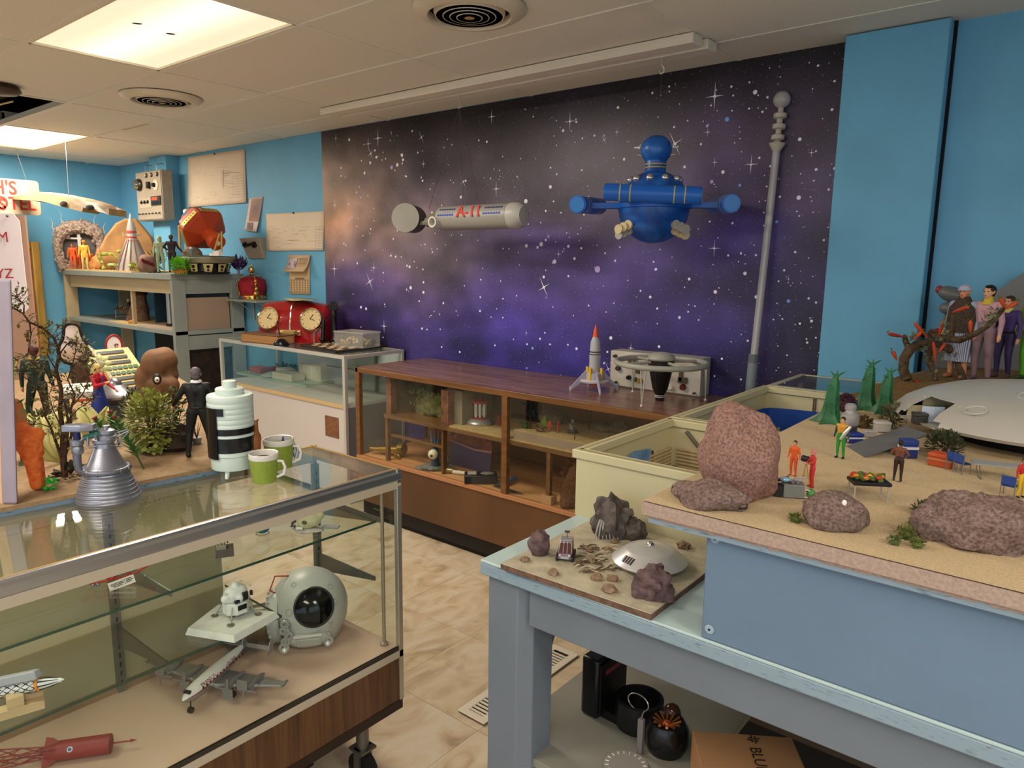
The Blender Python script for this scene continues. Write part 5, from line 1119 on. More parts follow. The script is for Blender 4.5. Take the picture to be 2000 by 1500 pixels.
for k,pa in enumerate(trunk):
 w0=(5.2,4.6,3,3)[k] if k<4 else 1.5;dy0=rng.uniform(-.05,.05);n_=len(pa)
 pts=[L2(x+rng.uniform(-1,1),y,dy0*i/n_) for i,(x,y) in enumerate(pa)];pts[0].z=max(pts[0].z,0)
 br.tube(pts,[max(.6,w0*(1-.85*i/(n_-1)))*s_ for i in range(n_)],6)
 for i in range(2,n_):
  if pa[i][1]>850:continue
  for _ in range(8 if k else 6):
   e=pts[i].lerp(pts[i-1],rng.random());dd=Vector((rng.uniform(-1,1),rng.uniform(-1,.6),rng.uniform(-.3,1))).normalized()
   l=rng.uniform(8,22)*s_;br.tube([e,e+dd*l*.6+Vector((0,0,.004)),e+dd*l],[.7*s_,.5*s_,.3*s_],4)
   for u in (.5,.75,1):lv.leaf(e+dd*l*u,dd+Vector((rng.uniform(-1,1),rng.uniform(-1,1),rng.uniform(-1,1))),rng.uniform(6,11)*s_,rng.uniform(3.5,6)*s_)
br.o('branches',mat('twig_bark',(92,58,38),.8,c2=(58,38,28),s=60),t);lv.o('dry_leaves',C_((112,108,60),.7,var=.3,s=40),t,smooth=0)
b=MB();cloud(b,(0,-.01,.008),(.05,.03,.012),40,.03,.014,rng,.1);b.o('root_leaves',C_((44,40,22),.8),t,smooth=0)
# -- big curled cream-green leaves (like a huge blossom)
def petal(px,py,path,w_,label,dep=0,m=mat('cream_leaf',(200,194,124),.55,var=.12,s=8)):
 p=tz(px,py);s_=mpp(p);t=thing('giant_leaf',label,'plant',p,cam_T(p),'giant curled leaves');b=MB();n_=len(path);vs=[]
 for k,(x,y) in enumerate(path):
  u=k/(n_-1);ww=w_*s_*math.sin(PI*(.12+.80*u))
  a=Vector(((path[min(k+1,n_-1)][0]-path[max(k-1,0)][0]),0,-(path[min(k+1,n_-1)][1]-path[max(k-1,0)][1]))).normalized();nn=Vector((-a.z,0,a.x))
  c=Vector(((x-px)*s_,dep*u,max(.001,(py-y)*s_)))
  for j in range(-2,3):q_=c+nn*ww*j/4+Vector((0,-.02*abs(j)*.5*math.sin(PI*u),0));q_.z=max(q_.z,.001);vs.append(q_)
 b.add(vs,[(k*5+j,k*5+j+1,(k+1)*5+j+1,(k+1)*5+j) for k in range(n_-1) for j in range(4)]);ob=b.o('blade',m,t);sd_=ob.modifiers.new('t','SOLIDIFY');sd_.thickness=.002
 MB().tube([Vector(((x-px)*s_,dep*k/(n_-1)-.002,max(.002,(py-y)*s_))) for k,(x,y) in enumerate(path)],.003,5).o('midrib',C_((150,148,80),.6),t)
petal(120,905,[(120,905),(104,888),(92,866),(90,846),(94,826),(90,808)],30,'curling cream-green giant leaf wrapped behind the twig tree')
petal(112,890,[(112,890),(112,870),(116,850),(120,830),(134,815)],74,'broad cream-green giant leaf cupped behind the tree trunk',.08)
petal(176,856,[(176,856),(176,838),(178,822),(170,806),(160,797)],44,'cream-green giant leaf folded over beside the seated doll',.03)
petal(190,846,[(190,846),(182,834),(172,826),(164,822)],34,'low cream-green giant leaf lying next to the red-tipped plant',-.03)
petal(207,830,[(207,830),(204,818),(206,806),(212,794)],20,'upright pointed cream-green leaf before the red doll')
petal(60,850,[(60,850),(64,836),(70,826),(58,814)],30,'cream-green giant leaf behind the orange plush',.05)
petal(72,820,[(72,820),(62,800),(58,786),(78,778)],12,'bright yellow-green arching leaf by the green suited doll',0,C_((156,170,52),.5))
petal(36,842,[(36,842),(30,800),(26,760),(36,720),(44,702)],16,'tall yellow-green leaf rising next to the pale post',0,C_((150,160,52),.5))
# -- flower
p=tz(222,796);s_=mpp(p);t=thing('cloth_flower','pale green cloth flower with speckled disc standing over the saucer','flower',p,cam_T(p));b=MB(RX(-.5));c=Vector((-18*s_,-.02,88*s_));T=TR(*c)@RX(1.0)@RY(-.15)
for k in range(8):
 a=2*PI*k/8;b=MB(T@RZ(a));b.add([(4*s_,-5*s_,0),(14*s_,-7*s_,2*s_),(24*s_,0,-1*s_),(14*s_,7*s_,2*s_),(4*s_,5*s_,0)],[(0,1,2,3,4)]);ob=b.o('petal',C_((178,178,122),.6),t);sd_=ob.modifiers.new('t','SOLIDIFY');sd_.thickness=.003
MB(T).lathe([(9*s_,.002),(9*s_,.008),(.001,.010)],20).o('disc',mat('seed_disc',(206,196,160),.7,c2=(90,80,60),s=180),t)
MB().tube([(0,0,0),(-6*s_,.01,40*s_),c+Vector((0,.01,0))],1.4*s_,6).o('stem',C_((110,112,70),.6),t)
# -- silver saucer toy, white slab, striped console, eyed rock
p=tz(228,812);s_=mpp(p);t=thing('toy_saucer','silver toy saucer with round dome on stand among the jungle plants','model',p,cam_T(p))
MB().lathe([(18*s_,24*s_),(43*s_,38*s_),(44*s_,42*s_),(38*s_,49*s_),(20*s_,58*s_),(15*s_,62*s_)],36).o('hull',mat('saucer_silver',(150,150,154),.3,.8),t)
MB().sph((0,0,61*s_),(14*s_,14*s_,14*s_),24,10,0,1).o('dome',mat('saucer_silver'),t)
MB().lathe([(24*s_,0),(20*s_,8*s_),(18*s_,26*s_)],24).o('stand',C_((92,92,94),.5),t)
p=tz(160,815);s_=mpp(p);t=thing('white_slab','pale speckled slab model on grey legs behind the tree','model',p,cam_T(p));MB().box(-28*s_,34*s_,-.02,.20,40*s_,52*s_).o('slab',mat('speckled_white',(206,198,188),.7,var=.12,s=60),t,bev=.004)
MB().box(-14*s_,32*s_,-.03,-.02,34*s_,38*s_).o('orange_strip',C_((206,84,44),.5),t)
for x in (-24,28):MB().box(x*s_-.01,x*s_+.01,.05,.07,0,40*s_).o('leg',C_((90,88,86),.6),t)
p=tz(262,772);s_=mpp(p);t=thing('striped_console','sloping cream console with rows of dark green keys','console',p,cam_T(p)+.5);t.scale=(.72,.72,.72)
sl= lambda u:(-.05+.30*u,.02+.24*u)
b=MB();a0,a1=sl(0),sl(1);b.hexa([(-.10,a0[0],0),(.12,a0[0],0),(.12,a1[0],0),(-.10,a1[0],0)],[(-.10,a0[0],a0[1]),(.12,a0[0],a0[1]),(.12,a1[0],a1[1]),(-.10,a1[0],a1[1])]);b.o('body',C_((206,178,116),.5),t,smooth=0)
for k in range(8):
 u=.08+.115*k;y_,z_=sl(u);m_=C_((40,48,42),.4) if k not in (3,4) else C_((44,92,54),.4)
 for j in range(6 if k in (3,4) else 1):
  w_=.19/(6 if k in (3,4) else 1);x_=-.085+w_*j;MB().add([(x_,y_-.008,z_+.003),(x_+w_*.85,y_-.008,z_+.003),(x_+w_*.85,y_+.012,z_+.018),(x_,y_+.012,z_+.018)],[(0,1,2,3)]).o('key',m_,t,smooth=0)
MB().tube([(-.10,.0,.07),(-.12,.0,.12),(-.12,.24,.29),(-.09,.24,.26)],.006,6).o('handle',C_((206,196,170),.4,.3),t)
p=tz(303,788);s_=mpp(p);t=thing('eyed_rock','smooth brown rock with hooded shape and one white-ringed eye','rock',p,cam_T(p));t.scale=(1,1,1.22)
b=[(Vector((-18*s_,0,14*s_)),Vector((22*s_,0,14*s_)),20*s_,24*s_,0),(Vector((-8*s_,.02,40*s_)),Vector((20*s_,.02,44*s_)),26*s_,26*s_,0),(Vector((4*s_,0,62*s_)),Vector((22*s_,.02,66*s_)),26*s_,24*s_,0),(Vector((-2*s_,-.05,30*s_)),Vector((32*s_,-.04,30*s_)),14*s_,14*s_,0),(Vector((-34*s_,0,4*s_)),Vector((-20*s_,0,20*s_)),12*s_,16*s_,0)]
ob=blend_mesh('stone',b,3*s_,[mat('brown_smooth_rock',(112,78,50),.75,var=.25,s=14,bump=.3,bs=40)],t)
MB().sph((6*s_,-.115,46*s_),(8*s_,.02,9*s_),16,10).o('eye_socket',C_((26,18,14),.6),t);MB().sph((6*s_,-.132,46*s_),(4.4*s_,.012,4.4*s_),14,8).o('eye',C_((226,216,196),.3),t);MB().sph((6*s_,-.143,46*s_),(1.6*s_,.004,1.6*s_),10,6).o('pupil',C_((20,16,14),.3),t)
p=tz(338,777);figure('tiny doll in orange jacket holding a pink disc near eyed rock',p,cam_T(p)-.4,42*mpp(p),top=(226,140,60),bot=(120,44,40),hair=(96,50,30),pose=dict(elR=(-.14,-.06,.66),wrR=(-.12,-.18,.64),elL=(.15,-.05,.66),wrL=(.16,-.16,.60)))
q=p+Vector((.03,-.0,.052));MB(TR(*q)@RX(1.2)).lathe([(.001,-.002),(.018,-.002),(.018,.002),(.001,.002)],20).o('pink_disc',C_((220,60,110),.4),label='bright pink disc held by the tiny orange doll',cat='disc')
p=tz(311,790);b=MB();b.rock((0,0,.03),(.035,.03,.045),8);place(b,'fur_lump',mat('amber_fur',(190,132,60),.9,bump=.9,bs=90),p,'amber furry lump before the eyed rock','plush toy')
# -- furry prop carrying the pear mirror
p=tz(178,762);s_=mpp(p);t=thing('fur_bundle','brown fur bundle with white tail tuft under the shelf','fur',p,cam_T(p));b=MB();b.rock((0,0,26*s_),(24*s_,.10,42*s_),14,20,14,.15);b.o('body',mat('brown_fur',(96,72,52),.9,c2=(60,44,32),s=50,bump=1,bs=160),t)
b=MB();rng=random.Random(8)
for k in range(500):
 a=rng.uniform(0,6.28);e=rng.uniform(-.4,1.4);n_=Vector((math.cos(a)*math.cos(e)*24*s_,math.sin(a)*math.cos(e)*.10,26*s_+math.sin(e)*42*s_));d=Vector((n_.x,n_.y,n_.z-26*s_)).normalized();b.leaf(n_*.97,d+Vector((rng.uniform(-.5,.5),0,.3)),10*s_,1.2*s_)
b.o('fur_strands',C_((120,96,74),.9),t,smooth=0,kind='stuff');b=MB()
for k in range(60):b.leaf((14*s_+rng.uniform(0,10*s_),-.10,8*s_+rng.uniform(0,26*s_)),(rng.uniform(-.2,.6),-.2,1),16*s_,2*s_)
b.o('white_tail',C_((206,196,180),.8),t,smooth=0)
cx=Pd(143,676,depth(p)-.03);s_=mpp(cx);t=thing('pear_mirror','pear-shaped pale mirror with thick black rim among the props','mirror',cx,cam_T(cx)-.15)
prof=[(0,44),(9,42),(14,36),(15,26),(18,14),(25,2),(28,-10),(26,-22),(18,-31),(6,-35),(0,-36)]
ring=[(x,z) for x,z in prof]+[(-x*.93,z) for x,z in prof[-2:0:-1]];pts=[Vector((x*s_,0,z*s_)) for x,z in ring]
MB().tube(pts,3.2*s_,8,True).o('rim',C_((22,18,16),.8),t)
MB().add([Vector((0,-.012,0))]+[q for q in pts],[(0,1+(k+1)%len(pts),1+k) for k in range(len(pts))]).o('mirror_face',mat('mirror_face',(214,188,168),.2,.3,var=.12,s=16),t)
MB().leaf(Vector((14*s_,-.02,8*s_)),(-.8,0,.35),22*s_,10*s_).o('stuck_leaf',C_((96,124,44),.6),t)
MB().box(-.02,.02,.005,.02,-(cx.z-TZ),-20*s_).o('prop_stake',C_((60,46,36),.8),t)
p=tz(262,742);q=Pz(232,735,TZ);s_=mpp(q)
fg=figure('dark suited doll in front of red-edged oval in the shelf shadow',q,cam_T(q)+.4,64*s_,top=(20,18,20),bot=(20,18,20),hair=(60,34,22))
b=MB();b.torus((0,0,0),15*s_,2*s_,28,8,'y',1.4);o_=b.o('oval_rim',C_((150,30,24),.5),fg);o_.location=(4*s_,.05,58*s_);b=MB().lathe([(14*s_,0),(14*s_,.004),(.001,.004)],24,ax='y');o_=b.o('oval_board',C_((226,216,210),.5),fg);o_.location=(4*s_,.05,58*s_);o_.scale=(1,1,1.3)
# -- dolls
p=tz(80,832);s_=mpp(p)
g=figure('doll in dark green suit with yellow collar seen from behind',p,cam_T(p)+PI-.3,158*s_,top=(18,40,30),bot=(14,32,26),shoe=(12,12,12),hair=(72,30,26),pose=dict(hpL=(.05,.004,.52),anL=(.12,.03,.05),knL=(.1,0,.285),anR=(-.10,.012,.05)),skin=(206,150,110))
h_=g['H'];MB().torus((0,.004*h_,.842*h_),.046*h_,.012*h_,20,6).o('collar',C_((196,150,46),.5),g)
p=tz(392,892);s_=mpp(p)
g=figure('doll in black sweater and trousers seen from behind, white collar',p,cam_T(p)+PI-.2,176*s_,top=(14,13,15),bot=(14,13,15),shoe=(12,12,12),hair=(96,86,88),pose=dict(elR=(-.19,-.02,.66),wrR=(-.14,-.13,.60),elL=(.20,-.01,.67),wrL=(.26,-.08,.58),anL=(.12,.012,.05),knL=(.1,-.02,.285),anR=(-.13,.012,.05),knR=(-.10,-.01,.285)),bulk=1.08)
h_=g['H'];MB().lathe([(.042*h_,.835*h_),(.062*h_,.838*h_),(.054*h_,.860*h_),(.040*h_,.865*h_)],20).o('white_collar',C_((226,224,226),.5),g)
b=MB();b.torus((0,0,.565*h_),.092*h_,.012*h_,24,6,sy=.75);b.o('belt',C_((30,28,30),.3),g)
p=tz(198,826);s_=mpp(p)
g=figure('blonde doll in red jacket and blue skirt leaning back',p,cam_T(p)+.9,116*s_,top=(186,26,40),bot=(28,44,120),shoe=(20,20,26),slv=(186,26,40),hair=(214,178,104),hairstyle='bob',pose=dict(elR=(-.16,-.06,.66),wrR=(-.10,-.20,.70),elL=(.17,-.06,.64),wrL=(.14,-.20,.56)))
h_=g['H'];MB().lathe([(.17*h_,.10*h_),(.15*h_,.3*h_),(.10*h_,.5*h_),(.08*h_,.60*h_)],22,sy=.8).o('skirt',C_((30,48,128),.7,var=.2,s=20),g);MB().tube([(.05*h_,-.06*h_,.80*h_),(0,-.075*h_,.70*h_),(-.05*h_,-.07*h_,.62*h_)],.012*h_,6).o('sash',C_((40,46,130),.6),g)
# -- shrubs and ground plants
M_lf=mat('olive_leaf',(142,146,66),.55,var=.25,s=30);M_lf2=mat('dark_olive_leaf',(78,84,40),.6,var=.25,s=30);M_tw=C_((84,56,38),.8)
p=tz(300,884);s_=mpp(p);tuft('leafy_shrub',p,(54*s_,40*s_,62*s_),1000,11*s_,9*s_,M_lf,'bushy yellow-green shrub of round leaves on the sand',seed=21,stem=(14,1.6*s_,M_tw),up=.2)
p=tz(345,868);tuft('leafy_shrub',p,(48*s_,34*s_,58*s_),560,8*s_,6*s_,M_lf2,'darker olive shrub beside the black-clad doll',seed=22,stem=(12,1.4*s_,M_tw),up=.2)
p=tz(262,846);tuft('leafy_shrub',p,(26*s_,22*s_,52*s_),220,10*s_,5*s_,M_lf2,'slim olive twig shrub behind the bushy shrub',seed=23,stem=(8,1.2*s_,M_tw),up=.7)
p=tz(335,878);b=MB();b.rock((0,0,.03),(.07,.05,.045),33,20,12,.2);place(b,'dark_log',C_((58,44,34),.85,var=.3,s=20),p,'dark brown lump of bark under the shrubs','bark',rz=.3)
p=tz(318,846);b=MB();b.sph((0,0,.012),(.05,.03,.014),18,6,-.8,1);place(b,'green_dish',C_((52,74,62),.5),p,'dark green oval dish behind the shrubs','dish')
def spike(px,py,tip,n,label,seed):
 p=tz(px,py);s_=mpp(p);t=thing('spike_plant',label,'plant',p,cam_T(p));rng=random.Random(seed);e=Vector(((tip[0]-px)*s_,0,(py-tip[1])*s_));lv=MB()
 MB().tube([(0,0,0),e*.5+Vector((.004,0,0)),e],[2*s_,1.4*s_,.8*s_],6).o('stalk',C_((70,92,44),.6),t)
 for k in range(n):u=.22+.72*k/n;a=k*2.4;lv.leaf(e*u,e.normalized()*.7+Vector((math.cos(a),math.sin(a),.1)),(26-10*u)*s_,9*s_)
 lv.o('leaves',C_((84,124,58),.5,var=.2,s=20),t,smooth=0);rd=MB()
 for k in range(12):a=k*2.4;rd.leaf(e*.96,e.normalized()+Vector((math.cos(a)*.6,math.sin(a)*.6,0)),13*s_,5*s_)
 rd.o('red_tip',C_((150,74,62),.6),t,smooth=0)
spike(281,916,(238,812),46,'green stalk plant with reddish tip stuck in the sand',1)
spike(226,872,(196,818),30,'short green plant with red-brown tip behind the silver engine',2)
spike(232,868,(222,808),30,'second red-tipped green plant close beside the short one',3)
p=tz(385,866);s_=mpp(p);t=thing('potted_twig','tiny grey pot with bare twig by the black-clad doll','plant',p);MB().lathe([(7*s_,0),(9*s_,10*s_),(9.6*s_,12*s_),(.001,11*s_)],18).o('pot',C_((150,146,142),.5),t);b=MB()
for k in range(6):a=k*1.05;b.tube([(0,0,10*s_),(4*s_*math.cos(a),4*s_*math.sin(a),22*s_),(9*s_*math.cos(a),9*s_*math.sin(a),40*s_)],[.9*s_,.7*s_,.3*s_],5)
b.o('twig',C_((70,54,44),.8),t)
p=tz(42,905);s_=mpp(p);tuft('dark_leaf_plant',p,(22*s_,20*s_,44*s_),120,18*s_,7*s_,C_((44,56,34),.6),'dark leafy plant behind the orange plush',seed=30,stem=(8,1.2*s_,M_tw),up=.5)
p=tz(78,866);tuft('dark_leaf_plant',p,(18*s_,18*s_,36*s_),70,20*s_,6*s_,C_((58,74,44),.6),'long-leaved dark plant between tree and plush',seed=31,stem=(6,1.2*s_,M_tw),up=.6)
# -- lettered board leaning at the left, pale post, pine post
q=[Pd(x,y,3.45) for x,y in ((-70,412),(48,421),(84,800),(-70,815))];base=Vector(((q[2].x+q[3].x)/2,(q[2].y+q[3].y)/2,TZ))
t=thing('letter_board','brown board with a white clipped-corner card of red hand lettering','sign',base)
q[2].z=q[3].z=TZ;dn=(-_f)*.012
MB().add([*q,*[v-dn for v in q]],[(3,2,1,0),(4,5,6,7),(0,1,5,4),(1,2,6,5),(2,3,7,6),(3,0,4,7)]).o('brown_board',C_((150,116,96),.7),t,world=True,smooth=0)
cd=[Pd(x,y,3.435) for x,y in ((-70,414),(26,417),(38,432),(56,602),(38,620),(-70,624))]
MB().add([*cd,*[v-dn*.3 for v in cd]],[(5,4,3,2,1,0),tuple(range(6,12))]+[(i,(i+1)%6,6+(i+1)%6,6+i) for i in range(6)]).o('white_card',C_((206,196,200),.6),t,world=True,smooth=0)
rt=(Pd(20,460,3.4)-Pd(0,460,3.4)).normalized();dn_=(Pd(2,480,3.4)-Pd(0,460,3.4)).normalized()
for body,x,y,h in (('M',5,464,22),('YZ',9,535,20)):
 o_=Pd(x,y,3.425);text(body,h*mpp(o_)*1.35,frame(o_,rt,-dn_),C_((150,30,44),.6),t,world=True)
o_=Pd(14,422,3.42);MB().sph(o_,.006,10,6).o('pin',C_((80,76,80),.3,.5),t,world=True)
p=Pz(34,986,TZ);t=thing('pale_post','lilac-white foam corner post at the end of the jungle table','post',(p.x,p.y-.03,TZ))
a,c_=Vector((p.x,p.y,TZ)),Pd(21,545,depth(p));u=Vector((c_.x,c_.y,c_.z));w_=(Pd(-30,700,depth(p))-Pd(0,700,depth(p)))
MB().hexa([a+w_*1.0,a,a+Vector((-.03,.01,0)),a+w_+Vector((-.03,.01,0))],[u+w_*1.0,u,u+Vector((-.03,.01,0)),u+w_+Vector((-.03,.01,0))]).o('foam_strip',C_((146,136,150),.6,var=.08,s=6),t,world=True,smooth=0,bev=.006)
p=Pz(27,1002,CZ);t=thing('pine_post','pale pine post standing at the back of the near glass case','post',(p.x,p.y-.03,CZ))
dd=depth(p);w_=Pd(-30,850,dd)-Pd(0,850,dd);u=Pd(3,560,dd)
MB().hexa([p+w_*1.4,p,p+Vector((-.03,.008,0)),p+w_*1.4+Vector((-.03,.008,0))],[u+w_*1.4,u,u+Vector((-.03,.008,0)),u+w_*1.4+Vector((-.03,.008,0))]).o('post',ramp_mat('pine',[(.3,(176,138,104)),(.5,(206,172,138)),(.7,(190,152,116))],scale=(20,20,.6),s=3,rough=.6),t,world=True,smooth=0,bev=.003)

# ================================================================ on and in the near glass case
M_sv=mat('engine_silver',(150,152,164),.36,.75);M_svd=mat('engine_grey',(116,118,130),.42,.6)
p=Pz(212,972,CZ);s_=mpp(p)*.985
t=thing('rocket_engine','silver ribbed rocket engine bell model with pumps and pipes','rocket engine model',p,face_to(p))
prof=[(58,0),(58.5,2)]
for k in range(7):
 z=4+k*7.4;r=57.5-k*2.7;prof+=[(r,z),(r+1.2,z+1.2),(r+1.2,z+2.4),(r-.6,z+3.4),(r-1.4,z+6.4)]
prof+=[(38.5,57),(38,64)]
for k in range(20):u=k/19;r=36-(36-19)*u**.85;z=66+36*u;prof+=[(r,z),(r+.5,z+.6),(r-.2,z+1.3)]
prof+=[(18,104),(17,112),(20,114),(20,120)]
MB().lathe([(r*s_,z*s_) for r,z in prof],48).o('bell',M_sv,t)
pts=[];n_=40
for k in range(n_):a=-PI*.92+2*PI*k/n_;pts.append(((40*math.cos(a))*s_,40*math.sin(a)*s_,60*s_))
MB().tube(pts,5.2*s_,10,True).o('exhaust_manifold',M_svd,t)
for k in range(0,n_,3):a=pts[k];MB(TR(*a)@RZ(math.atan2(a[1],a[0]))).torus((0,0,0),5.4*s_,.7*s_,14,5,'y').o('manifold_band',M_sv,t)
MB().tube([(-41*s_,-6*s_,60*s_),(-46*s_,-6*s_,66*s_),(-47*s_,-5*s_,80*s_),(-46*s_,-4*s_,110*s_)],[6.5*s_,7*s_,7.5*s_,8*s_],14).o('turbine_pipe',M_svd,t)
MB().lathe([(9*s_,96*s_),(10.5*s_,98*s_),(10.5*s_,110*s_),(8*s_,113*s_),(12*s_,114*s_),(12*s_,122*s_),(9*s_,124*s_)],18,(-45*s_,-3*s_,0)).o('turbine_drum',M_sv,t)
MB().lathe([(6.5*s_,122*s_),(6.5*s_,140*s_)],14,(-44*s_,-3*s_,0)).o('blue_sleeve',C_((28,34,92),.35),t)
b=MB(TR(-40*s_,0,140*s_)@RZ(-.5));pl=[(-26*s_,-13*s_),(10*s_,-13*s_),(28*s_,0),(28*s_,13*s_),(-10*s_,13*s_),(-26*s_,3*s_)]
b.prism(pl,0,13*s_);ob=b.o('duct_box',M_sv,t,bev=.002);MB(TR(-40*s_,0,140*s_)@RZ(-.5)).prism([(x*.84,y*.78) for x,y in pl],12.7*s_,13.15*s_).o('duct_mouth',C_((84,86,92),.5,.4),ob,smooth=0)
MB().cyl((-34*s_,-4*s_,126*s_),(-4*s_,0,131*s_),5*s_,n=14).o('green_valve',C_((52,120,108),.35),t);MB().cyl((-24*s_,8*s_,134*s_),(2*s_,8*s_,138*s_),3.4*s_,n=12).o('green_pipe',C_((40,96,86),.35),t)
MB().lathe([(16*s_,118*s_),(18*s_,120*s_),(18*s_,126*s_),(13*s_,129*s_),(15*s_,131*s_),(15*s_,137*s_),(6*s_,141*s_),(6*s_,146*s_),(.001,146*s_)],22,(6*s_,0,0)).o('injector_dome',M_sv,t)
for a_,c_ in (((20,-6,122),(44,-4,132)),((20,-2,106),(44,-4,130)),((22,4,128),(42,0,134)),((20,-8,124),(30,-8,108)),((6,-14,110),(28,-8,104))):MB().cyl(Vector(a_)*s_,Vector(c_)*s_,1.5*s_,n=8).o('gimbal_strut',M_sv,t)
MB().tube([Vector(q)*s_ for q in ((-26,-8,128),(-27,-9,112),(-24,-10,108),(-4,-12,110),(-2,-12,120))],2.4*s_,8).o('feed_pipe',M_sv,t)
for k in range(6):MB().cb((random.uniform(-18,14)*s_,-12*s_,(108+k*4)*s_),(5*s_,4*s_,4*s_)).o('valve_block',M_svd,t,bev=.001)
# canister stage model
p=Pz(457,928,CZ);s_=mpp(p)
t=thing('stage_model','pale mint rocket stage model with black bands on stub legs','rocket model',p,face_to(p))
M_mint=mat('mint_plastic',(206,222,214),.4);M_bk=mat('gloss_black',(16,16,18),.25)
prof=[(39,18),(40,20),(40,44)]+[(42,46)]
for k in range(10):prof+=[(42,48+k*10),(42,56+k*10),(41.2,57+k*10)]
prof+=[(42.5,152),(42.5,158),(41,161),(26,163),(26,172),(24,174),(13,175),(13,186),(12,187),(.01,187)]
MB().lathe([(r*s_,z*s_) for r,z in prof],44).o('tank',M_mint,t)
for z0,z1 in ((88,100),(54,82)):MB().lathe([(42.6*s_,z0*s_),(43*s_,z0*s_),(43*s_,z1*s_),(42.6*s_,z1*s_)],44).o('black_band',M_bk,t)
def arcplate(r,a0,a1,z0,z1,th,n=12):
 b=MB();vs=[]
 for k in range(n+1):
  a=a0+(a1-a0)*k/n
  for rr in (r,r+th):
   for z in (z0,z1):vs.append((rr*math.cos(a),rr*math.sin(a),z))
 fs=[]
 for k in range(n):o_,q_=k*4,k*4+4;fs+=[(o_,q_,q_+1,o_+1),(o_+2,o_+3,q_+3,q_+2),(o_+1,q_+1,q_+3,o_+3),(o_,o_+2,q_+2,q_)]
 fs+=[(0,1,3,2),(n*4,n*4+2,n*4+3,n*4+1)]; return b.add(vs,fs)
arcplate(42.4*s_,-PI,-PI*.70,42*s_,140*s_,2*s_).o('black_panel',M_bk,t);arcplate(42.6*s_,-PI*.72,-PI*.60,126*s_,140*s_,2*s_).o('panel_tab',M_bk,t)
for k in range(3):
 a=-PI*.62+k*2*PI/3;c_,q_=math.cos(a),math.sin(a);MB().tube([(30*s_*c_,30*s_*q_,20*s_),(33*s_*c_,33*s_*q_,8*s_),(36*s_*c_,36*s_*q_,2.5*s_)],[5*s_,4*s_,3*s_],8).o('stub_leg',M_mint,t)
 # green mugs
def mug(px,py,topw,h,label,hz,emblem=False):
 p=Pz(px,py,CZ);s_=mpp(p);t=thing('mug',label,'mug',p,face_to(p)+hz,'green mugs');r=topw/2*s_;hh=h*s_;zc=hh*.80
 MB().lathe([(r*.60,0),(r*.78,.001),(r*.80,hh*.04),(r*.965,zc)],36).o('green_sleeve',mat('mug_green',(138,158,58),.45,var=.06,s=90),t)
 MB().lathe([(r*.962,zc),(r,zc+.002),(r,hh*.985),(r*.97,hh),(r*.90,hh*.985),(r*.86,zc),(r*.72,hh*.08),(.001,hh*.07)],36).o('white_lining',mat('mug_white',(232,228,220),.2),t)
 MB().tube([(r*.94,0,hh*.72),(r*1.30,0,hh*.70),(r*1.45,0,hh*.50),(r*1.34,0,hh*.26),(r*.86,0,hh*.16)],.0042,10).o('handle',mat('mug_white'),t)
mug(517,940,56,58,'lime green mug with white rim, in front of the mint stage model',-.3)
mug(546,912,58,58,'lime green mug with white rim, beside the blue diamond card',-.2)
p=Pz(573,905,CZ);s_=mpp(p);t=thing('badge_card','white folded card with blue diamond emblems standing on glass','card',p,face_to(p)+.5)
MB(RX(-.12)).prism([(-3*s_,0),(4*s_,0),(14*s_,26*s_),(5*s_,46*s_),(-6*s_,22*s_)],-.001,.001,'y').o('card',C_((226,224,222),.5),t,smooth=0)
MB(RX(-.12)).prism([(3*s_,10*s_),(10*s_,25*s_),(5*s_,38*s_),(-1*s_,22*s_)],-.0022,-.0012,'y').o('blue_outline',C_((64,92,150),.5),t,smooth=0);MB(RX(-.12)).prism([(3.6*s_,15*s_),(8*s_,25*s_),(5*s_,33*s_),(1*s_,22*s_)],-.0030,-.0023,'y').o('white_centre',C_((220,222,226),.5),t,smooth=0)
MB(TR(0,.008,0)@RX(-.12)).prism([(-24*s_,28*s_),(-2*s_,28*s_),(-13*s_,56*s_)],-.001,.001,'y').o('blue_triangle',C_((52,84,150),.5),t,smooth=0)
MB(TR(0,.008,0)@RX(-.12)).prism([(-16*s_,0),(-8*s_,0),(-2*s_,28*s_),(-24*s_,28*s_)],-.001,.001,'y').o('card_back',C_((214,212,210),.5),t,smooth=0)
# brown bird ornament
p=Pz(489,925,CZ);s_=mpp(p);t=thing('wooden_bird','glossy brown bird ornament with clawed feet behind the stage model','ornament',p,face_to(p))
blend_mesh('body',[(Vector((0,0,44*s_)),Vector((4*s_,0,70*s_)),22*s_,20*s_,0),(Vector((6*s_,0,80*s_)),Vector((12*s_,0,100*s_)),14*s_,7*s_,0),(Vector((12*s_,0,100*s_)),Vector((20*s_,0,108*s_)),5*s_,1.6*s_,0)],2.2*s_,[mat('brown_wood',(150,92,52),.35,var=.2,s=20,stretch=(1,1,.2))],t)
for x in (-9,6):
 b=MB().tube([(x*s_,0,26*s_),(x*s_,-.002,12*s_),((x+1)*s_,-.008,3*s_)],[5*s_,4*s_,3*s_],8)
 for k in (-1,0,1):b.tube([((x+1)*s_,-.006,3*s_),((x+1+k*4)*s_,-.018,1.2*s_)],[2*s_,.8*s_],6)
 b.o('foot',C_((120,74,44),.5),t)
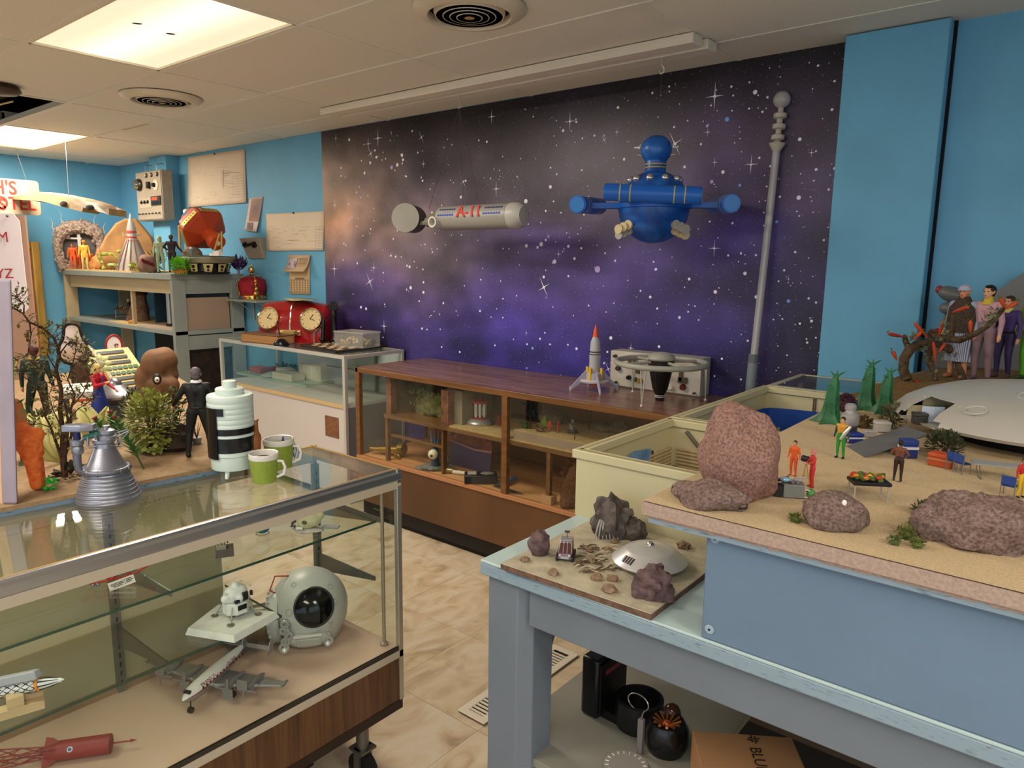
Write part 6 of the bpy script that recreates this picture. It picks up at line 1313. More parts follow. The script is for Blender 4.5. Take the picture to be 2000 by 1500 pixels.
 # ---- lower glass shelf: lander on white board, striped rocket on blocks
p=Pz(452,1222,S2Z);s_=mpp(p);A=[Pz(*q,S2Z) for q in ((362,1240),(458,1256),(546,1206),(426,1190))]
base=thing('lunar_lander','white and black lunar lander standing on a white slab','spacecraft model',(p.x,p.y,S2Z))
cc=(A[0]+A[1]+A[2]+A[3])/4;up_=Vector((0,0,.018));lo=[v for v in A];hi=[cc+(v-cc)*.93+up_ for v in A]
MB().hexa(lo,hi).o('moon_board',mat('moon_plaster',(222,220,214),.75,var=.06,s=26,bump=.5,bs=40),base,world=True,smooth=0)
q=Pz(462,1202,S2Z+.018);s_=mpp(q);T=TR(*q)@RZ(face_to(q)+.5);M_w=mat('lander_white',(226,226,222),.45);M_k=mat('lander_black',(18,18,20),.4)
b=MB(T);o8=[(25*math.cos(PI/4*k+PI/8)*s_,25*math.sin(PI/4*k+PI/8)*s_) for k in range(8)];b.prism(o8,11*s_,33*s_);b.o('descent_stage',M_w,base,world=True,smooth=0,bev=.001)
for k in (1,5):MB(T@RZ(PI/2*k-PI/2)).cb((23.3*s_,0,25*s_),(.8*s_,18*s_,10*s_)).o('black_panel',M_k,base,world=True,smooth=0)
MB(T).cb((0,-23.4*s_,25*s_),(18*s_,.8*s_,10*s_)).o('black_panel',M_k,base,world=True,smooth=0)
blend_mesh('ascent_cabin',[(T@Vector((-7*s_,0,46*s_)),T@Vector((7*s_,0,46*s_)),17*s_,17*s_,0),(T@Vector((0,-10*s_,40*s_)),T@Vector((0,-14*s_,42*s_)),11*s_,9*s_,0),(T@Vector((0,0,60*s_)),T@Vector((0,0,62*s_)),9*s_,8*s_,0),(T@Vector((-16*s_,0,40*s_)),T@Vector((-22*s_,0,42*s_)),9*s_,8*s_,0)],2*s_,[M_w],None,1)
ob=bpy.data.objects['ascent_cabin'];ob.data.transform(PM[base.name].inverted());ob.parent=base
for x,z,w_,h_ in ((9,44,12,16),(-8,38,10,6),(22,46,5,10)):MB(T).cb((x*s_,-19.5*s_,z*s_),(w_*s_,6*s_,h_*s_)).o('black_window',M_k,base,world=True,bev=.002)
for sx in (-1,1):MB(T).cyl((sx*18*s_,-8*s_,54*s_),(sx*26*s_,-9*s_,56*s_),1*s_,n=6).lathe([(2*s_,0),(2.6*s_,4*s_)],10,(sx*26*s_,-9*s_,54*s_)).o('thruster',M_w,base,world=True)
MB(T).cyl((0,0,64*s_),(2*s_,0,80*s_),.6*s_,n=6).lathe([(.5*s_,0),(5*s_,3*s_)],12,(12*s_,0,64*s_)).o('antenna',M_w,base,world=True)
for k in range(4):
 R_=T@RZ(PI/2*k+PI/4);lg=MB(R_).cyl((22*s_,0,28*s_),(40*s_,0,3*s_),1.2*s_,n=8).cyl((18*s_,-10*s_,12*s_),(38*s_,0,6*s_),.7*s_,n=6).cyl((18*s_,10*s_,12*s_),(38*s_,0,6*s_),.7*s_,n=6).o('landing_leg',C_((176,172,164),.4,.5),base,world=True)
 MB(R_).lathe([(.001,0),(6*s_,0),(7*s_,2*s_),(.001,2.4*s_)],14,(41*s_,0,0)).o('foot_pad',C_((140,132,118),.4,.6),lg,world=True)
R_=T@RZ(PI/4*.2);b=MB(R_)
for sx in (-3,3):b.cyl((30*s_,sx*s_,30*s_),(38*s_,sx*s_,2*s_),.5*s_,n=5)
for k in range(7):u=k/7;b.cyl(((30+8*u)*s_,-3*s_,(30-28*u)*s_),((30+8*u)*s_,3*s_,(30-28*u)*s_),.4*s_,n=5)
b.o('ladder',C_((120,116,110),.4,.5),base,world=True)
MB(T).lathe([(6*s_,11*s_),(9*s_,4*s_),(9.5*s_,3*s_)],16).o('engine_bell',M_k,base,world=True)
# striped rocket on wooden blocks
pw=Pz(52,1388,S2Z);s_=mpp(pw);rz_=face_to(pw)
t=thing('wooden_blocks','stack of pale wooden blocks under the lattice-painted rocket','blocks',pw,rz_)
M_wd=mat('balsa',(206,176,134),.7,var=.08,s=10,stretch=(1,6,6))
MB().box(-44*s_,30*s_,-.014,.014,0,18*s_).o('block',M_wd,t,bev=.001);MB().box(-30*s_,-2*s_,-.013,.012,18*s_,40*s_).o('block',M_wd,t,bev=.001);MB().box(0,30*s_,.008,.016,18*s_,42*s_).o('block',M_wd,t,bev=.001)
ax0,ax1=Pd(-40,1358,depth(pw)),Pd(123,1327,depth(pw));dr=(ax1-ax0).normalized();s_=mpp(pw)
t=thing('lattice_rocket','white rocket with black lattice pattern, orange bands and striped nose','rocket model',(pw.x,pw.y,pw.z+40*s_))
TT=frame(ax0,Vector((0,0,1)).cross(dr),Vector((0,0,1)));TT=Matrix(((*Vector((0,0,1)).cross(dr).normalized(),),(*dr.cross(Vector((0,0,1)).cross(dr).normalized()),),(*dr,))).transposed().to_4x4();TT.translation=ax0
MB(TT).lathe([(13*s_,0),(13*s_,118*s_)],24).o('tank',mat('rocket_white',(220,220,224),.4),t,world=True)
b=MB(TT)
for k in range(4):
 z0=(46+18*k)*s_
 for j in range(8):
  a0,a1=2*PI*j/8,2*PI*(j+1)/8;r=13.4*s_
  for q0,q1 in ((a0,a1),(a1,a0)):b.cyl((r*math.cos(q0),r*math.sin(q0),z0),(r*math.cos(q1),r*math.sin(q1),z0+18*s_),1.0*s_,n=4)
b.o('black_lattice',M_bk,t,world=True,kind='stuff')
for z in (42,116):MB(TT).lathe([(13.3*s_,z*s_),(13.6*s_,z*s_),(13.6*s_,(z+6)*s_),(13.3*s_,(z+6)*s_)],24).o('orange_band',C_((226,140,44),.5),t,world=True)
MB(TT).lathe([(11*s_,122*s_),(9*s_,140*s_),(4.5*s_,160*s_),(.8*s_,168*s_)],20).o('nose_cone',mat('rocket_white'),t,world=True)
b=MB(TT)
for j in range(8):a=2*PI*j/8;b.tube([(11*s_*math.cos(a),11*s_*math.sin(a),122*s_),(9.1*s_*math.cos(a),9.1*s_*math.sin(a),140*s_),(4.6*s_*math.cos(a),4.6*s_*math.sin(a),159*s_)],[1.6*s_,1.3*s_,.5*s_],5)
b.o('nose_stripes',M_bk,t,world=True)
TS=TT@TR(0,14*s_,50*s_);b=MB(TS);b.add([(-12*s_,0,-60*s_),(-12*s_,0,75*s_),(12*s_,0,75*s_),(12*s_,0,-60*s_),(-12*s_,16*s_,-60*s_),(-12*s_,20*s_,75*s_),(6*s_,16*s_,75*s_),(6*s_,14*s_,-60*s_)],[(0,1,2,3),(7,6,5,4),(0,4,5,1),(1,5,6,2),(2,6,7,3),(3,7,4,0)]);b.o('grey_fairing',C_((176,178,190),.45),t,world=True,bev=.003)
# ---- upper shelf
p=Pz(226,1136,S1Z);s_=mpp(p);t=thing('red_truss','red lattice truss model with silver wheels on upper glass shelf','model',p,face_to(p))
M_rd=C_((186,34,36),.45)
def bars(t,nodes,edges,r,m,nm='strut'):
 for a,c in edges:MB().cyl(Vector(nodes[a]),Vector(nodes[c]),r,n=6).o(nm,m,t)
N1=[(-60,0,26),(-40,0,3),(-26,0,22),(-8,0,6),(10,0,24),(30,0,8),(40,0,40),(64,0,46),(66,0,26),(-60,24,34),(66,24,44)]
N1=[Vector(q)*s_ for q in N1]
bars(t,N1,[(0,1),(1,2),(2,3),(3,4),(4,5),(0,2),(2,4),(1,3),(3,5),(4,6),(6,7),(7,8),(8,5),(6,8),(4,8),(0,9),(7,10),(9,10)],2.2*s_,M_rd)
for x in (-38,-30,52):MB().sph(Vector((x,-4,2.6))*s_,3.4*s_,10,6).o('wheel',C_((130,130,140),.3,.6),t)
MB().cyl(Vector((-10,10,24))*s_,Vector((34,10,30))*s_,6*s_,n=12).o('engine_core',C_((110,106,104),.35,.6),t)
p=Pz(240,1142,S1Z);s_=mpp(p);t=thing('name_card','small white printed card leaning before the red truss','card',p,face_to(p));T=TR(0,-.012,0)@RY(-.22)@RX(-.25)
MB(T).box(-23*s_,23*s_,0,.0012,0,16*s_).o('card',C_((226,218,204),.6),t,smooth=0)
b=MB(T)
for z,x0,x1 in ((11,-19,4),(8,-19,4),(5,-15,1),(12,8,18),(9,8,20),(6,8,17)):b.box(x0*s_,x1*s_,-.0006,-.0001,(z-.7)*s_,(z+.7)*s_)
b.box(5.6*s_,6.2*s_,-.0006,-.0001,3*s_,14*s_);b.o('print',C_((60,52,48),.7),t,smooth=0)
p=Pz(513,1043,S1Z);s_=mpp(p);t=thing('mini_globe','small blue and green globe on clear ring stand','globe',p)
MB().sph((0,0,17*s_),15*s_,24,14).o('ball',ramp_mat('globe',[(.45,(20,96,160)),(.52,(30,120,170)),(.56,(60,140,80)),(.75,(110,150,70))],s=24,detail=4,rough=.25),t);MB().torus((0,0,2*s_),12*s_,1.6*s_).o('ring_stand',glass('ring_glass',(226,230,230)),t)
p=Pz(602,1036,S1Z);s_=mpp(p);t=thing('spacewalk_model','cream capsule model with tiny astronaut on grey scenic base','spacecraft model',p,face_to(p)-.3)
b=MB();b.rock((0,0,3*s_),(30*s_,20*s_,5*s_),4,24,8,.12);b.o('scenic_base',C_((176,170,164),.7,var=.2,s=40),t)
blend_mesh('capsule',[(Vector((-4*s_,0,20*s_)),Vector((12*s_,0,24*s_)),17*s_,15*s_,0),(Vector((16*s_,0,26*s_)),Vector((26*s_,0,32*s_)),11*s_,7*s_,0)],2*s_,[C_((206,200,158),.4)],t)
MB().sph((-2*s_,-16.5*s_,22*s_),(5*s_,2*s_,4*s_),12,6).o('hatch',C_((90,84,76),.4),t);MB().box(-18*s_,-6*s_,-17*s_,-13*s_,8*s_,12*s_).o('label_plate',C_((226,222,204),.4),t)
b=MB()
for k in range(7):b.sph((-28*s_+random.uniform(-3,3)*s_,random.uniform(-6,2)*s_,(8+k*2.6)*s_),2.6*s_,8,6)
b.o('astronaut',C_((70,66,70),.5),t)
MB().box(28*s_,60*s_,-6*s_,10*s_,6*s_,9*s_).o('wing_panel',C_((150,148,148),.4,.4),t)
p=Pz(448,1100,S1Z);s_=mpp(p);t=thing('circuit_box','small open electronics box with black wires on upper shelf','electronics',(p.x-.06,p.y+.02,S1Z),face_to(p))
MB().box(-16*s_,18*s_,-.02,.02,0,16*s_).o('chassis',C_((90,80,70),.5),t);MB().box(-14*s_,4*s_,-.018,.01,16*s_,22*s_).o('board',C_((150,140,120),.5),t)
for k in range(3):MB().tube([Vector((-10+6*k,-4,20))*s_,Vector((-14+8*k,-4,34+3*k))*s_,Vector((0+3*k,-2,38))*s_,Vector((8,0,24))*s_],.8*s_,5).o('wire',M_bk,t)
# ---- case floor: pod, silver cylinder, airliner, red escape tower
p=Pz(606,1240,FZ);s_=mpp(p);pr_=73*s_
t=thing('space_pod','large grey spherical pod model with round black window and clear arms','spacecraft model',p,face_to(p)-.12)
M_pod=mat('pod_grey',(186,186,180),.38,var=.02,s=3)
MB().lathe([(pr_*.72,-.0+.004),(pr_*.80,pr_*.10),(pr_*.97,pr_*.55)]+[(pr_*math.cos(e),pr_*.86+pr_*math.sin(e)) for e in [(-.20+1.77*k/16) for k in range(17)]],48).o('shell',M_pod,t)
wd=Vector((.24,-.90,.36)).normalized();Tw=Matrix(((*wd.orthogonal().normalized(),),(*wd.cross(wd.orthogonal().normalized()),),(*wd,))).transposed().to_4x4();Tw.translation=Vector((0,0,pr_*.86))
MB(Tw).lathe([(pr_*1.006*math.sin(a),pr_*1.006*math.cos(a)) for a in (.50,.4,.3,.2,.1,.005)],40).o('window_glass',C_((10,9,10),.06),t)
MB(Tw).torus((0,0,pr_*math.cos(.50)),pr_*1.005*math.sin(.50),2.2*s_,40,8).o('window_rim',C_((40,40,42),.3),t)
def pod_dir(az,el): return Vector((math.sin(az)*math.cos(el),-math.cos(az)*math.cos(el),math.sin(el)))
for az,el,r in ((-.42,.25,7),(-.42,-.05,6.5),(.95,.75,6),(-.55,.95,5),(.85,.35,6)):
 d=pod_dir(az,el);c=Vector((0,0,pr_*.86))+d*pr_*.99;Tn=Matrix(((*d.orthogonal().normalized(),),(*d.cross(d.orthogonal().normalized()),),(*d,))).transposed().to_4x4();Tn.translation=c
 MB(Tn).lathe([(r*s_,-1*s_),(r*s_,1.2*s_),(r*.8*s_,1.4*s_),(r*.6*s_,-.5*s_),(.001,-.6*s_)],20).o('port',C_((160,160,154),.4),t)
MB().sph((0,-pr_*.55,pr_*.36),(pr_*.62,pr_*.52,pr_*.30),28,12).o('chin',M_pod,t);MB().cb((4*s_,-pr_*1.03,pr_*.52),(52*s_,6*s_,5*s_),(0,-.05,0)).o('chin_bar',C_((206,204,196),.4),t,bev=.002)
MB().cb((6*s_,-pr_*1.055,pr_*.36),(44*s_,3*s_,16*s_),(.25,-.05,0)).o('control_plate',C_((176,174,166),.4),t,bev=.002)
M_clr=glass('clear_plastic',(206,208,206),.08)
for sx in (-1,1):
 x=sx*36*s_;ya=-pr_*(.92 if sx<0 else .72)
 b=MB()
 for k,(dx,z,r) in enumerate(((0,86,9),(sx*4,68,8),(-sx*6,54,9),(0,38,10),(sx*3,22,12))):b.torus((x+dx*s_,ya-4*s_,z*s_*.72),r*s_*.62,3*s_,18,8,'y')
 b.tube([(x,ya,70*s_),(x-sx*6*s_,ya-6*s_,48*s_),(x,ya-4*s_,30*s_),(x+sx*2*s_,ya-4*s_,12*s_)],3.2*s_,8).o('manipulator_arm',mat('clear_resin',(214,214,210),.12,trans=.55),t)
 MB().sph((x+sx*2*s_,ya-6*s_,12*s_),6*s_,14,8).o('lamp',C_((236,236,236),.08,.4),t)
Tr=TR(-pr_*.80,-pr_*.20,pr_*.72)@RY(-PI/2-.1)
MB(Tr).lathe([(48*s_,-10*s_),(50*s_,0),(44*s_,12*s_),(30*s_,16*s_),(26*s_,12*s_),(.001,10*s_)],36).o('side_thruster_ring',M_pod,t)
for k in range(22):MB(Tr@RZ(2*PI*k/22)).cb((45*s_,0,8*s_),(10*s_,4*s_,6*s_)).o('ring_rib',M_pod,t,bev=.001)
MB(Tr).lathe([(25*s_,12*s_),(25*s_,13*s_),(.001,13.5*s_)],30).o('fan_disc',C_((24,22,22),.4),t)
for k in range(4):MB(Tr@RZ(PI/2*k)).prism([(3*s_,-2*s_),(24*s_,-8*s_),(24*s_,8*s_),(3*s_,2*s_)],13.4*s_,14.4*s_).o('fan_sector',M_pod,t,smooth=0)
p=Pd(478,1172,2.36);q0,q1=Vector((-1.90,p.y-.16,FZ+.075)),Vector((-1.84,p.y+.03,FZ+.075));t=thing('steel_cylinder','brushed steel cylinder with red wire lying behind the pod','cylinder',(q0.x,(q0.y+q1.y)/2,FZ))
MB().cyl(q0,q1,.055,n=28).o('tank',mat('olive_steel',(120,112,96),.3,.8),t,world=True);MB().box(q0.x-.03,q0.x+.03,q0.y+.02,q1.y-.02,FZ,FZ+.03).o('cradle',C_((110,108,104),.6),t,world=True)
MB().tube([q1+Vector((0,.0,.05)),q1+Vector((.01,.02,.09)),q1+Vector((.0,-.01,.13)),q1+Vector((-.01,-.05,.14)),q1+Vector((-.01,-.07,.10)),q1+Vector((0,-.03,.07))],.0025,6).o('red_wire',C_((170,48,34),.4),t,world=True)
# airliner
n0=Pz(366,1398,FZ);t0=Pz(478,1300,FZ);ax=(t0-n0);L_=ax.length*1.12;rz_=math.atan2(-(-ax.x),-ax.y) if False else math.atan2(ax.x,-ax.y)+PI
t=thing('airliner_model','silver and white four-propeller airliner model with red stripe and triple tail','aircraft model',((n0.x+t0.x)/2,(n0.y+t0.y)/2,FZ),math.atan2(ax.y,ax.x))
hL=L_/2;fz=.050;R0=.022
M_al=mat('model_silver',(168,168,170),.3,.8);M_wt=mat('model_white',(226,222,218),.4);M_rs=C_((140,34,44),.5)
fus=[(-hL,.001,0),(-hL+.008,.008,0),(-hL+.03,R0*.86,0),(-hL+.06,R0,0),(0,R0*1.02,.002),(hL*.4,R0*.86,.005),(hL*.72,R0*.5,.011),(hL*.93,R0*.22,.014),(hL,.002,.015)]
def fuselage(sel,m,nm,k=1.0):
 b=MB();n=22;vs=[]
 for x,r,dz_ in fus:
  for i in range(n):a=2*PI*i/n;vs.append((x,r*k*math.cos(a),fz+dz_+r*k*math.sin(a)))
 fs=[]
 for j in range(len(fus)-1):
  for i in range(n):
   if sel((i+.5)/n*360):fs.append((j*n+i,j*n+(i+1)%n,(j+1)*n+(i+1)%n,(j+1)*n+i))
 return b.add(vs,fs).o(nm,m,t)
fuselage( lambda a:15<a<165,M_wt,'white_crown');fuselage( lambda a:a<=15 or a>=165,M_al,'belly')
for sy in (-1,1):
 b=MB()
 for j in range(1,len(fus)-2):
  (x0,r0,d0),(x1,r1,d1)=fus[j],fus[j+1];y0,y1=sy*r0*1.012,sy*r1*1.012
  b.add([(x0,y0,fz+d0+r0*.16),(x1,y1,fz+d1+r1*.16),(x1,y1*.985,fz+d1+r1*.30),(x0,y0*.985,fz+d0+r0*.30)],[(0,1,2,3)])
 b.o('red_cheatline',M_rs,t,smooth=0)
 for k in range(13):MB().cb((-hL+.055+.014*k,sy*R0*.955,fz+.0085),(.005,.002,.005)).o('cabin_window',C_((70,24,30),.4),t)
MB().cb((-hL+.020,0,fz+.0135),(.010,.020,.007),(0,-.5,0)).o('cockpit_window',C_((34,26,26),.2),t,bev=.002)
T=TR(-hL+.125,-R0*.80,fz+.0140)@RX(PI/2-.72);text('TRANS WORLD AIRLINE',.0135,T,M_rs,t,ext=.0004)
T=TR(-hL+.125,R0*.80,fz+.0140)@RZ(PI)@RX(PI/2-.72);text('TRANS WORLD AIRLINE',.0135,T,M_rs,t,ext=.0004)
for sy in (-1,1):
 b=MB();rt=[(-.035,0),(.030,0)];sp_=.210
 b.add([(-.045,sy*.012,fz-.012),(.035,sy*.012,fz-.012),(.005,sy*sp_,fz+.004),(-.016,sy*sp_,fz+.004),(-.040,sy*.012,fz-.006),(.035,sy*.012,fz-.010),(.005,sy*sp_,fz+.006),(-.014,sy*sp_,fz+.007)],[(0,1,2,3),(7,6,5,4),(0,4,5,1),(1,5,6,2),(2,6,7,3),(3,7,4,0)]);b.o('wing',M_al,t,smooth=20)
 MB().sph((-.005,sy*sp_,fz+.005),(.020,.005,.005),12,8).o('tip_tank',M_al,t)
 for k,ye in enumerate((.066,.128)):
  ze=fz-.009+.0085*ye/.1;e=MB().lathe([(.001,-.052),(.009,-.050),(.0105,-.040),(.0105,-.016),(.007,.018),(.002,.03)],16,(0,sy*ye,ze),'x').o('engine_nacelle',M_al,t)
  MB().cyl((-.050,sy*ye,ze),(-.062,sy*ye,ze),.0035,.0008,n=10).o('spinner',C_((200,200,204),.2,.8),e)
  for q in range(3):a=2*PI*q/3+k;MB().cb((-.056,sy*ye+.016*math.cos(a),ze+.016*math.sin(a)),(.0012,.005 if abs(math.cos(a))<.5 else .030,.030 if abs(math.sin(a))>.5 else .005),(0,0,0)).o('blade',C_((150,150,154),.3,.6),e)
 MB().cyl((-.02,sy*.062,fz-.012),(-.02,sy*.062,.010),.002,n=6).cyl((-.02,sy*.062-.005,.009),(-.02,sy*.062+.005,.009),.009,n=14).o('main_gear',M_bk,t)
 MB().cb((hL*.88,sy*.045,fz+.018),(.020,.085,.0025)).o('tailplane',M_al,t,bev=.001);MB().prism([(hL*.80,fz+.002),(hL*.97,fz+.008),(hL*1.0,fz+.036),(hL*.92,fz+.046),(hL*.85,fz+.034)],sy*.088-.0015,sy*.088+.0015,'y').o('tail_fin',M_al,t,bev=.001)
MB().prism([(hL*.80,fz+.014),(hL*.99,fz+.016),(hL*.99,fz+.040),(hL*.92,fz+.048)],-.0015,.0015,'y').o('tail_fin',M_al,t,bev=.001)
MB().cyl((-hL+.03,0,fz-.014),(-hL+.028,0,.009),.002,n=6).cyl((-hL+.028,-.005,.008),(-hL+.028,.005,.008),.008,n=14).o('nose_gear',M_bk,t)
# red escape tower
a0=Pz(-60,1512,FZ);a1=Pz(268,1464,FZ);a0.z=a1.z=FZ+.026;dr=(a1-a0).normalized();Lt=(a1-a0).length;s_=mpp(a1)
t=thing('escape_tower','dark red escape rocket with lattice tower and needle tip lying in case','rocket model',((a0.x+a1.x)/2,(a0.y+a1.y)/2,FZ))
TT=Matrix(((*Vector((0,0,1)).cross(dr).normalized(),),(*dr.cross(Vector((0,0,1)).cross(dr).normalized()),),(*dr,))).transposed().to_4x4();TT.translation=a0;M_dr=mat('tower_red',(138,40,42),.5);z_= lambda px:(px+60)/328*Lt
MB(TT).cyl((0,0,z_(112)),(0,0,z_(216)),.0225,n=28).o('motor',M_dr,t,world=True)
MB(TT).cyl((0,0,z_(216)),(0,0,z_(260)),.0022,.0016,n=8).cyl((0,0,z_(256)),(0,0,z_(268)),.004,.0004,n=8).o('needle',M_dr,t,world=True)
MB(TT).cyl((0,0,z_(86)),(0,0,z_(114)),.014,.019,n=20).o('nozzle_block',M_dr,t,world=True)
for k in range(4):MB(TT@RZ(PI/2*k+PI/4)).prism([(.012,z_(82)),(.034,z_(84)),(.030,z_(98)),(.014,z_(120))],-.0015,.0015,'y').o('fin',M_dr,t,world=True,smooth=0)
for k in range(4):
 R_=TT@RZ(PI/2*k+PI/4);MB(R_).cyl((.012,0,z_(88)),(.026,0,0),.002,n=6).o('tower_rail',M_dr,t,world=True)
 for j in range(3):
  u0,u1=j/3,(j+1)/3;r0,r1=.026-.014*u0,.026-.014*u1;z0,z1=z_(88)*u0,z_(88)*u1
  MB(R_).cyl((r0,0,z0),(0,r1,z1),.0012,n=5).o('tower_brace',M_dr,t,world=True);MB(R_).cyl((r1,0,z1),(0,r0,z0),.0012,n=5).o('tower_brace',M_dr,t,world=True)
q=Vector((Pz(140,1458,FZ+.045)));nv=(CAM-q).normalized();c_=a0+dr*z_(140)+(nv-dr*nv.dot(dr)).normalized()*.0226;nn=(nv-dr*nv.dot(dr)).normalized()
Tn=Matrix(((*dr,),(*nn.cross(dr),),(*nn,))).transposed().to_4x4();Tn.translation=c_
MB(Tn).lathe([(.0062,-.001),(.0062,.0004),(.001,.0006)],18).o('round_badge',C_((206,206,214),.4),t,world=True);MB(Tn).lathe([(.004,.0005),(.004,.0009),(.001,.001)],14).o('badge_centre',C_((70,90,150),.4),t,world=True)

# ================================================================ on and in the silver framed case
Z2=D[4]-.002
def c2p(px,py,z=Z2): return Pz(px,py,z)
p=c2p(725,686);c0,c1_,c2_,c3_=[c2p(*q) for q in ((585,676),(655,690),(770,676),(690,663))]
cc=(c0+c1_+c2_+c3_)/4;t=thing('chessboard','folding chessboard with dark wooden border on the glass case','chessboard',cc);e1=(c1_-c0)/2;e2=(c3_-c0)/2;th=Vector((0,0,.012))
MB().hexa([c0,c1_,c2_,c3_],[v+th for v in (c0,c1_,c2_,c3_)]).o('border',C_((40,30,24),.5),t,world=True,smooth=0)
for k in range(64):
 i,j=k%8,k//8;q=[c0.lerp(c1_,.08+.105*(i+a)).lerp(c3_.lerp(c2_,.08+.105*(i+a)),.08+.105*(j+c)) for a,c in ((0,0),(1,0),(1,1),(0,1))]
 MB().add([v+th+Vector((0,0,.0006)) for v in q],[(0,1,2,3)]).o('square',C_((214,188,140),.5) if (i+j)%2 else C_((54,34,26),.5),t,world=True,smooth=0)
bz=Z2+.0126;q=Pz(698,676,bz);t=thing('piece_tub','clear lidded tub of green and cream chess pieces on the chessboard','tub',q,.12)
w_,d_,h_=.27,.17,.095;b=MB();b.box(-w_/2,w_/2,-d_/2,-d_/2+.003,0,h_).box(-w_/2,w_/2,d_/2-.003,d_/2,0,h_).box(-w_/2,-w_/2+.003,-d_/2,d_/2,0,h_).box(w_/2-.003,w_/2,-d_/2,d_/2,0,h_).box(-w_/2,w_/2,-d_/2,d_/2,0,.003)
b.o('tub',mat('tub_plastic',(222,220,210),.2,alpha=.16),t);MB().box(-w_/2-.006,w_/2+.006,-d_/2-.006,d_/2+.006,h_,h_+.012).o('lid',mat('tub_lid',(226,222,214),.25,alpha=.32),t,bev=.003)
rng=random.Random(2)
for k in range(22):
 x,y,z=rng.uniform(-.10,.10),rng.uniform(-.055,.055),.022+rng.uniform(0,.03);MB(TR(x,y,z)@Euler((rng.uniform(0,3),rng.uniform(0,3),0)).to_matrix().to_4x4()).lathe([(.014,-.022),(.014,-.016),(.007,-.01),(.006,.008),(.010,.014),(.004,.022)],10).o('chess_piece',C_((214,184,140),.5) if k%3 else C_((66,96,66),.5),t)
 # red car-shaped radio with two clock headlamps
p=c2p(560,655);p.y=3.14;p.x=Py(562,640,3.10).x;t=thing('car_radio','shiny red car-nose shaped radio clock with round chrome headlamps','radio',(p.x,3.19,Z2),.50);s_=.0035
M_cr=mat('car_red',(150,18,22),.18,coat=.6);M_ch=mat('chrome_warm',(226,206,176),.12,1)
b=MB();n=14;vs=[]
for k,(x,sc_) in enumerate([(-.27,.80),(-.25,.94),(-.14,1),(0,1.03),(.14,1),(.25,.94),(.27,.80)]):
 for i in range(n+1):a=PI*i/n;vs.append((x,.10-.16*math.cos(a)*sc_*.95 if False else -.13*math.cos(a)*sc_,.30*sc_*math.sin(a)**.7 if math.sin(a)>0 else 0))
m_=n+1;b.add(vs,[(k*m_+i,(k+1)*m_+i,(k+1)*m_+i+1,k*m_+i+1) for k in range(6) for i in range(n)]+[tuple(range(m_)),tuple(6*m_+i for i in range(m_-1,-1,-1))]+[(k*m_,k*m_+n,(k+1)*m_+n,(k+1)*m_) for k in range(6)]);b.o('body',M_cr,t)
for x in (-.17,.17):
 T=TR(x,-.115,.17)@RX(-.35);e=MB(T).lathe([(.085,.03),(.092,-.01),(.086,-.028),(.078,-.022),(.078,.0),(.001,.0)],36,ax='y').o('headlamp_ring',M_ch,t);MB(T).lathe([(.078,-.008),(.078,-.010),(.001,-.011)],32,ax='y').o('clock_face',C_((214,192,140),.4),e)
 MB(T).cb((.0,-.014,.02),(.004,.002,.045),(0,.5,0)).cb((.012,-.014,.0),(.035,.002,.004),(0,.3,0)).o('clock_hands',C_((40,30,24),.4),e)
 for k in range(12):a=PI/6*k;MB(T).cb((.066*math.cos(a),-.012,.066*math.sin(a)),(.006,.001,.006)).o('hour_mark',C_((60,44,34),.5),e)
MB().tube([(0,-.133*math.cos(PI*i/10),.309*math.sin(PI*i/10)**.7+.002 if 0<i<10 else 0) for i in range(11)],.007,8).o('chrome_strip',M_ch,t)
MB().box(-.09,.09,-.150,-.13,.055,.095).o('radio_panel',C_((206,176,110),.3,.5),t,bev=.004)
for x in (-.07,.07):MB().cyl((x,-.15,.075),(x,-.175,.075),.018,n=16).o('tuner_knob',M_ch,t)
p=c2p(583,670);t=thing('thick_book','thick old brown book with worn pages lying before the red radio','book',(p.x-.17,2.945,Z2),.12)
MB().box(-.20,.20,-.07,.075,.004,.064).o('pages',mat('old_pages',(168,124,78),.8,var=.15,s=9,stretch=(1,1,40)),t,bev=.004);MB().box(-.205,.205,-.075,.08,0,.004).box(-.205,.205,-.075,.08,.064,.069).box(-.205,.205,.076,.082,0,.069).o('cover',C_((120,84,56),.7),t,bev=.002)
q=Py(655,632,3.25);t=thing('candlestick_phone','black candlestick telephone beside the red radio','telephone',(q.x,3.24,Z2))
MB().lathe([(.062,0),(.066,.01),(.060,.022),(.030,.032),(.020,.05),(.017,.20),(.022,.23),(.014,.245)],28).o('stem',M_bk,t)
T=TR(0,0,.265)@RZ(.9);MB(T).cyl((0,.02,0),(0,-.07,.02),.022,.017,n=18).sph((0,.01,0),.030,16,10).lathe([(.017,0),(.034,-.03),(.030,-.03)],18,(0,-.06,.02),'y').o('mouthpiece',M_bk,t);MB(T).sph((.02,.035,.015),.022,14,8).o('brass_cap',C_((206,180,120),.2,.9),t)
MB().tube([(-.018,-.01,.19),(-.05,-.02,.20),(-.075,-.02,.19)],.006,8).o('hook',M_bk,t);MB().cyl((-.085,-.03,.18),(-.075,-.05,.04),.012,.015,n=14).lathe([(.016,0),(.028,.012),(.026,.02)],16,(-.075,-.05,.02)).o('receiver',M_bk,t)
MB().tube([(-.08,-.03,.16),(-.12,-.09,.08),(-.07,-.13,.01),(.0,-.10,.006),(.05,-.02,.01)],.004,6).o('cord',C_((150,120,90),.6),t)
p=c2p(597,670);t=thing('ink_stand','black dome inkstand with slanted pen before the red radio','pen stand',(p.x,2.93,Z2));MB().lathe([(.055,0),(.055,.01),(.045,.03),(.02,.045),(.001,.047)],22).o('base',M_bk,t);MB().cyl((0,0,.03),(-.06,.01,.17),.006,.003,n=8).o('pen',M_bk,t)
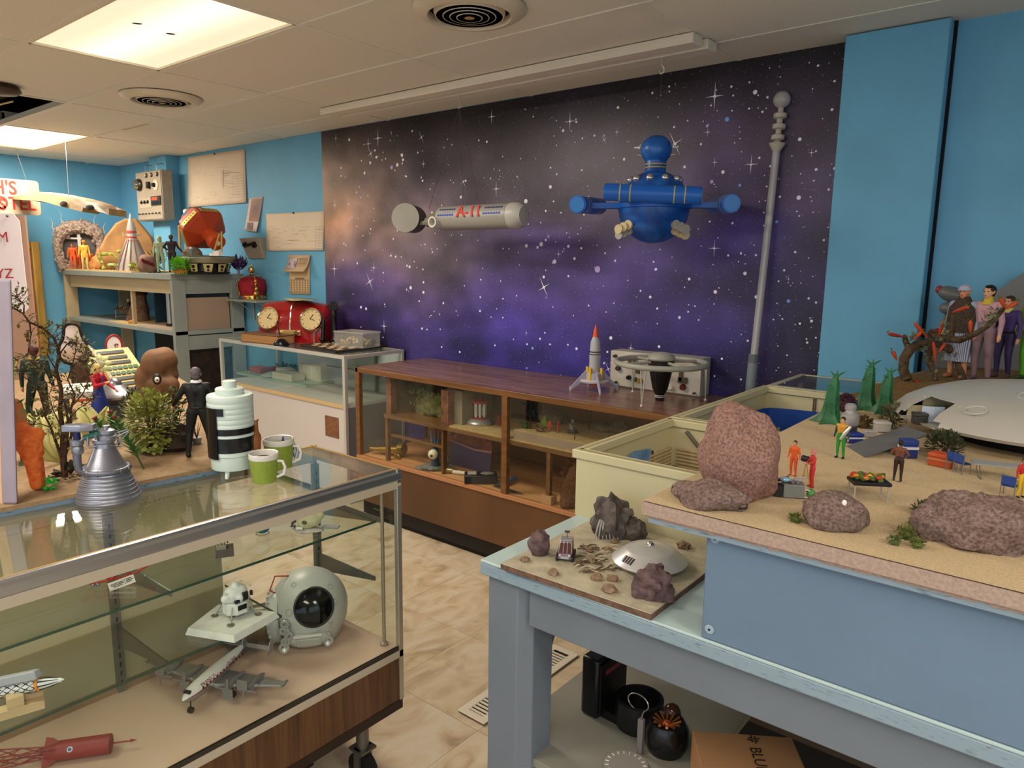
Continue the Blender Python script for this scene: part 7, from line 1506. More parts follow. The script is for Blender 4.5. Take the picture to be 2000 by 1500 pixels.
q=Py(602,604,3.2);pg=MB();pg.add([(-.13,-.08,0),(.13,-.10,.004),(.15,.09,.008),(-.11,.10,.0)],[(0,1,2,3)]);ob=pg.o('magazine',ramp_mat('faded_cover',[(.3,(150,150,110)),(.5,(196,186,140)),(.7,(110,120,100))],s=12),label='faded printed magazine lying on top of the red radio',cat='magazine');ob.location=(p.x+.03 if False else t.location.x-.02,3.17,Z2+.315);ob.rotation_euler=(0,.03,-.3);sdm=ob.modifiers.new('t','SOLIDIFY');sdm.thickness=.004
ob.location=(bpy.data.objects['car_radio'].location.x+.07,3.16,Z2+.3175)
# model base of low white buildings inside
p=Pz(560,745,dz);t=thing('base_model','pale green model of a white moon base with flat buildings','model',(p.x,p.y,dz),0)
MB().box(-.62,.34,-.06,.26,0,.016).o('ground',mat('pale_green_board',(168,186,166),.6),t)
for x0,x1,y0,y1,h in ((-.12,.14,-.05,.07,.055),(.02,.30,.10,.24,.115),(-.30,-.16,.10,.22,.05),(-.56,-.40,.02,.12,.045)):MB().box(x0,x1,y0,y1,.016,.016+h).o('building',C_((214,206,182) if x0>-.4 else (176,96,86),.5),t,bev=.003)
for k in range(6):MB().cb((.05+.045*k,.098,.075),(.006,.006,.10)).o('pilaster',C_((226,222,210),.5),t)
MB().lathe([(.07,.016),(.09,.03),(.05,.05),(.02,.058),(.001,.06)],24,(-.19,.0,0)).o('dome_building',C_((206,208,204),.4,.2),t)
rng=random.Random(6)
for k in range(7):x=-.42+.05*k;b=MB();cloud(b,(x,.2,.05),(.03,.02,.03),14,.03,.02,rng);b.cyl((x,.2,.012),(x,.2,.05),.003,n=5);b.o('tiny_tree',C_((52,76,60),.7),t,smooth=0)
MB().box(-.50,-.44,.16,.22,.016,.05).box(-.36,-.30,.15,.20,.016,.04).o('red_shed',C_((170,66,66),.5),t)
# ================================================================ in the wooden case
FW=gz0-.003
def wz(px,py,z):p=Pz(px,py,z);p.y=max(2.82,min(3.34,p.y)); return p
x0,x1=-3.255,Py(880,800,2.82).x+.02
t=thing('cave_box','shallow box scene of mossy cave framed by two bark posts','diorama',((x0+x1)/2,2.95,SHZ))
MB().box(x0,x0+.045,2.81,2.85,SHZ,.925).o('bark_post',mat('bark',(120,76,54),.85,var=.4,s=20,bump=.8,bs=40),t,world=True);MB().box(x1-.075,x1-.02,2.80,2.85,SHZ,.905).o('bark_post',mat('bark'),t,world=True)
b=MB();b.box(x0,x1,3.12,3.14,SHZ,.925);b.box(x0+.02,x0+.03,2.86,3.14,SHZ,.925);b.o('cave_wall',mat('cave_brown',(96,76,52),.9,var=.4,s=9,bump=.8,bs=16),t,world=True)
b=MB();b.rock(((x0+x1)/2+.03,3.02,SHZ+.045),(.24,.11,.10),6,26,14,.2);b.o('mossy_bank',mat('moss_bank',(120,116,70),.9,var=.4,s=26,bump=.6),t,world=True);rng=random.Random(12);b=MB()
for k in range(170):a=rng.uniform(0,6.28);b.leaf(((x0+x1)/2+rng.uniform(-.18,.22),2.90+rng.uniform(0,.10),SHZ+.04+rng.uniform(0,.09)),(math.cos(a),math.sin(a),.8),.045,.007)
b.o('grass_blades',C_((150,150,80),.7),t,world=True,smooth=0);MB().box(x1-.02,x1+.04,2.85,2.86,SHZ,.90).box(x1+.03,x1+.04,2.86,3.1,SHZ,.90).o('partition',C_((130,116,98),.7),t,world=True)
p=wz(940,815,SHZ+.0);MB().box(-2.72,-1.6,2.800,3.2,SHZ,SHZ+.010).o('sand_strip',mat('case_sand',(176,146,98),.9,var=.15,s=60,bump=.4),label='strip of sand on the upper shelf of wooden case',cat='sand',smooth=0)
SW=SHZ+.010
p=wz(938,827,SW);s_=mpp(p);t=thing('tower_model','silver and red ringed tower with white columns in wooden case','model',p)
MB().lathe([(27*s_,0),(28*s_,4*s_),(25*s_,8*s_),(18*s_,11*s_)],32).o('base_ring',C_((176,172,170),.3,.6),t)
for k in range(7):a=2*PI*k/7;MB().cyl((10*s_*math.cos(a),10*s_*math.sin(a),10*s_),(10*s_*math.cos(a),10*s_*math.sin(a),42*s_),2.4*s_,n=10).o('column',C_((214,206,198),.35),t)
MB().lathe([(11*s_,41*s_),(17*s_,42*s_),(17*s_,45*s_),(9*s_,48*s_),(3*s_,49*s_),(3*s_,54*s_),(.001,54*s_)],28).o('red_cap',C_((156,40,36),.4),t);MB().lathe([(16*s_,10.5*s_),(17*s_,13*s_),(14*s_,14*s_)],28).o('red_collar',C_((150,44,40),.4),t)
# second sand block with tiny dead trees, robed figures
q0,q1=Pz(1007,830,SW),Pz(1170,870,SW);t=thing('sand_block','thick grey-edged sand block with tiny dead trees and crew','diorama',(-2.0,2.95,SW))
MB().box(-2.26,-1.50,2.802,3.22,SW,SW+.045).o('block',C_((150,126,106),.7),t,world=True,smooth=0);MB().box(-2.26,-1.50,2.802,3.22,SW+.045,SW+.050).o('sand',mat('case_sand'),t,world=True,smooth=0)
SB=SW+.050;rng=random.Random(17)
def dead_tree(p,h,label,seed):
 rng=random.Random(seed);b=MB()
 def grow(a,d,l,r,k):
  e=a+d*l;b.tube([a,a.lerp(e,.5)+Vector((rng.uniform(-1,1),rng.uniform(-1,1),0))*l*.06,e],[r,r*.8,r*.6],5)
  if k:
   for _ in range(3):grow(e,(d+Vector((rng.uniform(-.9,.9),rng.uniform(-.9,.9),rng.uniform(-.1,.6)))).normalized(),l*.68,r*.6,k-1)
 grow(Vector((0,0,0)),Vector((rng.uniform(-.1,.1),0,1)),h*.38,h*.028,3); return place(b,'dead_tree',C_((52,40,32),.8),p,label,'tree','tiny dead trees')
for k,(px,py,h,lb) in enumerate(((1036,838,.12,'tiny dead tree beside the lime cone shrub'),(1122,858,.11,'tiny dead tree behind the grey machine figure'),(1012,812,.10,'tiny dead tree before the robed figures'),(1150,838,.14,'tiny dead tree near the cream box wall'))):p=wz(px,py,SB);p.x=max(-2.23,min(-1.55,p.x));dead_tree(p,h,lb,k)
for k,px in enumerate((1031,1042,1054)):p=wz(px,800,SB);p.y=3.12;p.x=Py(px,800,3.12).x;t=thing('robed_figure',['black robed figurine next to the dead tree','black robed figurine between two other robed ones','black robed figurine with arm raised'][k],'figurine',(p.x,3.12,SB),group='black robed figurines');MB().lathe([(.022,0),(.016,.03),(.012,.07),(.005,.082)],14,sy=.7).o('robe',C_((18,16,18),.7),t);MB().sph((0,0,.090),.009,10,8).o('hooded_head',C_((30,24,24),.6),t);MB().tube([(-.012,0,.07),(-.024,-.012,.06),(-.016,-.02,.075)],.004,6).o('arm',C_((18,16,18),.7),t)
p=wz(1020,822,SB);p.x=-2.20;MB().lathe([(.024,0),(.02,.02),(.008,.045),(.001,.055)],12).o('cone_shrub',mat('lime_moss',(130,150,60),.9,bump=1,bs=120),label='lime green cone-shaped shrub on the sand block',cat='shrub').location=p
for k,(px,py,c,lb) in enumerate(((1073,843,(206,60,36),'tiny figurine in orange-red suit on the sand block'),(1090,845,(196,40,34),'tiny figurine in dark red suit beside orange-red one'))):p=wz(px,py,SB);figure(lb,p,face_to(p)+k,.062,top=c,bot=c,name='figurine',cat='figurine')
p=wz(1118,846,SB);t=thing('silver_machine','tiny silver drum machine on tracks on the sand block','model',p);MB().lathe([(.016,.02),(.018,.03),(.018,.05),(.008,.055),(.010,.062),(.010,.07),(.001,.074)],16).o('drum',C_((150,150,150),.3,.6),t);MB().box(-.02,.02,-.016,.016,0,.02).o('track_base',C_((60,58,58),.5),t,bev=.003)
for k,(px,py,sx) in enumerate(((1085,806,.07),(1165,846,.05),(1200,850,.06),(1050,812,.06),(985,826,.03))):p=wz(px,py,SB);p.x=min(-1.56,max(-2.2,p.x));p.y=3.05+.02*k;b=MB();b.rock((0,0,sx*.4),(sx,sx*.6,sx*.65),40+k);place(b,'scrub_rock',mat('scrub_rock',(96,82,66),.9,var=.35,s=40),p,['low brown rock before the robed figurines','rounded rock by the cream box wall','far rock behind the cream box wall','rock under the robed figurines','small rock at the upright of the case'][k],'rock')
for k,(px,py,lb) in enumerate(((893,821,'dark green bush beside the ringed tower'),(1025,836,'dark green bush on the sand block front'),(1055,843,'brown bush on the sand block front'))):p=wz(px,py,SW if k==0 else SB);tuft('small_bush',(p.x,max(p.y,2.84),SW if k==0 else SB),(.03,.02,.016),60,.012,.008,C_(((44,60,30),(60,84,40),(110,84,50))[k],.8),lb,seed=50+k)
for k,(px,lb) in enumerate(((958,'tiny crate stack next to ringed tower'),(975,'red and white tiny console next to ringed tower'))):p=wz(px,830,SW);MB().box(-.012,.012,-.01,.01,0,.03).box(-.008,.008,-.008,.008,.03,.05).o('mini_console',C_(((40,36,40),(150,40,40))[k],.5),label=lb,cat='model',bev=.002).location=p
MB().box(-2.23,-1.70,3.352,3.360,SHZ,.925).o('orange_backcloth',C_((170,92,40),.7),label='orange backing panel behind the robed figurines',cat='backdrop',smooth=0);MB().box(-1.69,-1.25,3.345,3.360,SHZ,.925).o('dark_backcloth',C_((34,32,34),.7),label='dark backing panel next to the orange one',cat='backdrop',smooth=0)
# lower level
p=wz(780,888,FW);t=thing('brass_gun','brass toy ray gun lying on the wooden case floor','prop',(p.x,2.90,FW),.4)
M_br=mat('brass',(176,140,66),.3,.9);MB().cyl((-.10,0,.035),(.04,0,.04),.022,.028,n=18).cyl((-.16,0,.035),(-.10,0,.035),.014,n=14).o('barrel',M_br,t);MB().lathe([(.012,-.02),(.040,-.015),(.045,.02),(.02,.035)],20,(.05,0,.05),'x').o('drum',M_br,t);MB().cyl((.02,0,.03),(.05,-.06,.012),.014,.018,n=14).torus((.055,-.065,.016),.014,.005,18,8,'y').o('grip',M_br,t)
p=wz(868,912,FW);s_=mpp(p);t=thing('eyeball_creature','single-eyed blue creature with tall tentacles on grey rock','creature model',(p.x,2.86,FW),face_to(p))
b=MB();b.rock((0,.01,.012),(.10,.055,.02),3);b.rock((.035,.02,.05),(.045,.03,.07),8);b.o('rock_base',mat('grey_scree',(110,108,100),.85,var=.25,s=40,bump=.5),t)
blend_mesh('body',[(Vector((0,0,.03)),Vector((-.005,0,.14)),.026,.020,0),(Vector((-.03,-.01,.012)),Vector((-.005,0,.05)),.010,.014,0),(Vector((.02,-.02,.012)),Vector((0,0,.05)),.010,.014,0)],.004,[C_((58,74,96),.5,var=.25,s=40)],t)
for k,(x,z) in enumerate(((-.02,.235),(-.002,.245),(.018,.225))):MB().tube([(x*.4,0,.13),(x,-.004,.18),(x*1.3,0,z)],[.010,.006,.004],8).o('tentacle',C_((84,104,128),.5),t)
MB().sph((-.012,-.028,.10),.030,20,12).o('eyeball',C_((226,216,186),.2),t);MB().sph((-.020,-.055,.098),(.009,.005,.009),12,8).o('pupil',C_((70,44,30),.3),t)
q=[Py(880,836,3.02),Py(950,852,3.02)];t=thing('mars_painting','small painting of red mountains leaning in the wooden case','painting',(q[0].x+.16,3.0,FW));T=TR(q[0].x,3.0,FW)@RX(-.12)
MB(T).box(0,.33,0,.008,0,.255).o('canvas',ramp_mat('dusk_sky',[(.3,(64,52,92)),(.6,(84,70,110)),(.8,(120,104,130))],s=4,scale=(.4,1,3)),t,world=True,smooth=0)
MB(T).prism([(.0,.15),(.33,.13),(.33,.18),(.29,.225),(.25,.19),(.22,.24),(.17,.215),(.13,.24),(.10,.19),(.06,.215),(.02,.17),(0,.19)],-.0012,-.0003,'y').o('mountain_print',ramp_mat('red_mountain',[(.3,(96,48,58)),(.55,(160,82,66)),(.75,(196,120,96))],s=22),t,world=True,smooth=0);MB(T).prism([(.0,.15),(.0,.14),(.2,.115),(.33,.12),(.33,.135),(.2,.125)],-.0018,-.0012,'y').o('ridge_print',C_((176,120,116),.6),t,world=True,smooth=0)
p=wz(900,925,FW);t=thing('hand_torch','small brass and white torch with red button on case floor','torch',(p.x-.02,2.87,FW),.3);MB().cyl((-.05,0,.018),(-.01,0,.018),.018,.014,n=16).o('head',C_((150,130,90),.3,.6),t);MB().cyl((-.01,0,.013),(.10,0,.013),.012,.010,n=14).o('handle',C_((214,206,190),.5),t);MB().sph((.01,0,.027),.006,10,6).o('red_button',C_((150,24,24),.3),t)
p=wz(955,940,FW);t=thing('radio_handset','black handheld device with oval silver display on case floor','device',(p.x-.02,2.85,FW),.75);t.scale=(1.2,1.2,1.4);MB().box(-.075,.075,-.035,.035,0,.038).o('case',C_((20,18,18),.3),t,bev=.006);MB().sph((.03,0,.038),(.032,.024,.004),20,6).o('display',C_((150,146,138),.25,.4),t);MB().box(-.06,-.02,-.022,.022,.037,.040).o('keypad',C_((176,170,160),.4),t);MB().cyl((.075,0,.02),(.11,.0,.02),.004,n=8).o('plug',C_((60,50,44),.4),t)
p=wz(1010,945,FW);t=thing('bowie_knife','knife with blue mottled handle and steel blade on case floor','knife',(p.x,2.86,FW),-.2);MB(TR(0,-.02,.004)@RZ(.1)).prism([(-.06,-.014),(.10,-.014),(.15,.006),(.10,.014),(-.06,.012)],0,.004).o('blade',C_((130,128,124),.25,.9),t);MB().tube([(-.02,-.01,.016),(-.03,.04,.02),(-.05,.10,.022),(-.055,.12,.02)],[.012,.016,.015,.012],12).o('handle',C_((70,96,146),.4,var=.4,s=60),t);MB().cb((-.015,-.012,.012),(.04,.012,.014),(0,0,.6)).o('guard',C_((60,48,36),.3,.6),t,bev=.002)
p=wz(1115,985,FW);t=thing('fur_creature','brown furry creature sitting at the far end of the wooden case','plush toy',(-1.92,2.87,FW),0);blend_mesh('body',[(Vector((0,0,.06)),Vector((.03,0,.17)),.075,.06,0),(Vector((-.02,-.04,.03)),Vector((-.01,-.06,.02)),.035,.03,0),(Vector((.04,0,.20)),Vector((.05,-.01,.23)),.05,.045,0)],.008,[mat('teddy_fur',(116,70,34),.9,c2=(80,46,22),s=60,bump=1,bs=200)],t);b=MB();rng=random.Random(9)
for k in range(700):a,e=rng.uniform(0,6.28),rng.uniform(-1,1.5);d=Vector((math.cos(a)*math.cos(e),math.sin(a)*math.cos(e),math.sin(e)));b.leaf(Vector((.015,0,.12))+Vector((d.x*.075,d.y*.07,d.z*.13)),d+Vector((0,0,-.3)),.022,.002)
b.o('fur_strands',C_((130,80,40),.9),t,smooth=0,kind='stuff')
# ---- on top of the wooden case
TW=W[4]
p=Pz(1160,762,TW);s_=mpp(p);t=thing('toy_rocket','grey toy rocket with orange nose on four finned struts','rocket model',p,face_to(p))
MB().lathe([(14*s_,14*s_),(17*s_,18*s_),(17*s_,34*s_),(11*s_,37*s_),(10.5*s_,60*s_),(11*s_,66*s_),(9*s_,95*s_),(5.6*s_,104*s_)],30).o('hull',C_((176,176,182),.4),t);MB().lathe([(5.6*s_,104*s_),(4*s_,116*s_),(.6*s_,128*s_),(.001,128.5*s_)],24).o('orange_nose',C_((222,88,40),.45),t)
MB().lathe([(14*s_,16*s_),(28*s_,17*s_),(29*s_,20*s_),(26*s_,22*s_),(17*s_,22*s_)],32).o('ring_collar',C_((196,194,194),.4),t);MB().lathe([(4*s_,6*s_),(6*s_,9*s_),(4.5*s_,14*s_),(8*s_,16*s_)],16).o('nozzle',C_((214,120,50),.45),t)
for z in (70,75):MB().lathe([(11.2*s_,z*s_),(11.2*s_,(z+1.6)*s_)],24).o('black_chevron',M_bk,t)
for k in range(4):
 R_=RZ(PI/2*k+.25);MB(R_).prism([(17*s_,22*s_),(17*s_,40*s_),(46*s_,8*s_),(48*s_,2*s_),(44*s_,2*s_)],-1.6*s_,1.6*s_,'y').o('fin_strut',C_((164,160,186),.45),t,bev=.001);MB(R_).cyl((47*s_,0,0),(47*s_,0,8*s_),1.6*s_,n=8).o('foot',C_((206,204,200),.4),t);MB(R_@RZ(PI/4)).cb((16*s_,0,32*s_),(5*s_,5*s_,26*s_)).o('yellow_post',C_((222,176,36),.45),t,bev=.001)
p0,p1=Pz(1195,752,TW),Pz(1370,778,TW);X0,X1=p0.x,-1.47;Y0=3.28;zt=Py(1200,684,Y0).z
t=thing('instrument_box','grey-white electronic instrument box with knobs and switches','control panel',((X0+X1)/2,3.33,TW));MB().box(X0,X1,Y0,3.384,TW,zt).o('case',C_((170,168,160),.5),t,world=True,bev=.003);MB().box(X0,X1,Y0-.006,Y0,TW+.006,zt-.002).o('face_plate',C_((206,200,188),.5,var=.04,s=14),t,world=True,bev=.001)
hh=zt-TW
for u,v,r,c in ((.10,.52,.014,(70,60,50)),(.23,.30,.012,(30,28,28)),(.30,.27,.012,(110,106,100)),(.36,.25,.014,(170,130,40)),(.62,.20,.014,(34,30,30)),(.70,.18,.015,(236,232,222)),(.83,.22,.016,(96,34,28)),(.06,.85,.009,(60,56,52)),(.08,.12,.007,(60,56,52)),(.95,.1,.006,(60,56,52)),(.34,.62,.012,(34,30,28)),(.55,.45,.014,(40,36,34))):MB().lathe([(r,0),(r,-.012),(r*.8,-.020),(.001,-.020)],18,(X0+(X1-X0)*u,Y0-.006,TW+hh*v),'y').o('knob',C_(c,.35),t,world=True)
for u,v,w_,h_ in ((.26,.74,.05,.05),(.33,.60,.03,.06),(.82,.40,.05,.03),(.80,.52,.02,.06)):MB().cb((X0+(X1-X0)*u,Y0-.010,TW+hh*v),(w_,.010,h_)).o('switch_plate',C_((96,84,72),.4),t,world=True,bev=.002)
p=Pz(1288,782,TW);s_=mpp(p);t=thing('ring_lander','grey domed black cone inside a ring on slender legs','model',p,face_to(p))
MB().lathe([(8*s_,0),(9*s_,12*s_),(15*s_,24*s_),(22*s_,58*s_),(25*s_,72*s_),(25*s_,80*s_)],32).o('black_cone',mat('satin_black',(22,21,21),.35),t);MB().lathe([(25.5*s_,80*s_),(27*s_,83*s_),(24*s_,89*s_),(14*s_,94*s_),(.001,95*s_)],32).o('dome',C_((164,162,152),.4),t)
MB().torus((0,0,74*s_),86*s_,5.4*s_,56,10).o('ring',C_((160,160,150),.4),t)
for k in range(4):a=PI/2*k+.6;MB().cyl((22*s_*math.cos(a),22*s_*math.sin(a),76*s_),(84*s_*math.cos(a),84*s_*math.sin(a),74*s_),3*s_,n=10).o('spoke',C_((160,160,150),.4),t)
for k in range(3):
 a=2*PI*k/3+.15;c_,q_=math.cos(a),math.sin(a);lg=MB()
 for d in (-1,1):lg.cyl((86*s_*c_-d*5*s_*q_,86*s_*q_+d*5*s_*c_,72*s_),(88*s_*c_,88*s_*q_,3*s_),1.6*s_,1.0*s_,n=6)
 lg.o('leg',C_((176,174,166),.4),t);MB().sph((88*s_*c_,88*s_*q_,3*s_),3*s_,10,8).o('ball_foot',C_((206,202,190),.4),t)
for z in (7,10):MB().lathe([(9*s_,z*s_),(9.6*s_,z*s_),(9.6*s_,(z+1.2)*s_)],20).o('white_ring',C_((206,204,200),.4),t)

# ================================================================ hanging ships, clear staff
hz_=2.500
def hook(p,parent):MB().tube([(p.x,p.y,hz_),(p.x,p.y,hz_-.03),(p.x+.012,p.y,hz_-.045),(p.x+.010,p.y,hz_-.062),(p.x-.006,p.y,hz_-.066),(p.x-.010,p.y,hz_-.052)],.003,6).o('hook',C_((206,200,190),.3,.6),parent,world=True)
M_sh=mat('ship_grey',(150,148,142),.45,.15)
yy=HY;c=Py(938,424,yy);s_=mpp(c)
t=thing('hanging_ship','grey cylinder spaceship with blue diamonds and red A-11 lettering hanging by wires','spacecraft model',c)
ca,cb_=Py(866,421,yy),Py(1000,424,yy);R_=24*s_
T=TR(*c);x0=ca.x-c.x;x1=cb_.x-c.x
MB().lathe([(R_,x0),(R_,x1)],36,(0,0,0),'x').o('hull',M_sh,t)
MB().lathe([(R_*.80,x1),(R_*1.04,x1+.004),(R_*1.02,x1+.05),(R_*.7,x1+.085),(.001,x1+.09)],32,(0,0,0),'x').o('rear_cap',C_((176,174,168),.4),t)
MB().cyl((x0,0,-R_*.2),(x0-.12,-.01,-R_*.25),R_*.5,R_*.42,n=18).o('neck',C_((120,116,106),.45,.2),t)
MB().lathe([(R_*.42,0),(R_*.46,-.05),(R_*.34,-.05),(R_*.30,0)],22,(x0+.0,-R_*.62,-R_*.35),'y').o('thruster',C_((206,202,192),.4),t)
MB().add([(x0,-R_*.5,R_*.9),(x0,R_*.5,R_*.9),(x0-.10,R_*.4,R_*.1),(x0-.10,-R_*.4,R_*.1),(x0,-R_*.5,0),(x0,R_*.5,0)],[(0,1,2,3),(0,3,4),(1,5,2),(4,3,2,5),(0,4,5,1)]).o('canopy',C_((110,104,82),.4),t,smooth=0)
d0=Py(800,427,yy);T2=TR(d0.x-c.x,0,d0.z-c.z)@RZ(.55);MB(T2).lathe([(29*s_,-30*s_),(29*s_,34*s_)],36,ax='y').o('drum',C_((84,74,66),.5,.2),t);MB(T2).lathe([(29.5*s_,-33*s_),(29.5*s_,-30*s_),(.001,-29.5*s_)],36,ax='y').o('drum_cap',C_((136,134,124),.6,var=.06,s=6),t);MB().cyl((d0.x-c.x,0,-R_*.3),(x0-.02,0,-R_*.3),5*s_,n=10).o('boom',C_((120,118,110),.4),t)
b=MB();b.cur=0
def onhull(u,a): return (x0+(x1-x0)*u,-R_*1.004*math.cos(a),R_*1.004*math.sin(a))
for g0 in (.03,.70):
 for k in range(7):
  for row in (0,1):
   u=g0+.036*k+(.0 if row else .008);a=.72-.52*row;b.cur=row
   b.add([onhull(u,a),onhull(u+.017,a-.26),onhull(u+.034,a),onhull(u+.017,a+.26)],[(0,1,2,3)])
b.o('blue_diamonds',[C_((28,44,104),.5),C_((24,62,160),.5)],t,smooth=0,kind='stuff')
T3=TR(x0+(x1-x0)*.50,-R_*.93,R_*.40)@RX(PI/2-.40)@Matrix(((1,-.24,0,0),(0,1,0,0),(0,0,1,0),(0,0,0,1)));text('A-11',.092,T3,C_((196,50,40),.5),t,ext=.0012,bold=.002)
h0=Vector((Py(897,205,yy).x,yy,0));hook(h0,t)
for px in (838,905,935):q=Py(px,399 if px>850 else 408,yy);MB().tube([(h0.x,yy,hz_-.064),(q.x,yy,q.z)],.0012,4).o('wire',C_((60,54,52),.5),t,world=True)
# blue sphere ship
c=Py(1277,405,yy);s_=mpp(c);R_=69*s_
t=thing('blue_sphere_ship','bright blue spherical spaceship with tube pods and silver studs hanging by wire','spacecraft model',c,.45)
M_bl=ramp_mat('ship_blue',[(.25,(6,50,120)),(.5,(16,88,176)),(.66,(26,110,196)),(.8,(84,160,220))],s=8,detail=3,dist=1.2,rough=.32);M_bl2=mat('ship_blue_plain',(22,98,196),.35)
MB().sph((0,0,0),R_,40,26).o('sphere',M_bl,t);MB().lathe([(R_*1.0,-.06*R_),(R_*1.06,-.04*R_),(R_*1.06,.10*R_),(R_*1.0,.12*R_)],44).o('equator_band',M_bl2,t)
MB().lathe([(22*s_,64*s_),(20*s_,68*s_),(20.5*s_,88*s_)],28).o('collar',M_bl,t)
for z in (73,79):MB().lathe([(20.8*s_,z*s_),(21.2*s_,(z+1)*s_),(20.8*s_,(z+2.4)*s_)],28).o('gold_line',C_((176,150,70),.4),t)
MB().lathe([(20*s_,86*s_),(28*s_,98*s_),(30*s_,110*s_),(26*s_,122*s_),(17*s_,130*s_),(14*s_,132*s_),(12*s_,133*s_),(.001,133.5*s_)],28).o('head_dome',M_bl,t)
for k in range(10):a=2*PI*k/10+.15;e=.83;MB().sph((R_*math.cos(e)*math.cos(a),R_*math.cos(e)*math.sin(a),R_*math.sin(e)),7.6*s_,14,10).o('silver_stud',C_((196,196,196),.2,.8),t)
for k in range(16):a=2*PI*k/16;e=.55;MB().sph((R_*1.0*math.cos(e)*math.cos(a),R_*math.cos(e)*math.sin(a),R_*math.sin(e)),1.6*s_,6,4).o('rivet',C_((20,50,100),.4),t)
def pod(p0,p1,r,nm):
 p0,p1=Vector(p0),Vector(p1);d=(p1-p0);pd=MB().cyl(p0,p1,r,n=26).o('tube_pod',M_bl2,t)
 for u in (.16,.27,.73,.84):MB().cyl(p0+d*(u-.006),p0+d*(u+.006),r*1.012,n=26).o('yellow_ring',C_((196,176,66),.45),pd)
 for e,q in ((p0,-1),(p1,1)):MB().cyl(e,e+d.normalized()*q*.006,r*.86,n=24).o('end_cap',mat('cap_blue',(40,120,200),.3),pd)
pod((-88*s_*.98,-R_*1.20,22*s_),(88*s_*.98,-R_*1.20,14*s_),16*s_,'front')
for sx,yo in ((-1,-30),(1,-30)):pod((sx*142*s_,-55*s_,2*s_),(sx*118*s_,95*s_,10*s_),17*s_,'side');MB().box(min(sx*68*s_,sx*130*s_),max(sx*68*s_,sx*130*s_),-14*s_,14*s_,-2*s_,8*s_).o('pylon',M_bl2,t)
MB().box(-60*s_,60*s_,-R_*1.12,-R_*.9,4*s_,14*s_).o('pylon',M_bl2,t)
for sx in (-1,1):
 for k in range(3):
  for r2 in range(2):q=Vector((sx*(R_*.62+k*9*s_),-R_*.62-.004+r2*14*s_,-R_*.52+k*4*s_*-1-r2*10*s_));MB().cyl(q,q+Vector((sx*.006,-.010,0)),9*s_,n=18).o('dish',C_((206,190,150) if (sx<0)==(r2==0) else (170,168,164),.35,.3),t)
  q=Vector((sx*R_*.55,-R_*.55,-R_*.50));MB().cyl(q,Vector((sx*(R_*.62+20*s_),-R_*.62,-R_*.52-8*s_)),1.2*s_,n=6).o('dish_rod',C_((190,188,180),.3,.6),t)
for sx in (-1,1):
 for k in range(3):MB().sph((sx*(32+4*k)*s_,-4*s_,112*s_),(4-.8*k)*s_,10,8).o('side_bead',C_((216,216,212),.2,.4),t)
 MB().cyl((sx*24*s_,-4*s_,97*s_),(sx*36*s_,-4*s_,99*s_),1*s_,n=6).o('side_pin',C_((200,200,196),.3,.6),t)
hook(Vector((Py(1293,130,yy).x,yy,0)),t);MB().tube([(Py(1293,130,yy).x,yy,hz_-.064),(Py(1284,272,yy).x,yy,Py(1284,272,yy).z)],.001,4).o('wire',C_((70,66,66),.5),t,world=True)
# clear tube staff leaning on the mural
a0,a1=Py(1467,765,3.30),Py(1519,290,3.365);dr=(a1-a0).normalized();s_=mpp(a0);foot=a0+dr*((W[4]-a0.z)/dr.z) if a0.z>W[4] else a0
foot=Vector((foot.x-.005,foot.y,W[4]+.001));t=thing('clear_staff','tall clear acrylic staff with frosted ball top and grey base','staff',foot)
M_ac=mat('frosted_acrylic',(206,204,204),.25,trans=.35);TT=Matrix(((*Vector((0,1,0)).cross(dr).normalized(),),(*dr.cross(Vector((0,1,0)).cross(dr).normalized()),),(*dr,))).transposed().to_4x4();TT.translation=foot
def along(px,py):q=Py(px,py,3.33); return (q-foot).dot(dr)
zb0,zb1=0,along(1476,700);zt=along(1521,288);r0=9.5*s_
MB(TT).cyl((0,0,0),(0,0,zb1-.02),r0*1.02,n=24).o('grey_base',mat('staff_grey',(120,132,140),.5),t,world=True);MB(TT).cyl((0,0,zb1-.02),(0,0,zb1+.02),r0*1.08,n=24).o('base_collar',C_((96,104,112),.4),t,world=True)
MB(TT).cyl((0,0,zb1),(0,0,zt),r0*.74,n=20).o('tube',mat('tube_acrylic',(214,212,214),.25,alpha=.45),t,world=True);MB(TT).cyl((0,0,zb1),(0,0,zt),r0*.30,n=12).o('inner_rod',mat('inner_white',(206,202,204),.35),t,world=True)
MB(TT).cyl((0,0,zb1+.62),(0,0,zb1+.66),r0*.66,n=16).o('white_sleeve',C_((226,224,222),.4),t,world=True)
pr=[(.7,zt-.01),(1.6,zt+.025),(.9,zt+.026)]
for k in range(3):z0=zt+.036+.047*k;pr+=[(.55,z0),(1.25,z0+.006),(1.25,z0+.024),(.55,z0+.030)]
pr+=[(.5,zt+.185)];MB(TT).lathe([(r*r0,z) for r,z in pr],24).o('finial_rings',mat('finial_cream',(206,200,184),.3,trans=.2),t,world=True);MB(TT).sph((0,0,zt+.215),16*s_*.97,26,16).o('frosted_ball',M_ac,t,world=True)

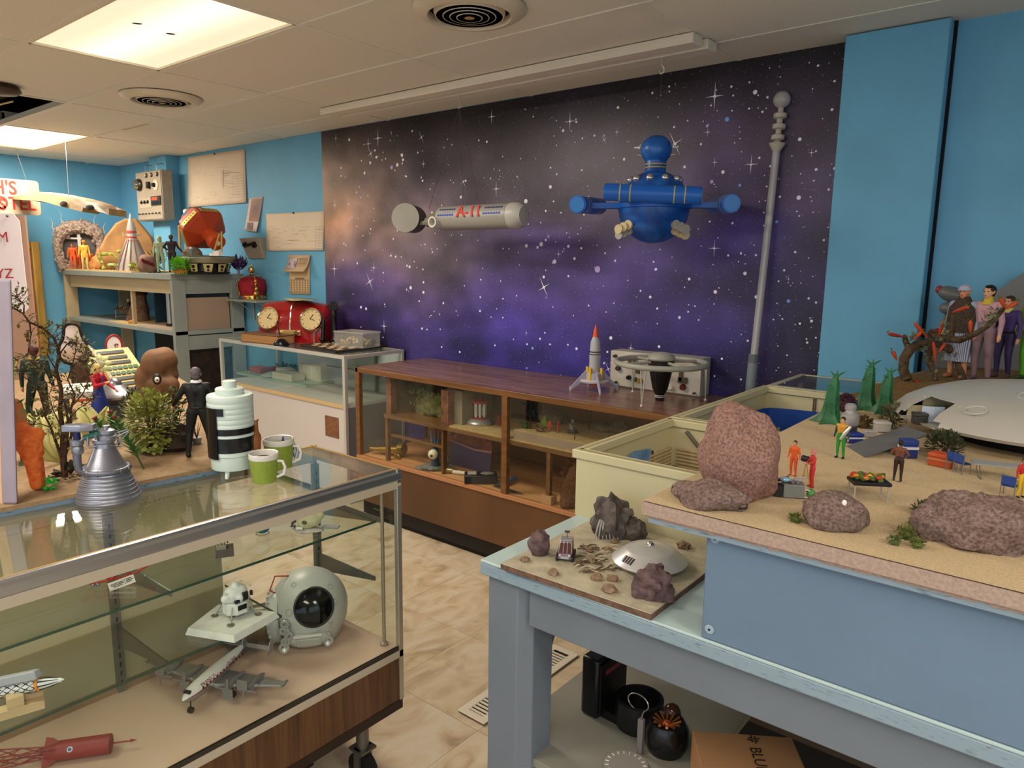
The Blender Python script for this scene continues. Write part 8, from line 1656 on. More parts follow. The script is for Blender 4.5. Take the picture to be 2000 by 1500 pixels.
# ================================================================ big sand platform
M_pr=mat('pink_granite',(164,124,112),.8,c2=(112,84,76),s=230,bump=.4,bs=160);M_gr=mat('mauve_granite',(136,114,106),.85,c2=(92,74,68),s=220,bump=.5,bs=160)
def pzp(px,py,z=PZ): return Pz(px,py,z)
p=pzp(1438,966);b=MB();b.rock((0,0,.062),(.070,.055,.100),23,36,24,.10,1.4);place(b,'boulder',M_pr,p,'big upright pink granite boulder on the sand platform','rock',rz=face_to(p))
p=pzp(1388,988);b=MB();b.rock((0,0,.0165),(.060,.030,.028),4,30,16,.16);rk=place(b,'rock',M_gr,p,'low mauve rock with tiny framed plaque at platform corner','rock',rz=face_to(p));MB().cb((.052,-.012,.017),(.014,.004,.026),(0,0,.5)).o('plaque',C_((34,28,28),.5),rk);MB().cb((.053,-.0145,.017),(.009,.002,.018),(0,0,.5)).o('plaque_face',C_((120,100,96),.5),rk)
p=pzp(1628,1028);b=MB();b.rock((0,0,.0215),(.050,.034,.036),15,30,16,.10);rk=place(b,'rock',M_gr,p,'rounded mauve rock with white fleck before the vegetable stand','rock',rz=face_to(p)+.3);MB().sph((.006,-.022,.047),(.004,.003,.005),8,6).o('white_fleck',C_((236,234,230),.5),rk)
p=pzp(1905,1062);b=MB();b.rock((0,0,.030),(.078,.050,.050),9,36,20,.18,1.8);b.rock((-.055,-.005,.018),(.03,.03,.03),3,20,12,.2);place(b,'rock',mat('split_granite',(142,120,114),.85,c2=(96,76,66),s=200,bump=.6,bs=140),p,'largest split mauve rock with green bush beside it','rock',rz=face_to(p))
for k,(px,py,r,c,lb) in enumerate(((1326,966,.014,(104,88,44),'olive moss tuft at platform corner'),(1553,1018,.010,(96,110,46),'yellow-green moss tuft beside the fleck rock'),(1806,1006,.018,(84,92,74),'grey-green bush against the largest rock'),(1790,1030,.013,(70,82,40),'dark moss at foot of the largest rock'),(1768,1050,.014,(104,112,50),'flat moss strip before the largest rock'),(1746,1062,.009,(88,106,52),'small round moss on the front sand'),(1792,1068,.010,(100,112,52),'small moss scrap close to the platform edge'),(1684,834,.024,(92,74,40),'brown dry scrub behind the blue cooler'))):p=pzp(px,py);tuft('moss_tuft',p,(r,r*.8,r*.6),130,r*.5,r*.25,C_(c,.9),lb,seed=60+k)
# tiny crew
p=pzp(1548,930);figure('tiny figurine in orange flight suit near the boulder',p,face_to(p)-.5,.073,top=(222,96,40),bot=(214,84,34),shoe=(190,70,30),hair=(80,60,54),name='figurine',cat='figurine',bulk=.95)
p=pzp(1584,952);figure('tiny figurine in red suit with pink hair beside tripod',p,face_to(p)-1.2,.074,top=(206,52,48),bot=(206,52,48),shoe=(150,40,36),hair=(220,120,130),name='figurine',cat='figurine',bulk=.9,pose=dict(elL=(.14,-.06,.66),wrL=(.06,-.16,.64),elR=(-.14,-.06,.66),wrR=(-.06,-.16,.64)))
p=pzp(1571,946);t=thing('camera_tripod','tiny yellow tripod with black camera before the red figurine','tripod',p)
for k in range(3):a=2.1*k+.4;MB().cyl((.009*math.cos(a),.009*math.sin(a),0),(0,0,.046),.0009,n=5).o('leg',C_((196,160,90),.5),t)
MB().cyl((-.008,.002,.050),(.006,-.002,.050),.006,n=12).o('camera',C_((30,34,50),.4),t)
p=pzp(1640,895);f_=figure('tiny figurine in green trousers and yellow shirt near ramp',p,face_to(p)-.4,.092,top=(206,150,60),bot=(40,140,46),shoe=(16,14,14),slv=(34,74,42),hair=(30,24,20),name='figurine',cat='figurine');MB().tube([(.02,-.006,.075),(.012,-.012,.06),(.004,-.014,.045)],[.003,.004,.003],10).o('silver_tube',C_((206,208,210),.25,.7),f_)
p=pzp(1752,940);figure('tiny figurine in brown sweater seen from behind at ramp',p,face_to(p)+PI-.2,.082,top=(112,66,48),bot=(48,28,24),shoe=(24,16,14),slv=(112,66,48),hair=(26,20,18),name='figurine',cat='figurine',pose=dict(elL=(.19,-.01,.66),wrL=(.13,-.12,.60),elR=(-.19,-.01,.66),wrR=(-.13,-.12,.60)))
p=pzp(1992,972);figure('tiny figurine in red top and yellow skirt by folding table',p,face_to(p)+.8,.075,top=(190,40,34),bot=(222,182,40),hair=(60,30,20),name='figurine',cat='figurine')
p=pzp(1656,858);t=thing('silver_machine','silver drum machine with dark lower body by the tall cactus','model',p,face_to(p));MB().lathe([(.016,.034),(.021,.04),(.021,.062),(.014,.066),(.010,.070),(.013,.074),(.013,.084),(.009,.088),(.001,.089)],20).o('drum',C_((196,196,198),.3,.6),t);MB().box(-.018,.018,-.014,.014,.012,.034).o('dark_body',C_((34,32,36),.5),t,bev=.002);MB().box(-.022,.022,-.018,.018,0,.012).o('track',C_((170,168,164),.4),t,bev=.003)
# camp gear
def crate(px,py,d,c,lb,rz=.4,band=None,nm='cooler'):
 p=pzp(px,py);t=thing(nm,lb,nm,p,face_to(p)+rz);MB().box(-d[0]/2,d[0]/2,-d[1]/2,d[1]/2,0,d[2]*.7).o('body',C_(c,.4),t,bev=.0015);MB().box(-d[0]/2-.001,d[0]/2+.001,-d[1]/2-.001,d[1]/2+.001,d[2]*.7,d[2]).o('lid',C_(tuple(min(255,int(v*1.1)) for v in c),.4),t,bev=.002)
 if band:MB().box(-d[0]/2-.0012,d[0]/2+.0012,-d[1]/2-.0012,d[1]/2+.0012,d[2]*.48,d[2]*.62).o('band',C_(band,.4),t)
crate(1666,864,(.036,.026,.024),(28,44,120),'blue picnic cooler with white band at foot of ramp',.5,(206,208,214));crate(1698,852,(.026,.022,.015),(170,168,164),'low silver case beside the blue cooler',.4,None,'case');crate(1722,842,(.036,.024,.026),(176,174,170),'taller silver case next to the ramp edge',.4,None,'case')
crate(1772,892,(.030,.026,.040),(30,52,120),'tall blue box with white back beside brown-sweater figurine',.5,(206,210,216),'box');crate(1838,910,(.044,.030,.028),(176,78,40),'orange storage case below the green plant',-.3,(190,120,80),'case')
def chair(px,py,lb,rz):
 p=pzp(px,py);t=thing('camp_chair',lb,'chair',p,face_to(p)+rz,'blue camp chairs');MB().box(-.011,.011,-.002,.016,.020,.0225).o('seat',C_((36,62,130),.6),t);MB(RX(-.1)).box(-.011,.011,.014,.0165,.026,.042).o('backrest',C_((40,70,142),.6),t)
 for x in (-.011,.011):
  for y in (0,.016):MB().cyl((x,y-.002 if y==0 else y+.003,0),(x,y,.022 if y==0 else .043),.001,n=5).o('leg',C_((150,148,146),.3,.7),t)
chair(1868,918,'blue camp chair leaning next to the orange case',2.6);chair(1884,924,'blue camp chair behind its twin at the saucer edge',2.4);chair(1972,968,'blue camp chair at the grey folding table',2.9)
p=pzp(1948,938);t=thing('folding_table','grey topped folding table with wire legs by the saucer','table',p,face_to(p)+.25);MB().box(-.045,.055,-.014,.022,.030,.033).o('table_top',C_((150,152,154),.4),t)
for x in (-.03,.04):MB().tube([(x-.006,-.01,.030),(x,-.01,.0012),(x,.018,.0012),(x-.006,.018,.030)],.0009,5).o('wire_leg',C_((130,126,120),.3,.7),t)
p=pzp(1694,975);t=thing('vegetable_stand','black tray stand heaped with tiny vegetables','table',p,face_to(p)+.35)
MB().box(-.032,.032,-.020,.020,.030,.036).o('tray',C_((24,22,24),.5),t,bev=.001)
for x in (-.028,.028):
 for y in (-.016,.016):MB().cyl((x,y,0),(x,y,.030),.0013,n=6).o('leg',C_((176,172,168),.4),t)
 MB().cyl((x,-.016,.008),(x,.016,.008),.001,n=5).o('stretcher',C_((176,172,168),.4),t)
rng=random.Random(77)
for k in range(46):c=rng.choice(((96,110,40),(120,126,56),(70,60,34),(206,170,60),(190,60,36),(210,130,50),(84,96,40)));MB().rock((rng.uniform(-.027,.027),rng.uniform(-.015,.015),.038+rng.uniform(0,.006)),(.005,.004,.004),k,8,5).o('vegetable',C_(c,.7),t)
p=pzp(1545,968);t=thing('equipment_pile','grey instrument box piled with silver tools behind the boulder','equipment',p,face_to(p)+.2);MB().box(-.016,.020,-.014,.014,0,.024).o('box',C_((130,134,132),.45,.2),t,bev=.001);MB().box(-.030,-.016,-.012,.012,0,.020).o('dark_box',C_((34,36,36),.5),t)
for k in range(9):MB().tube([(rng.uniform(-.03,.01),rng.uniform(-.01,.01),.024+.001*k),(rng.uniform(-.01,.025),rng.uniform(-.012,.01),.027+.001*k)],.002,6).o('tool',C_(rng.choice(((206,204,200),(150,150,156),(120,70,60))),.3,.5),t)
MB().sph((.032,-.008,.009),.008,12,8).o('green_ball',C_((80,150,80),.4),t);MB().torus((.024,-.012,.009),.007,.0012,16,5,'y').o('white_hoop',C_((216,214,210),.4),t);MB().cyl((.02,-.006,.014),(.05,-.02,.001),.001,n=5).o('rod',C_((90,60,50),.5),t);MB().sph((-.012,0,.030),(.010,.008,.005),14,8).o('blue_dome',C_((150,190,214),.1,.3),t)
# large silver saucer with open hatch and ramp
SC=Vector((-.075,2.150,PZ));SR=.325;t=thing('large_saucer','large silver saucer spaceship with open hatch and grey ramp','spacecraft model',SC)
prof=[(.05,.012),(.22,.026),(.318,.040),(SR,.048),(.318,.058),(.30,.076),(.26,.098),(.20,.118),(.13,.130),(.06,.136),(.002,.138)];n=90;vs,fs=[],[];a_d=math.radians(222);hw=math.radians(12)
for r,z in prof:
 for i in range(n):a=2*PI*i/n;vs.append((r*math.cos(a),r*math.sin(a),z))
for k in range(len(prof)-1):
 for i in range(n):
  a=2*PI*(i+.5)/n;d=abs((a-a_d+PI)%(2*PI)-PI)
  if 3<=k<=5 and d<hw*(1-.16*(k-3)):continue
  fs.append((k*n+i,k*n+(i+1)%n,(k+1)*n+(i+1)%n,(k+1)*n+i))
MB().add(vs,fs).o('hull',mat('hull_silver',(196,194,188),.34,.25),t)
R_=RZ(a_d);b=MB(R_);b.box(.14,.315,-.068,.068,.040,.046);b.o('hatch_floor',C_((176,176,174),.4),t);MB(R_).box(.14,.300,.064,.068,.046,.072).box(.14,.262,.064,.068,.046,.096).box(.14,.300,-.068,-.064,.046,.072).box(.14,.262,-.068,-.064,.046,.096).box(.14,.145,-.064,.064,.046,.118).o('hatch_wall',C_((196,184,146),.5),t);MB(R_).box(.146,.150,-.055,-.02,.050,.112).o('violet_curtain',C_((76,74,120),.6),t);MB(R_).box(.20,.222,.0615,.064,.070,.088).o('wall_panel',C_((70,44,40),.5),t)
for az,rr,zz in ((245,.27,.0935),(262,.16,.1252)):q=Vector((rr*math.cos(math.radians(az)),rr*math.sin(math.radians(az)),zz));MB(TR(*q)@Euler((.30*math.sin(math.radians(az))*-1,.30*math.cos(math.radians(az)),0)).to_matrix().to_4x4()).torus((0,0,.001),.022,.002,26,6).o('round_port',C_((190,188,182),.4),t)
for k in range(3):a=a_d+PI*.5+k*1.2;MB().cyl((.2*math.cos(a),.2*math.sin(a),0),(.2*math.cos(a),.2*math.sin(a),.03),.02,n=14).o('leg',C_((60,58,56),.5),t)
MB().lathe([(.20,0),(.21,.026)],30).o('core_skirt',C_((30,26,24),.8),t)
r0,r1,r2,r3=[pzp(*q) for q in ((1652,872),(1690,894),(1822,846),(1778,828))];r2=Pz(1815,848,PZ+.040);r3=Pz(1768,832,PZ+.040)
b=MB();e_=Vector((0,0,.0025));b.hexa([r0,r1,r2-e_,r3-e_],[r0+e_*.4,r1+e_*.4,r2,r3]);b.o('ramp',C_((104,104,106),.5),t,world=True,smooth=0)
crate(1795,842,(.030,.026,.028),(52,50,46),'dark grey bin at the top of saucer ramp',.3,None,'bin');bpy.data.objects['bin'].location.z=PZ+.041;bpy.data.objects['bin'].location=Pz(1795,828,PZ+.041)
q=Pz(1822,828,PZ+.041);tb=thing('pale_screen','pale blue folding screen standing in the saucer hatch','screen',q,face_to(q)+.2);MB().box(-.026,0,0,.002,0,.042).o('panel',C_((190,204,222),.4),tb);MB(RZ(.3)).box(0,.024,0,.002,0,.042).o('panel',C_((180,196,216),.4),tb)
for k,(px,py,rr,n_,c,lb) in enumerate(((1842,895,(.034,.026,.030),420,(74,80,52),'olive leafy plant under the saucer rim'),(1742,836,(.030,.024,.032),260,(106,104,72),'pale olive shrub beside the silver cases'))):p=pzp(px,py);tuft('leafy_plant',p,rr,n_,.012,.007,C_(c,.7,var=.25,s=60),lb,seed=80+k,stem=(8,.0016,C_((90,70,50),.8)))
# horned green cacti and violet bush
def cactus(px,py,top,lb,seed):
 p=pzp(px,py);s_=mpp(p);h=(py-top)*s_;t=thing('horned_cactus',lb,'plant',p,face_to(p),'green horned spires');rng=random.Random(seed);M_c=mat('cactus_green',(34,104,62),.45,var=.25,s=30)
 b=MB();vs=[];n=18;pf=[(.26,0),(.20,.06),(.14,.18),(.12,.36),(.10,.6),(.075,.78),(.045,.86)]
 for r,z in pf:
  for i in range(n):a=2*PI*i/n;q=r*h*(1+(.35*max(0,1-z*4)+.10)*math.cos(6*a));vs.append((q*math.cos(a)+.05*h*z*z,q*math.sin(a),z*h))
 b.add(vs,[(k*n+i,k*n+(i+1)%n,(k+1)*n+(i+1)%n,(k+1)*n+i) for k in range(len(pf)-1) for i in range(n)]+[tuple(range(n-1,-1,-1)),tuple((len(pf)-1)*n+i for i in range(n))]);b.o('spire',M_c,t)
 for sx,l in ((-.5,.14),(.15,.17),(.8,.15)):MB().tube([(.04*h,0,.84*h),((.04+.06*sx)*h,0,.91*h),((.04+.2*sx)*h,0,(.84+l)*h)],[.035*h,.022*h,.006*h],7).o('horn',M_c,t)
 b=MB()
 for k in range(26):a=rng.uniform(0,6.28);z=rng.uniform(.2,.85);r=(.13-.07*z)*h;d=Vector((math.cos(a),math.sin(a),.3));q=Vector((r*math.cos(a)+.05*h*z*z,r*math.sin(a),z*h));b.cyl(q,q+d*.05*h,.010*h,.002*h,n=5)
 b.o('thorns',M_c,t,kind='stuff')
cactus(1620,824,722,'horned green cactus spire next to the silver drum machine',1);cactus(1690,798,700,'tallest horned green cactus spire by the brown hill',2);cactus(1726,806,716,'horned green cactus spire leaning by the tallest one',3)
p=pzp(1650,806);s_=mpp(p);b=MB();rng=random.Random(4)
for k in range(260):a,e=rng.uniform(0,6.28),rng.uniform(-.5,1.5);d=Vector((math.cos(a)*math.cos(e),math.sin(a)*math.cos(e),math.sin(e)));b.cyl(Vector((0,0,17*s_))+d*10*s_,Vector((0,0,17*s_))+d*rng.uniform(18,23)*s_,1.1*s_,1.4*s_,n=5)
b.sph((0,0,16*s_),16*s_,14,10);place(b,'violet_bush',C_((72,36,56),.7),p,'round dark violet bristly bush between the cacti','plant')
# brown hill with dolls
hp=[(-.62,2.50),(1.6,2.42),(1.6,3.26),(-.40,3.26),(-.50,2.95)]
def hill_z(x,y):u=min(1,max(0,(y-2.45)/.45)); return PZ+.004+.034*u*u*(3-2*u)+.003*noise.noise((x*8,y*8,0))
N_=26;vs=[];b=MB()
for j in range(N_+1):
 for i in range(N_+1):v=j/N_;u=i/N_;y=2.44+.82*v;xl=-.60+.18*v;x=xl+(1.6-xl)*u;vs.append((x,y,hill_z(x,y)))
k_=N_+1;vs+=[(x,y,PZ-.004) for x,y,z in vs];o_=k_*k_
fs=[(j*k_+i,j*k_+i+1,(j+1)*k_+i+1,(j+1)*k_+i) for j in range(N_) for i in range(N_)]
edge=[i for i in range(k_)]+[j*k_+N_ for j in range(1,k_)]+[N_*k_+i for i in range(N_-1,-1,-1)]+[j*k_ for j in range(N_-1,0,-1)]
fs+=[(edge[q],o_+edge[q],o_+edge[(q+1)%len(edge)],edge[(q+1)%len(edge)]) for q in range(len(edge))]
b.add(vs,fs);b.box(-.40,1.6,2.766,3.25,1.150,PZ-.002);b.o('brown_hill',mat('umber_earth',(120,94,52),.9,var=.15,s=60,bump=.4,bs=200),label='brown earth hill at the back of platform under the dolls',cat='ground')
def hz(px,py):
 p=Pz(px,py,1.228)
 for _ in range(4):p=Pz(px,py,hill_z(p.x,min(p.y,3.2)))
 return p
def bdoll(px,py,ty,lb,turn,**k):
 p=hz(px,py); return figure(lb,p,face_to(p)+turn,(py-ty)*mpp(p)*1.02,**k)
g=bdoll(1866,738,562,'doll in striped cap and dress wrapped in checked brown shawl',-.5,top=(150,160,186),bot=(200,140,104),shoe=(170,110,80),slv=(150,160,190),hair=(170,176,200),hairstyle='cap',skin=(214,140,100));h_=g['H']
M_st=ramp_mat('ticking_stripe',[(.0,(96,104,140)),(.42,(96,104,140)),(.5,(190,194,208)),(1,(190,194,208))],tex='wave',s=70,detail=0,rough=.7);MB().lathe([(.135*h_,.19*h_),(.125*h_,.4*h_),(.10*h_,.58*h_),(.09*h_,.62*h_)],26,sy=.85).o('striped_skirt',M_st,g);M_ck=mat('check_shawl',(84,66,48),.8,c2=(40,32,28),s=260);MB().lathe([(.15*h_,.50*h_),(.155*h_,.62*h_),(.14*h_,.76*h_),(.07*h_,.85*h_),(.055*h_,.88*h_)],24,sy=.75).o('shawl',M_ck,g)
g=bdoll(1912,744,562,'dark haired doll in pink jacket with yellow collar',-.55,top=(196,150,160),bot=(136,108,116),shoe=(96,74,80),slv=(190,146,158),hair=(22,18,18),skin=(222,166,128));h_=g['H'];MB().lathe([(.060*h_,.80*h_),(.046*h_,.84*h_),(.036*h_,.885*h_)],18).o('yellow_collar',C_((206,176,44),.6),g)
g=bdoll(1954,738,582,'doll in purple jacket and trousers behind the carrot branch',-.6,top=(72,52,116),bot=(52,38,84),shoe=(80,64,60),slv=(80,60,126),hair=(60,44,34),skin=(214,160,124));h_=g['H'];MB().lathe([(.058*h_,.80*h_),(.04*h_,.86*h_)],16).o('cream_collar',C_((206,196,110),.6),g);MB().torus((0,0,.565*h_),.09*h_,.012*h_,20,6,sy=.75).o('belt',C_((24,20,22),.4),g)
bdoll(2006,742,570,'doll in lime green suit at the end of the doll row',-.6,top=(150,190,50),bot=(96,176,40),shoe=(60,90,30),slv=(140,184,50),hair=(34,26,22),skin=(206,150,116))
MB().prism([(Py(1868,625,3.30).x,1.20),(1.7,1.20),(1.7,1.78),(Py(2000,532,3.30).x,Py(2000,532,3.30).z),(Py(1868,622,3.30).x,Py(1868,622,3.30).z)],3.30,3.315,'y').o('grey_backdrop',C_((120,122,124),.6),label='plain grey slope-cut backdrop board behind the dolls',cat='backdrop',smooth=0)
# grey machine kit on boxes
p=hz(1845,716);p.y=3.16;p=Vector((Py(1846,700,3.16).x,3.16,hill_z(-.4,3.16)-.001));s_=mpp(p);t=thing('grey_machine','grey plastic machine with ribbed ball head and red tips on boxes','model',p,face_to(p));M_gm=mat('kit_grey',(104,106,108),.4,.1)
zb=Py(1846,640,3.16).z-p.z;MB().box(-22*s_,24*s_,-.03,.03,0,zb*.45).o('box',M_gm,t,bev=.003);MB().box(-6*s_,22*s_,-.028,.028,zb*.45,zb).o('box',M_gm,t,bev=.003)
MB().cb((4*s_,0,zb+6*s_),(20*s_,.03,12*s_)).cyl((2*s_,0,zb+10*s_),(4*s_,0,zb+28*s_),11*s_,14*s_,n=14).o('torso',M_gm,t,bev=.002);MB().sph((0,-.012,zb+38*s_),(20*s_,.03,13*s_),18,10).o('chest',M_gm,t);MB().sph((2*s_,-.02,zb+34*s_),5*s_,12,8).o('lens',C_((170,176,180),.2,.5),t)
MB(TR(0,0,zb+64*s_)@RY(.3)).sph((0,0,0),(27*s_,.04,15*s_),22,12).o('ball_head',M_gm,t)
for k in range(5):MB(TR(0,0,zb+64*s_)@RY(.3)).torus(((8+4*k)*s_,0,0),(15-1.6*k)*s_,1.1*s_,22,6,'x').o('rib',C_((150,152,154),.35,.3),t)
MB(TR(0,0,zb+64*s_)@RY(.3)).sph((-25*s_,0,2*s_),(6*s_,.018,8*s_),12,8).o('red_patch',C_((150,40,52),.4),t);MB(TR(0,0,zb+64*s_)@RY(.3)).lathe([(8*s_,24*s_),(9*s_,28*s_),(4*s_,31*s_)],14,ax='x').o('nozzle',C_((150,154,158),.3,.4),t)
for x0,z0,x1,z1 in ((-8,4,-30,4),(2,-8,-14,-12)):MB().tube([(x0*s_,-.02,zb+z0*s_-.02),((x0+x1)/2*s_,-.025,zb+z0*s_-.02),(x1*s_,-.03,zb+z1*s_-.022)],[1.5*s_,5.5*s_,.8*s_],10).o('red_tip',C_((134,30,50),.4),t)
# gnarled branch with carrots
D_=2.32;p=hz(1770,742);D_=depth(p);t=thing('gnarled_branch','gnarled mossy branch planted on the hill','branch',p);M_bk2=mat('gnarl_bark',(66,48,34),.9,c2=(96,80,58),s=50,bump=.8,bs=80);rng=random.Random(31)
def bp(x,y,dd=0): return Pd(x,y,D_+dd-.30*min(1,max(0,(x-1815)/110)) if y<668 else D_+dd)
for pa,w in (([(1772,742),(1764,722),(1766,700),(1776,684),(1792,672),(1810,668),(1832,672),(1852,680),(1866,692),(1874,715),(1880,742)],11),([(1776,684),(1768,664),(1766,656)],7),([(1820,668),(1816,652),(1820,645)],7),([(1818,672),(1812,700),(1822,722),(1830,748)],8),([(1820,652),(1845,662),(1875,664),(1905,652),(1930,636),(1950,614),(1960,602)],7),([(1856,662),(1860,640),(1862,614)],6)):
 b=MB();n_=len(pa);b.tube([bp(x,y,.012*math.sin(k*1.7)) for k,(x,y) in enumerate(pa)],[w*mpp(p)*(1.0-.45*k/(n_-1))*rng.uniform(.85,1.1) for k in range(n_)],9);b.o('limb',M_bk2,t,world=True)
b=MB()
for (x,y) in ((1775,665),(1785,660),(1795,680),(1805,685),(1848,655),(1850,640),(1930,628),(1938,620),(1815,705),(1945,605),(1825,735),(1842,690),(1862,698)):cloud(b,bp(x,y,-.01),(.016,.014,.012),20,.014,.008,rng)
b.o('moss',C_((122,128,98),.8,var=.2,s=60),t,world=True,smooth=0,kind='stuff')
for k,(x0,y0,x1,y1,c) in enumerate(((1735,652,1766,658,1),(1787,632,1812,660,0),(1800,648,1784,664,0),(1843,626,1834,656,0),(1823,668,1827,710,0),(1846,670,1832,690,0),(1890,600,1860,610,0),(1896,626,1896,652,0),(1954,582,1964,604,0),(1986,590,1964,604,0),(1743,686,1752,704,0),(1788,742,1808,768,1))):
 a_,c_=bp(x0,y0,-.02),bp(x1,y1,-.012);ct=thing('toy_carrot','small orange toy carrot stuck on the gnarled branch' if k!=11 else 'ridged red toy carrot lying on the brown hill','carrot',a_,0,'toy carrots on the branch' if k!=11 else None)
 MB().tube([a_,a_.lerp(c_,.2),a_.lerp(c_,.6),c_],[.004,.0068,.0055,.0015],9).o('root',C_((206,78,34) if not c else (170,54,40),.4),ct,world=True);b=MB();cloud(b,a_,(.006,.005,.006),9,.010,.004,rng);b.o('leaf_top',C_((110,130,60),.7),ct,world=True,smooth=0)
 # ================================================================ small diorama on the bench
BZ=B[4];q=[Pz(x,y,BZ+.012) for x,y in ((978,1101),(1272,1200),(1366,1136),(1146,1008))];q[3].x=q[0].x;q[2]=Vector((q[1].x,q[3].y,q[1].z))
t=thing('moon_board','grey-green sand board with rough brown edge on the bench','diorama base',(sum(v.x for v in q)/4,sum(v.y for v in q)/4,BZ));b=MB();b.hexa([Vector((v.x,v.y,BZ)) for v in q],q);b.o('board',mat('board_brown',(104,80,66),.9,var=.25,s=80),t,world=True,smooth=0);e_=Vector((0,0,.0015));cc=sum(q,Vector())/4
MB().hexa([v for v in q],[cc+(v-cc)*.995+e_ for v in q]).o('sand',mat('grey_sand',(172,164,142),.9,var=.14,s=24,bump=.5,bs=90),t,world=True,smooth=0);QZ=BZ+.0135
M_sl=mat('slate_rock',(110,100,94),.85,c2=(76,66,64),s=50,bump=.8,bs=60);M_sl2=mat('plum_rock',(116,92,92),.85,c2=(80,62,64),s=60,bump=.7,bs=80);M_tan=mat('tan_stone',(138,114,90),.85,var=.3,s=50,bump=.5)
def sr(px,py,sz,m,lb,seed,amp=.2):p=Pz(px,py,QZ);b=MB();b.rock((0,0,sz[2]*.6),sz,seed,26,16,amp,2.0); return place(b,'rock',m,p,lb,'rock',rz=face_to(p))
rk=sr(1196,1045,(.046,.036,.056),M_sl,'craggy slate rock with pale roots beside the cream box',11,.25)
b=MB()
for k in range(7):b.tube([(-.026+.004*k,-.018,.052-.002*k),(-.034+.006*k,-.028,.03),(-.040+.009*k,-.034,.002)],[.003,.0025,.0012],6)
b.o('pale_roots',C_((170,168,164),.7),rk);sr(1240,1052,(.026,.024,.030),M_sl,'small slate rock between the craggy rock and saucer',12);sr(1052,1082,(.024,.02,.034),M_sl2,'pointed plum rock at the board edge',13,.10);sr(1274,1166,(.038,.026,.038),M_sl2,'notched plum rock in front of the small saucer',14,.24)
for k,(px,py,s_,lb) in enumerate(((1025,1096,.010,'tan pebble beneath the pointed plum rock'),(1080,1122,.011,'tan pebble in front of the toy rover'),(1165,1132,.012,'rough tan pebble near the dry sticks'),(1196,1134,.011,'tan pebble beside the notched rock'),(1190,1156,.014,'flat orange-tan stone at the board front'),(1150,1078,.009,'tan pebble among the dry sticks'),(1188,1076,.009,'tan pebble close to the saucer rim'),(1200,1060,.009,'tan pebble below the craggy rock'),(1335,1070,.014,'mossy brown stone behind the small saucer'),(1155,1098,.010,'ochre pebble before the dry sticks'))):sr(px,py,(s_,s_*.8,s_*.7),M_tan,lb,100+k)
rng=random.Random(3);t=thing('stick_litter','scattered dry sticks and bones on the small sand board','sticks',Pz(1160,1095,QZ))
for k in range(64):a=Pz(rng.uniform(1120,1200),rng.uniform(1064,1118),QZ+.002);d=rng.uniform(-.5,.5)+.7;l=rng.uniform(.010,.03);MB().tube([a,a+Vector((math.cos(d)*l*.5,math.sin(d)*l*.5,.003)),a+Vector((math.cos(d)*l,math.sin(d)*l,0))],[.0014,.0018,.0010],5).o('stick',C_(rng.choice(((120,98,76),(92,74,58),(196,184,160))),.8),t,world=True)
p=Pz(1268,1108,QZ);t=thing('small_saucer','small white-silver saucer with chrome knob and slot window','spacecraft model',p,face_to(p));s_=mpp(p)
MB().lathe([(38*s_,0),(42*s_,5*s_),(71*s_,14*s_),(73*s_,17*s_),(70*s_,20*s_),(47*s_,38*s_),(44*s_,39.5*s_),(20*s_,46*s_),(.001,48*s_)],56).o('hull',mat('saucer_white',(196,196,196),.3,.35),t);MB().sph((0,0,46*s_),(8*s_,8*s_,8*s_),18,8,0,1).o('chrome_knob',C_((206,206,204),.12,1),t)
T=RZ(-.75)@TR(0,-58.6*s_,28.6*s_)@RX(-.906);MB(T).cb((0,0,0),(24*s_,2*s_,15*s_)).o('window',C_((52,44,44),.25),t,smooth=0)
for k in range(4):MB(T).cb(((-9+6*k)*s_,-1.4*s_,0),(1.2*s_,1*s_,15*s_)).o('mullion',C_((176,170,164),.4),t)
p=Pz(1103,1096,QZ);t=thing('toy_rover','silver and plum toy rover with glazed cab and tracks','vehicle model',p,face_to(p)-.1);s_=mpp(p);M_rv=C_((150,132,146),.25,.5)
for sx in (-1,1):MB().box(sx*15*s_-3*s_,sx*15*s_+3*s_,-4*s_,44*s_,0,10*s_).o('track',C_((40,34,42),.5),t,bev=.002)
MB().box(-13*s_,13*s_,-4*s_,44*s_,5*s_,16*s_).o('chassis',M_rv,t,bev=.001);MB().hexa([(-14*s_,2*s_,16*s_),(14*s_,2*s_,16*s_),(14*s_,44*s_,16*s_),(-14*s_,44*s_,16*s_)],[(-11*s_,14*s_,32*s_),(11*s_,14*s_,32*s_),(12*s_,42*s_,34*s_),(-12*s_,42*s_,34*s_)]).o('cab_glass',C_((92,52,52),.12),t,smooth=0)
for x in (-13,-4,4,13):MB().tube([(x*s_,1.5*s_,16*s_),(x*.82*s_,13.5*s_,32.5*s_),(x*.85*s_,42*s_,34.5*s_)],.9*s_,5).o('cab_rib',C_((206,204,206),.25,.7),t)
MB().box(-11*s_,11*s_,20*s_,40*s_,33*s_,36*s_).o('roof_rack',C_((206,204,206),.25,.7),t);MB().cyl((0,36*s_,36*s_),(0,36*s_,46*s_),.8*s_,n=6).cb((0,36*s_,47*s_),(10*s_,2*s_,4*s_)).o('antenna',C_((60,58,60),.4),t);MB().cb((0,-5*s_,9*s_),(16*s_,2*s_,5*s_)).o('grille',C_((216,214,216),.2,.6),t)
for x in (-9,9):MB().sph((x*s_,-4.5*s_,13*s_),2.4*s_,8,6).o('headlamp',C_((230,230,230),.1,.4),t)
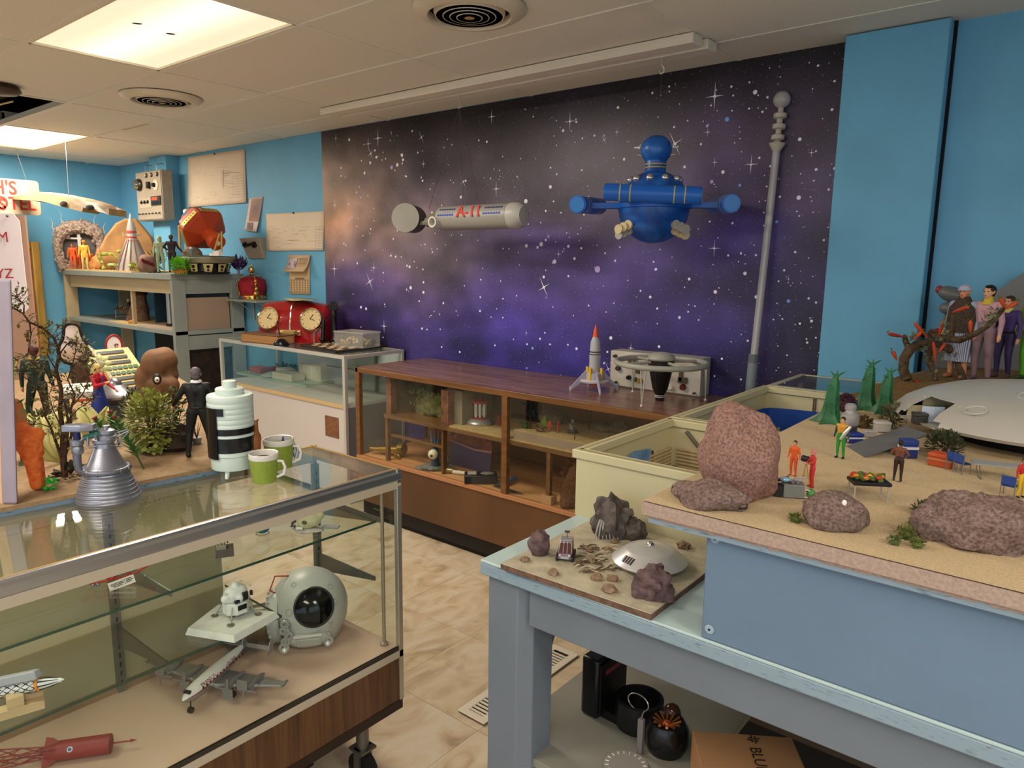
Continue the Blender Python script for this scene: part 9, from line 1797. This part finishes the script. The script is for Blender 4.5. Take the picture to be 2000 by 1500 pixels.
# ================================================================ lower shelf and floor
q=Pz(1222,1400,LZ);t=thing('black_gadget','black plastic gadget with square red-lettered head and round cup','gadget',q,face_to(q)-.55);t.scale=(1.25,1.25,1.15);MB().box(-.075,-.035,-.05,.05,0,.135).o('square_head',M_bk,t,bev=.006);MB().box(-.034,-.030,-.045,.045,.012,.125).o('inner_face',C_((12,11,12),.4),t);MB().lathe([(.045,0),(.048,.02),(.046,.06),(.040,.062),(.038,.03),(.001,.028)],28,(.03,0,0)).o('round_cup',C_((20,19,20),.35),t);MB().box(-.04,.02,-.035,.035,0,.02).o('base',M_bk,t,bev=.003)
MB().box(-.0301,-.0294,-.03,.03,.098,.108).o('red_lettering',C_((120,40,44),.5),t)
q=Pz(1250,1470,LZ);t=thing('loop_tool','grey handled tool with open wire loop on the lower shelf','tool',q);MB().box(-.007,.007,-.006,.006,0,.085).o('handle',C_((120,112,114),.4),t,bev=.002);MB().tube([(0,0,.085),(.001,.001,.096)]+[(-.012+.026*math.cos(a),.003,.120+.020*math.sin(a)) for a in [-.9+5.2*k/20 for k in range(21)]],.0014,6).o('wire_loop',C_((206,204,202),.2,.9),t)
q=Pz(1300,1462,LZ);t=thing('ribbed_lamp','black round lamp body with amber ribbed reflector','lamp',q,face_to(q));MB().lathe([(.042,0),(.050,.02),(.050,.055),(.040,.072),(.034,.072),(.028,.060),(.001,.058)],30).o('body',M_bk,t)
for k in range(12):a=2*PI*k/12;MB().tube([(.008*math.cos(a),.008*math.sin(a),.062),(.032*math.cos(a),.032*math.sin(a),.074)],[.002,.0035],6).o('amber_rib',C_((150,92,50),.12,.6),t)
MB().sph((0,0,.062),.010,12,8).o('amber_bulb',C_((176,90,40),.1,.4),t);MB().sph((.01,.045,.06),(.022,.02,.026),14,8).o('back_knob',C_((60,34,24),.15),t)
q=Pz(1222,1500,LZ);t=thing('dial_disc','grey round dial disc with tick marks on the lower shelf','dial',q);MB().lathe([(.001,0),(.05,0),(.05,.006),(.001,.007)],36).o('disc',C_((130,126,120),.5),t)
for k in range(20):a=2*PI*k/20;MB(RZ(a)).box(.038,.046,-.0008,.0008,.0062,.0074).o('tick',C_((226,224,218),.5),t)
c_=[Pz(x,y,.60) for x,y in ((1352,1426),(1546,1440))];t=thing('cardboard_box','brown cardboard shipping box with dark logo and BLUE lettering','box',(c_[0].x+.07,c_[0].y-.1,LZ));ex=(c_[1]-c_[0]);ex.z=0;ey=Vector((ex.y,-ex.x,0)).normalized()*.17;P4=[c_[0]+ey,c_[1]+ey,c_[1],c_[0]];dnz=Vector((0,0,LZ-.60))
MB().hexa([v+dnz for v in P4],P4).o('box',mat('cardboard',(166,122,82),.8,var=.05,s=8),t,world=True,smooth=0,bev=.002);exn,eyn=ex.normalized(),ey.normalized();q=c_[0]+ex*.58+ey*.48+Vector((0,0,.0006));text('BLUE',.034,frame(q,eyn,exn),C_((44,26,18),.7),t,world=True);q=c_[0]+ex*.60+ey*.10
Tq=frame(q+Vector((0,0,.0004)),eyn,exn)
for k in range(4):MB(Tq@RZ(PI/2*k)).prism([(.001,.001),(.014,.001),(.014,.004),(.006,.0045),(.006,.010),(.0025,.010),(.0025,.004),(.001,.004)],0,.0006).o('logo_arm',C_((44,26,18),.7),t,world=True,smooth=0)
MB().box(-.64,1.55,1.735,2.30,0,.44).o('void_shade_block',C_((14,13,13),.9),label='added long black block painting the shade under the workbench',cat='crate',bev=.004)  # black block added where the space under the bench is only in shade
v0,v1,v2=Pz(893,1385,.012),Pz(947,1412,.012),Pz(1118,1272,.012);t=thing('floor_register','cream metal floor register with slats, sitting loose on floor','floor vent',((v0.x+v1.x)/2,(v0.y+v2.y)/2,0));xa,xb,ya,yb2=v0.x,v1.x,v0.y,v2.y;M_rg=C_((216,204,184),.45)
for q in ((xa,xb,ya,ya+.03),(xa,xb,yb2-.03,yb2),(xa,xa+.03,ya+.03,yb2-.03),(xb-.03,xb,ya+.03,yb2-.03)):MB().box(*q,.006,.011).o('frame_rail',M_rg,t,world=True,bev=.002)
MB().box(xa+.02,xb-.02,ya+.02,yb2-.02,.0005,.003).o('dark_duct',C_((40,34,30),.9),t,world=True);MB().box(xa+.004,xb-.004,ya+.004,yb2-.004,0,.001).o('lip',C_((110,98,84),.6),t,world=True)
n_=int((yb2-ya-.06)/.018)
for k in range(n_):MB().box(xa+.03,xb-.03,ya+.034+.018*k,ya+.044+.018*k,.0065,.0095).o('slat',M_rg,t,world=True,smooth=0)
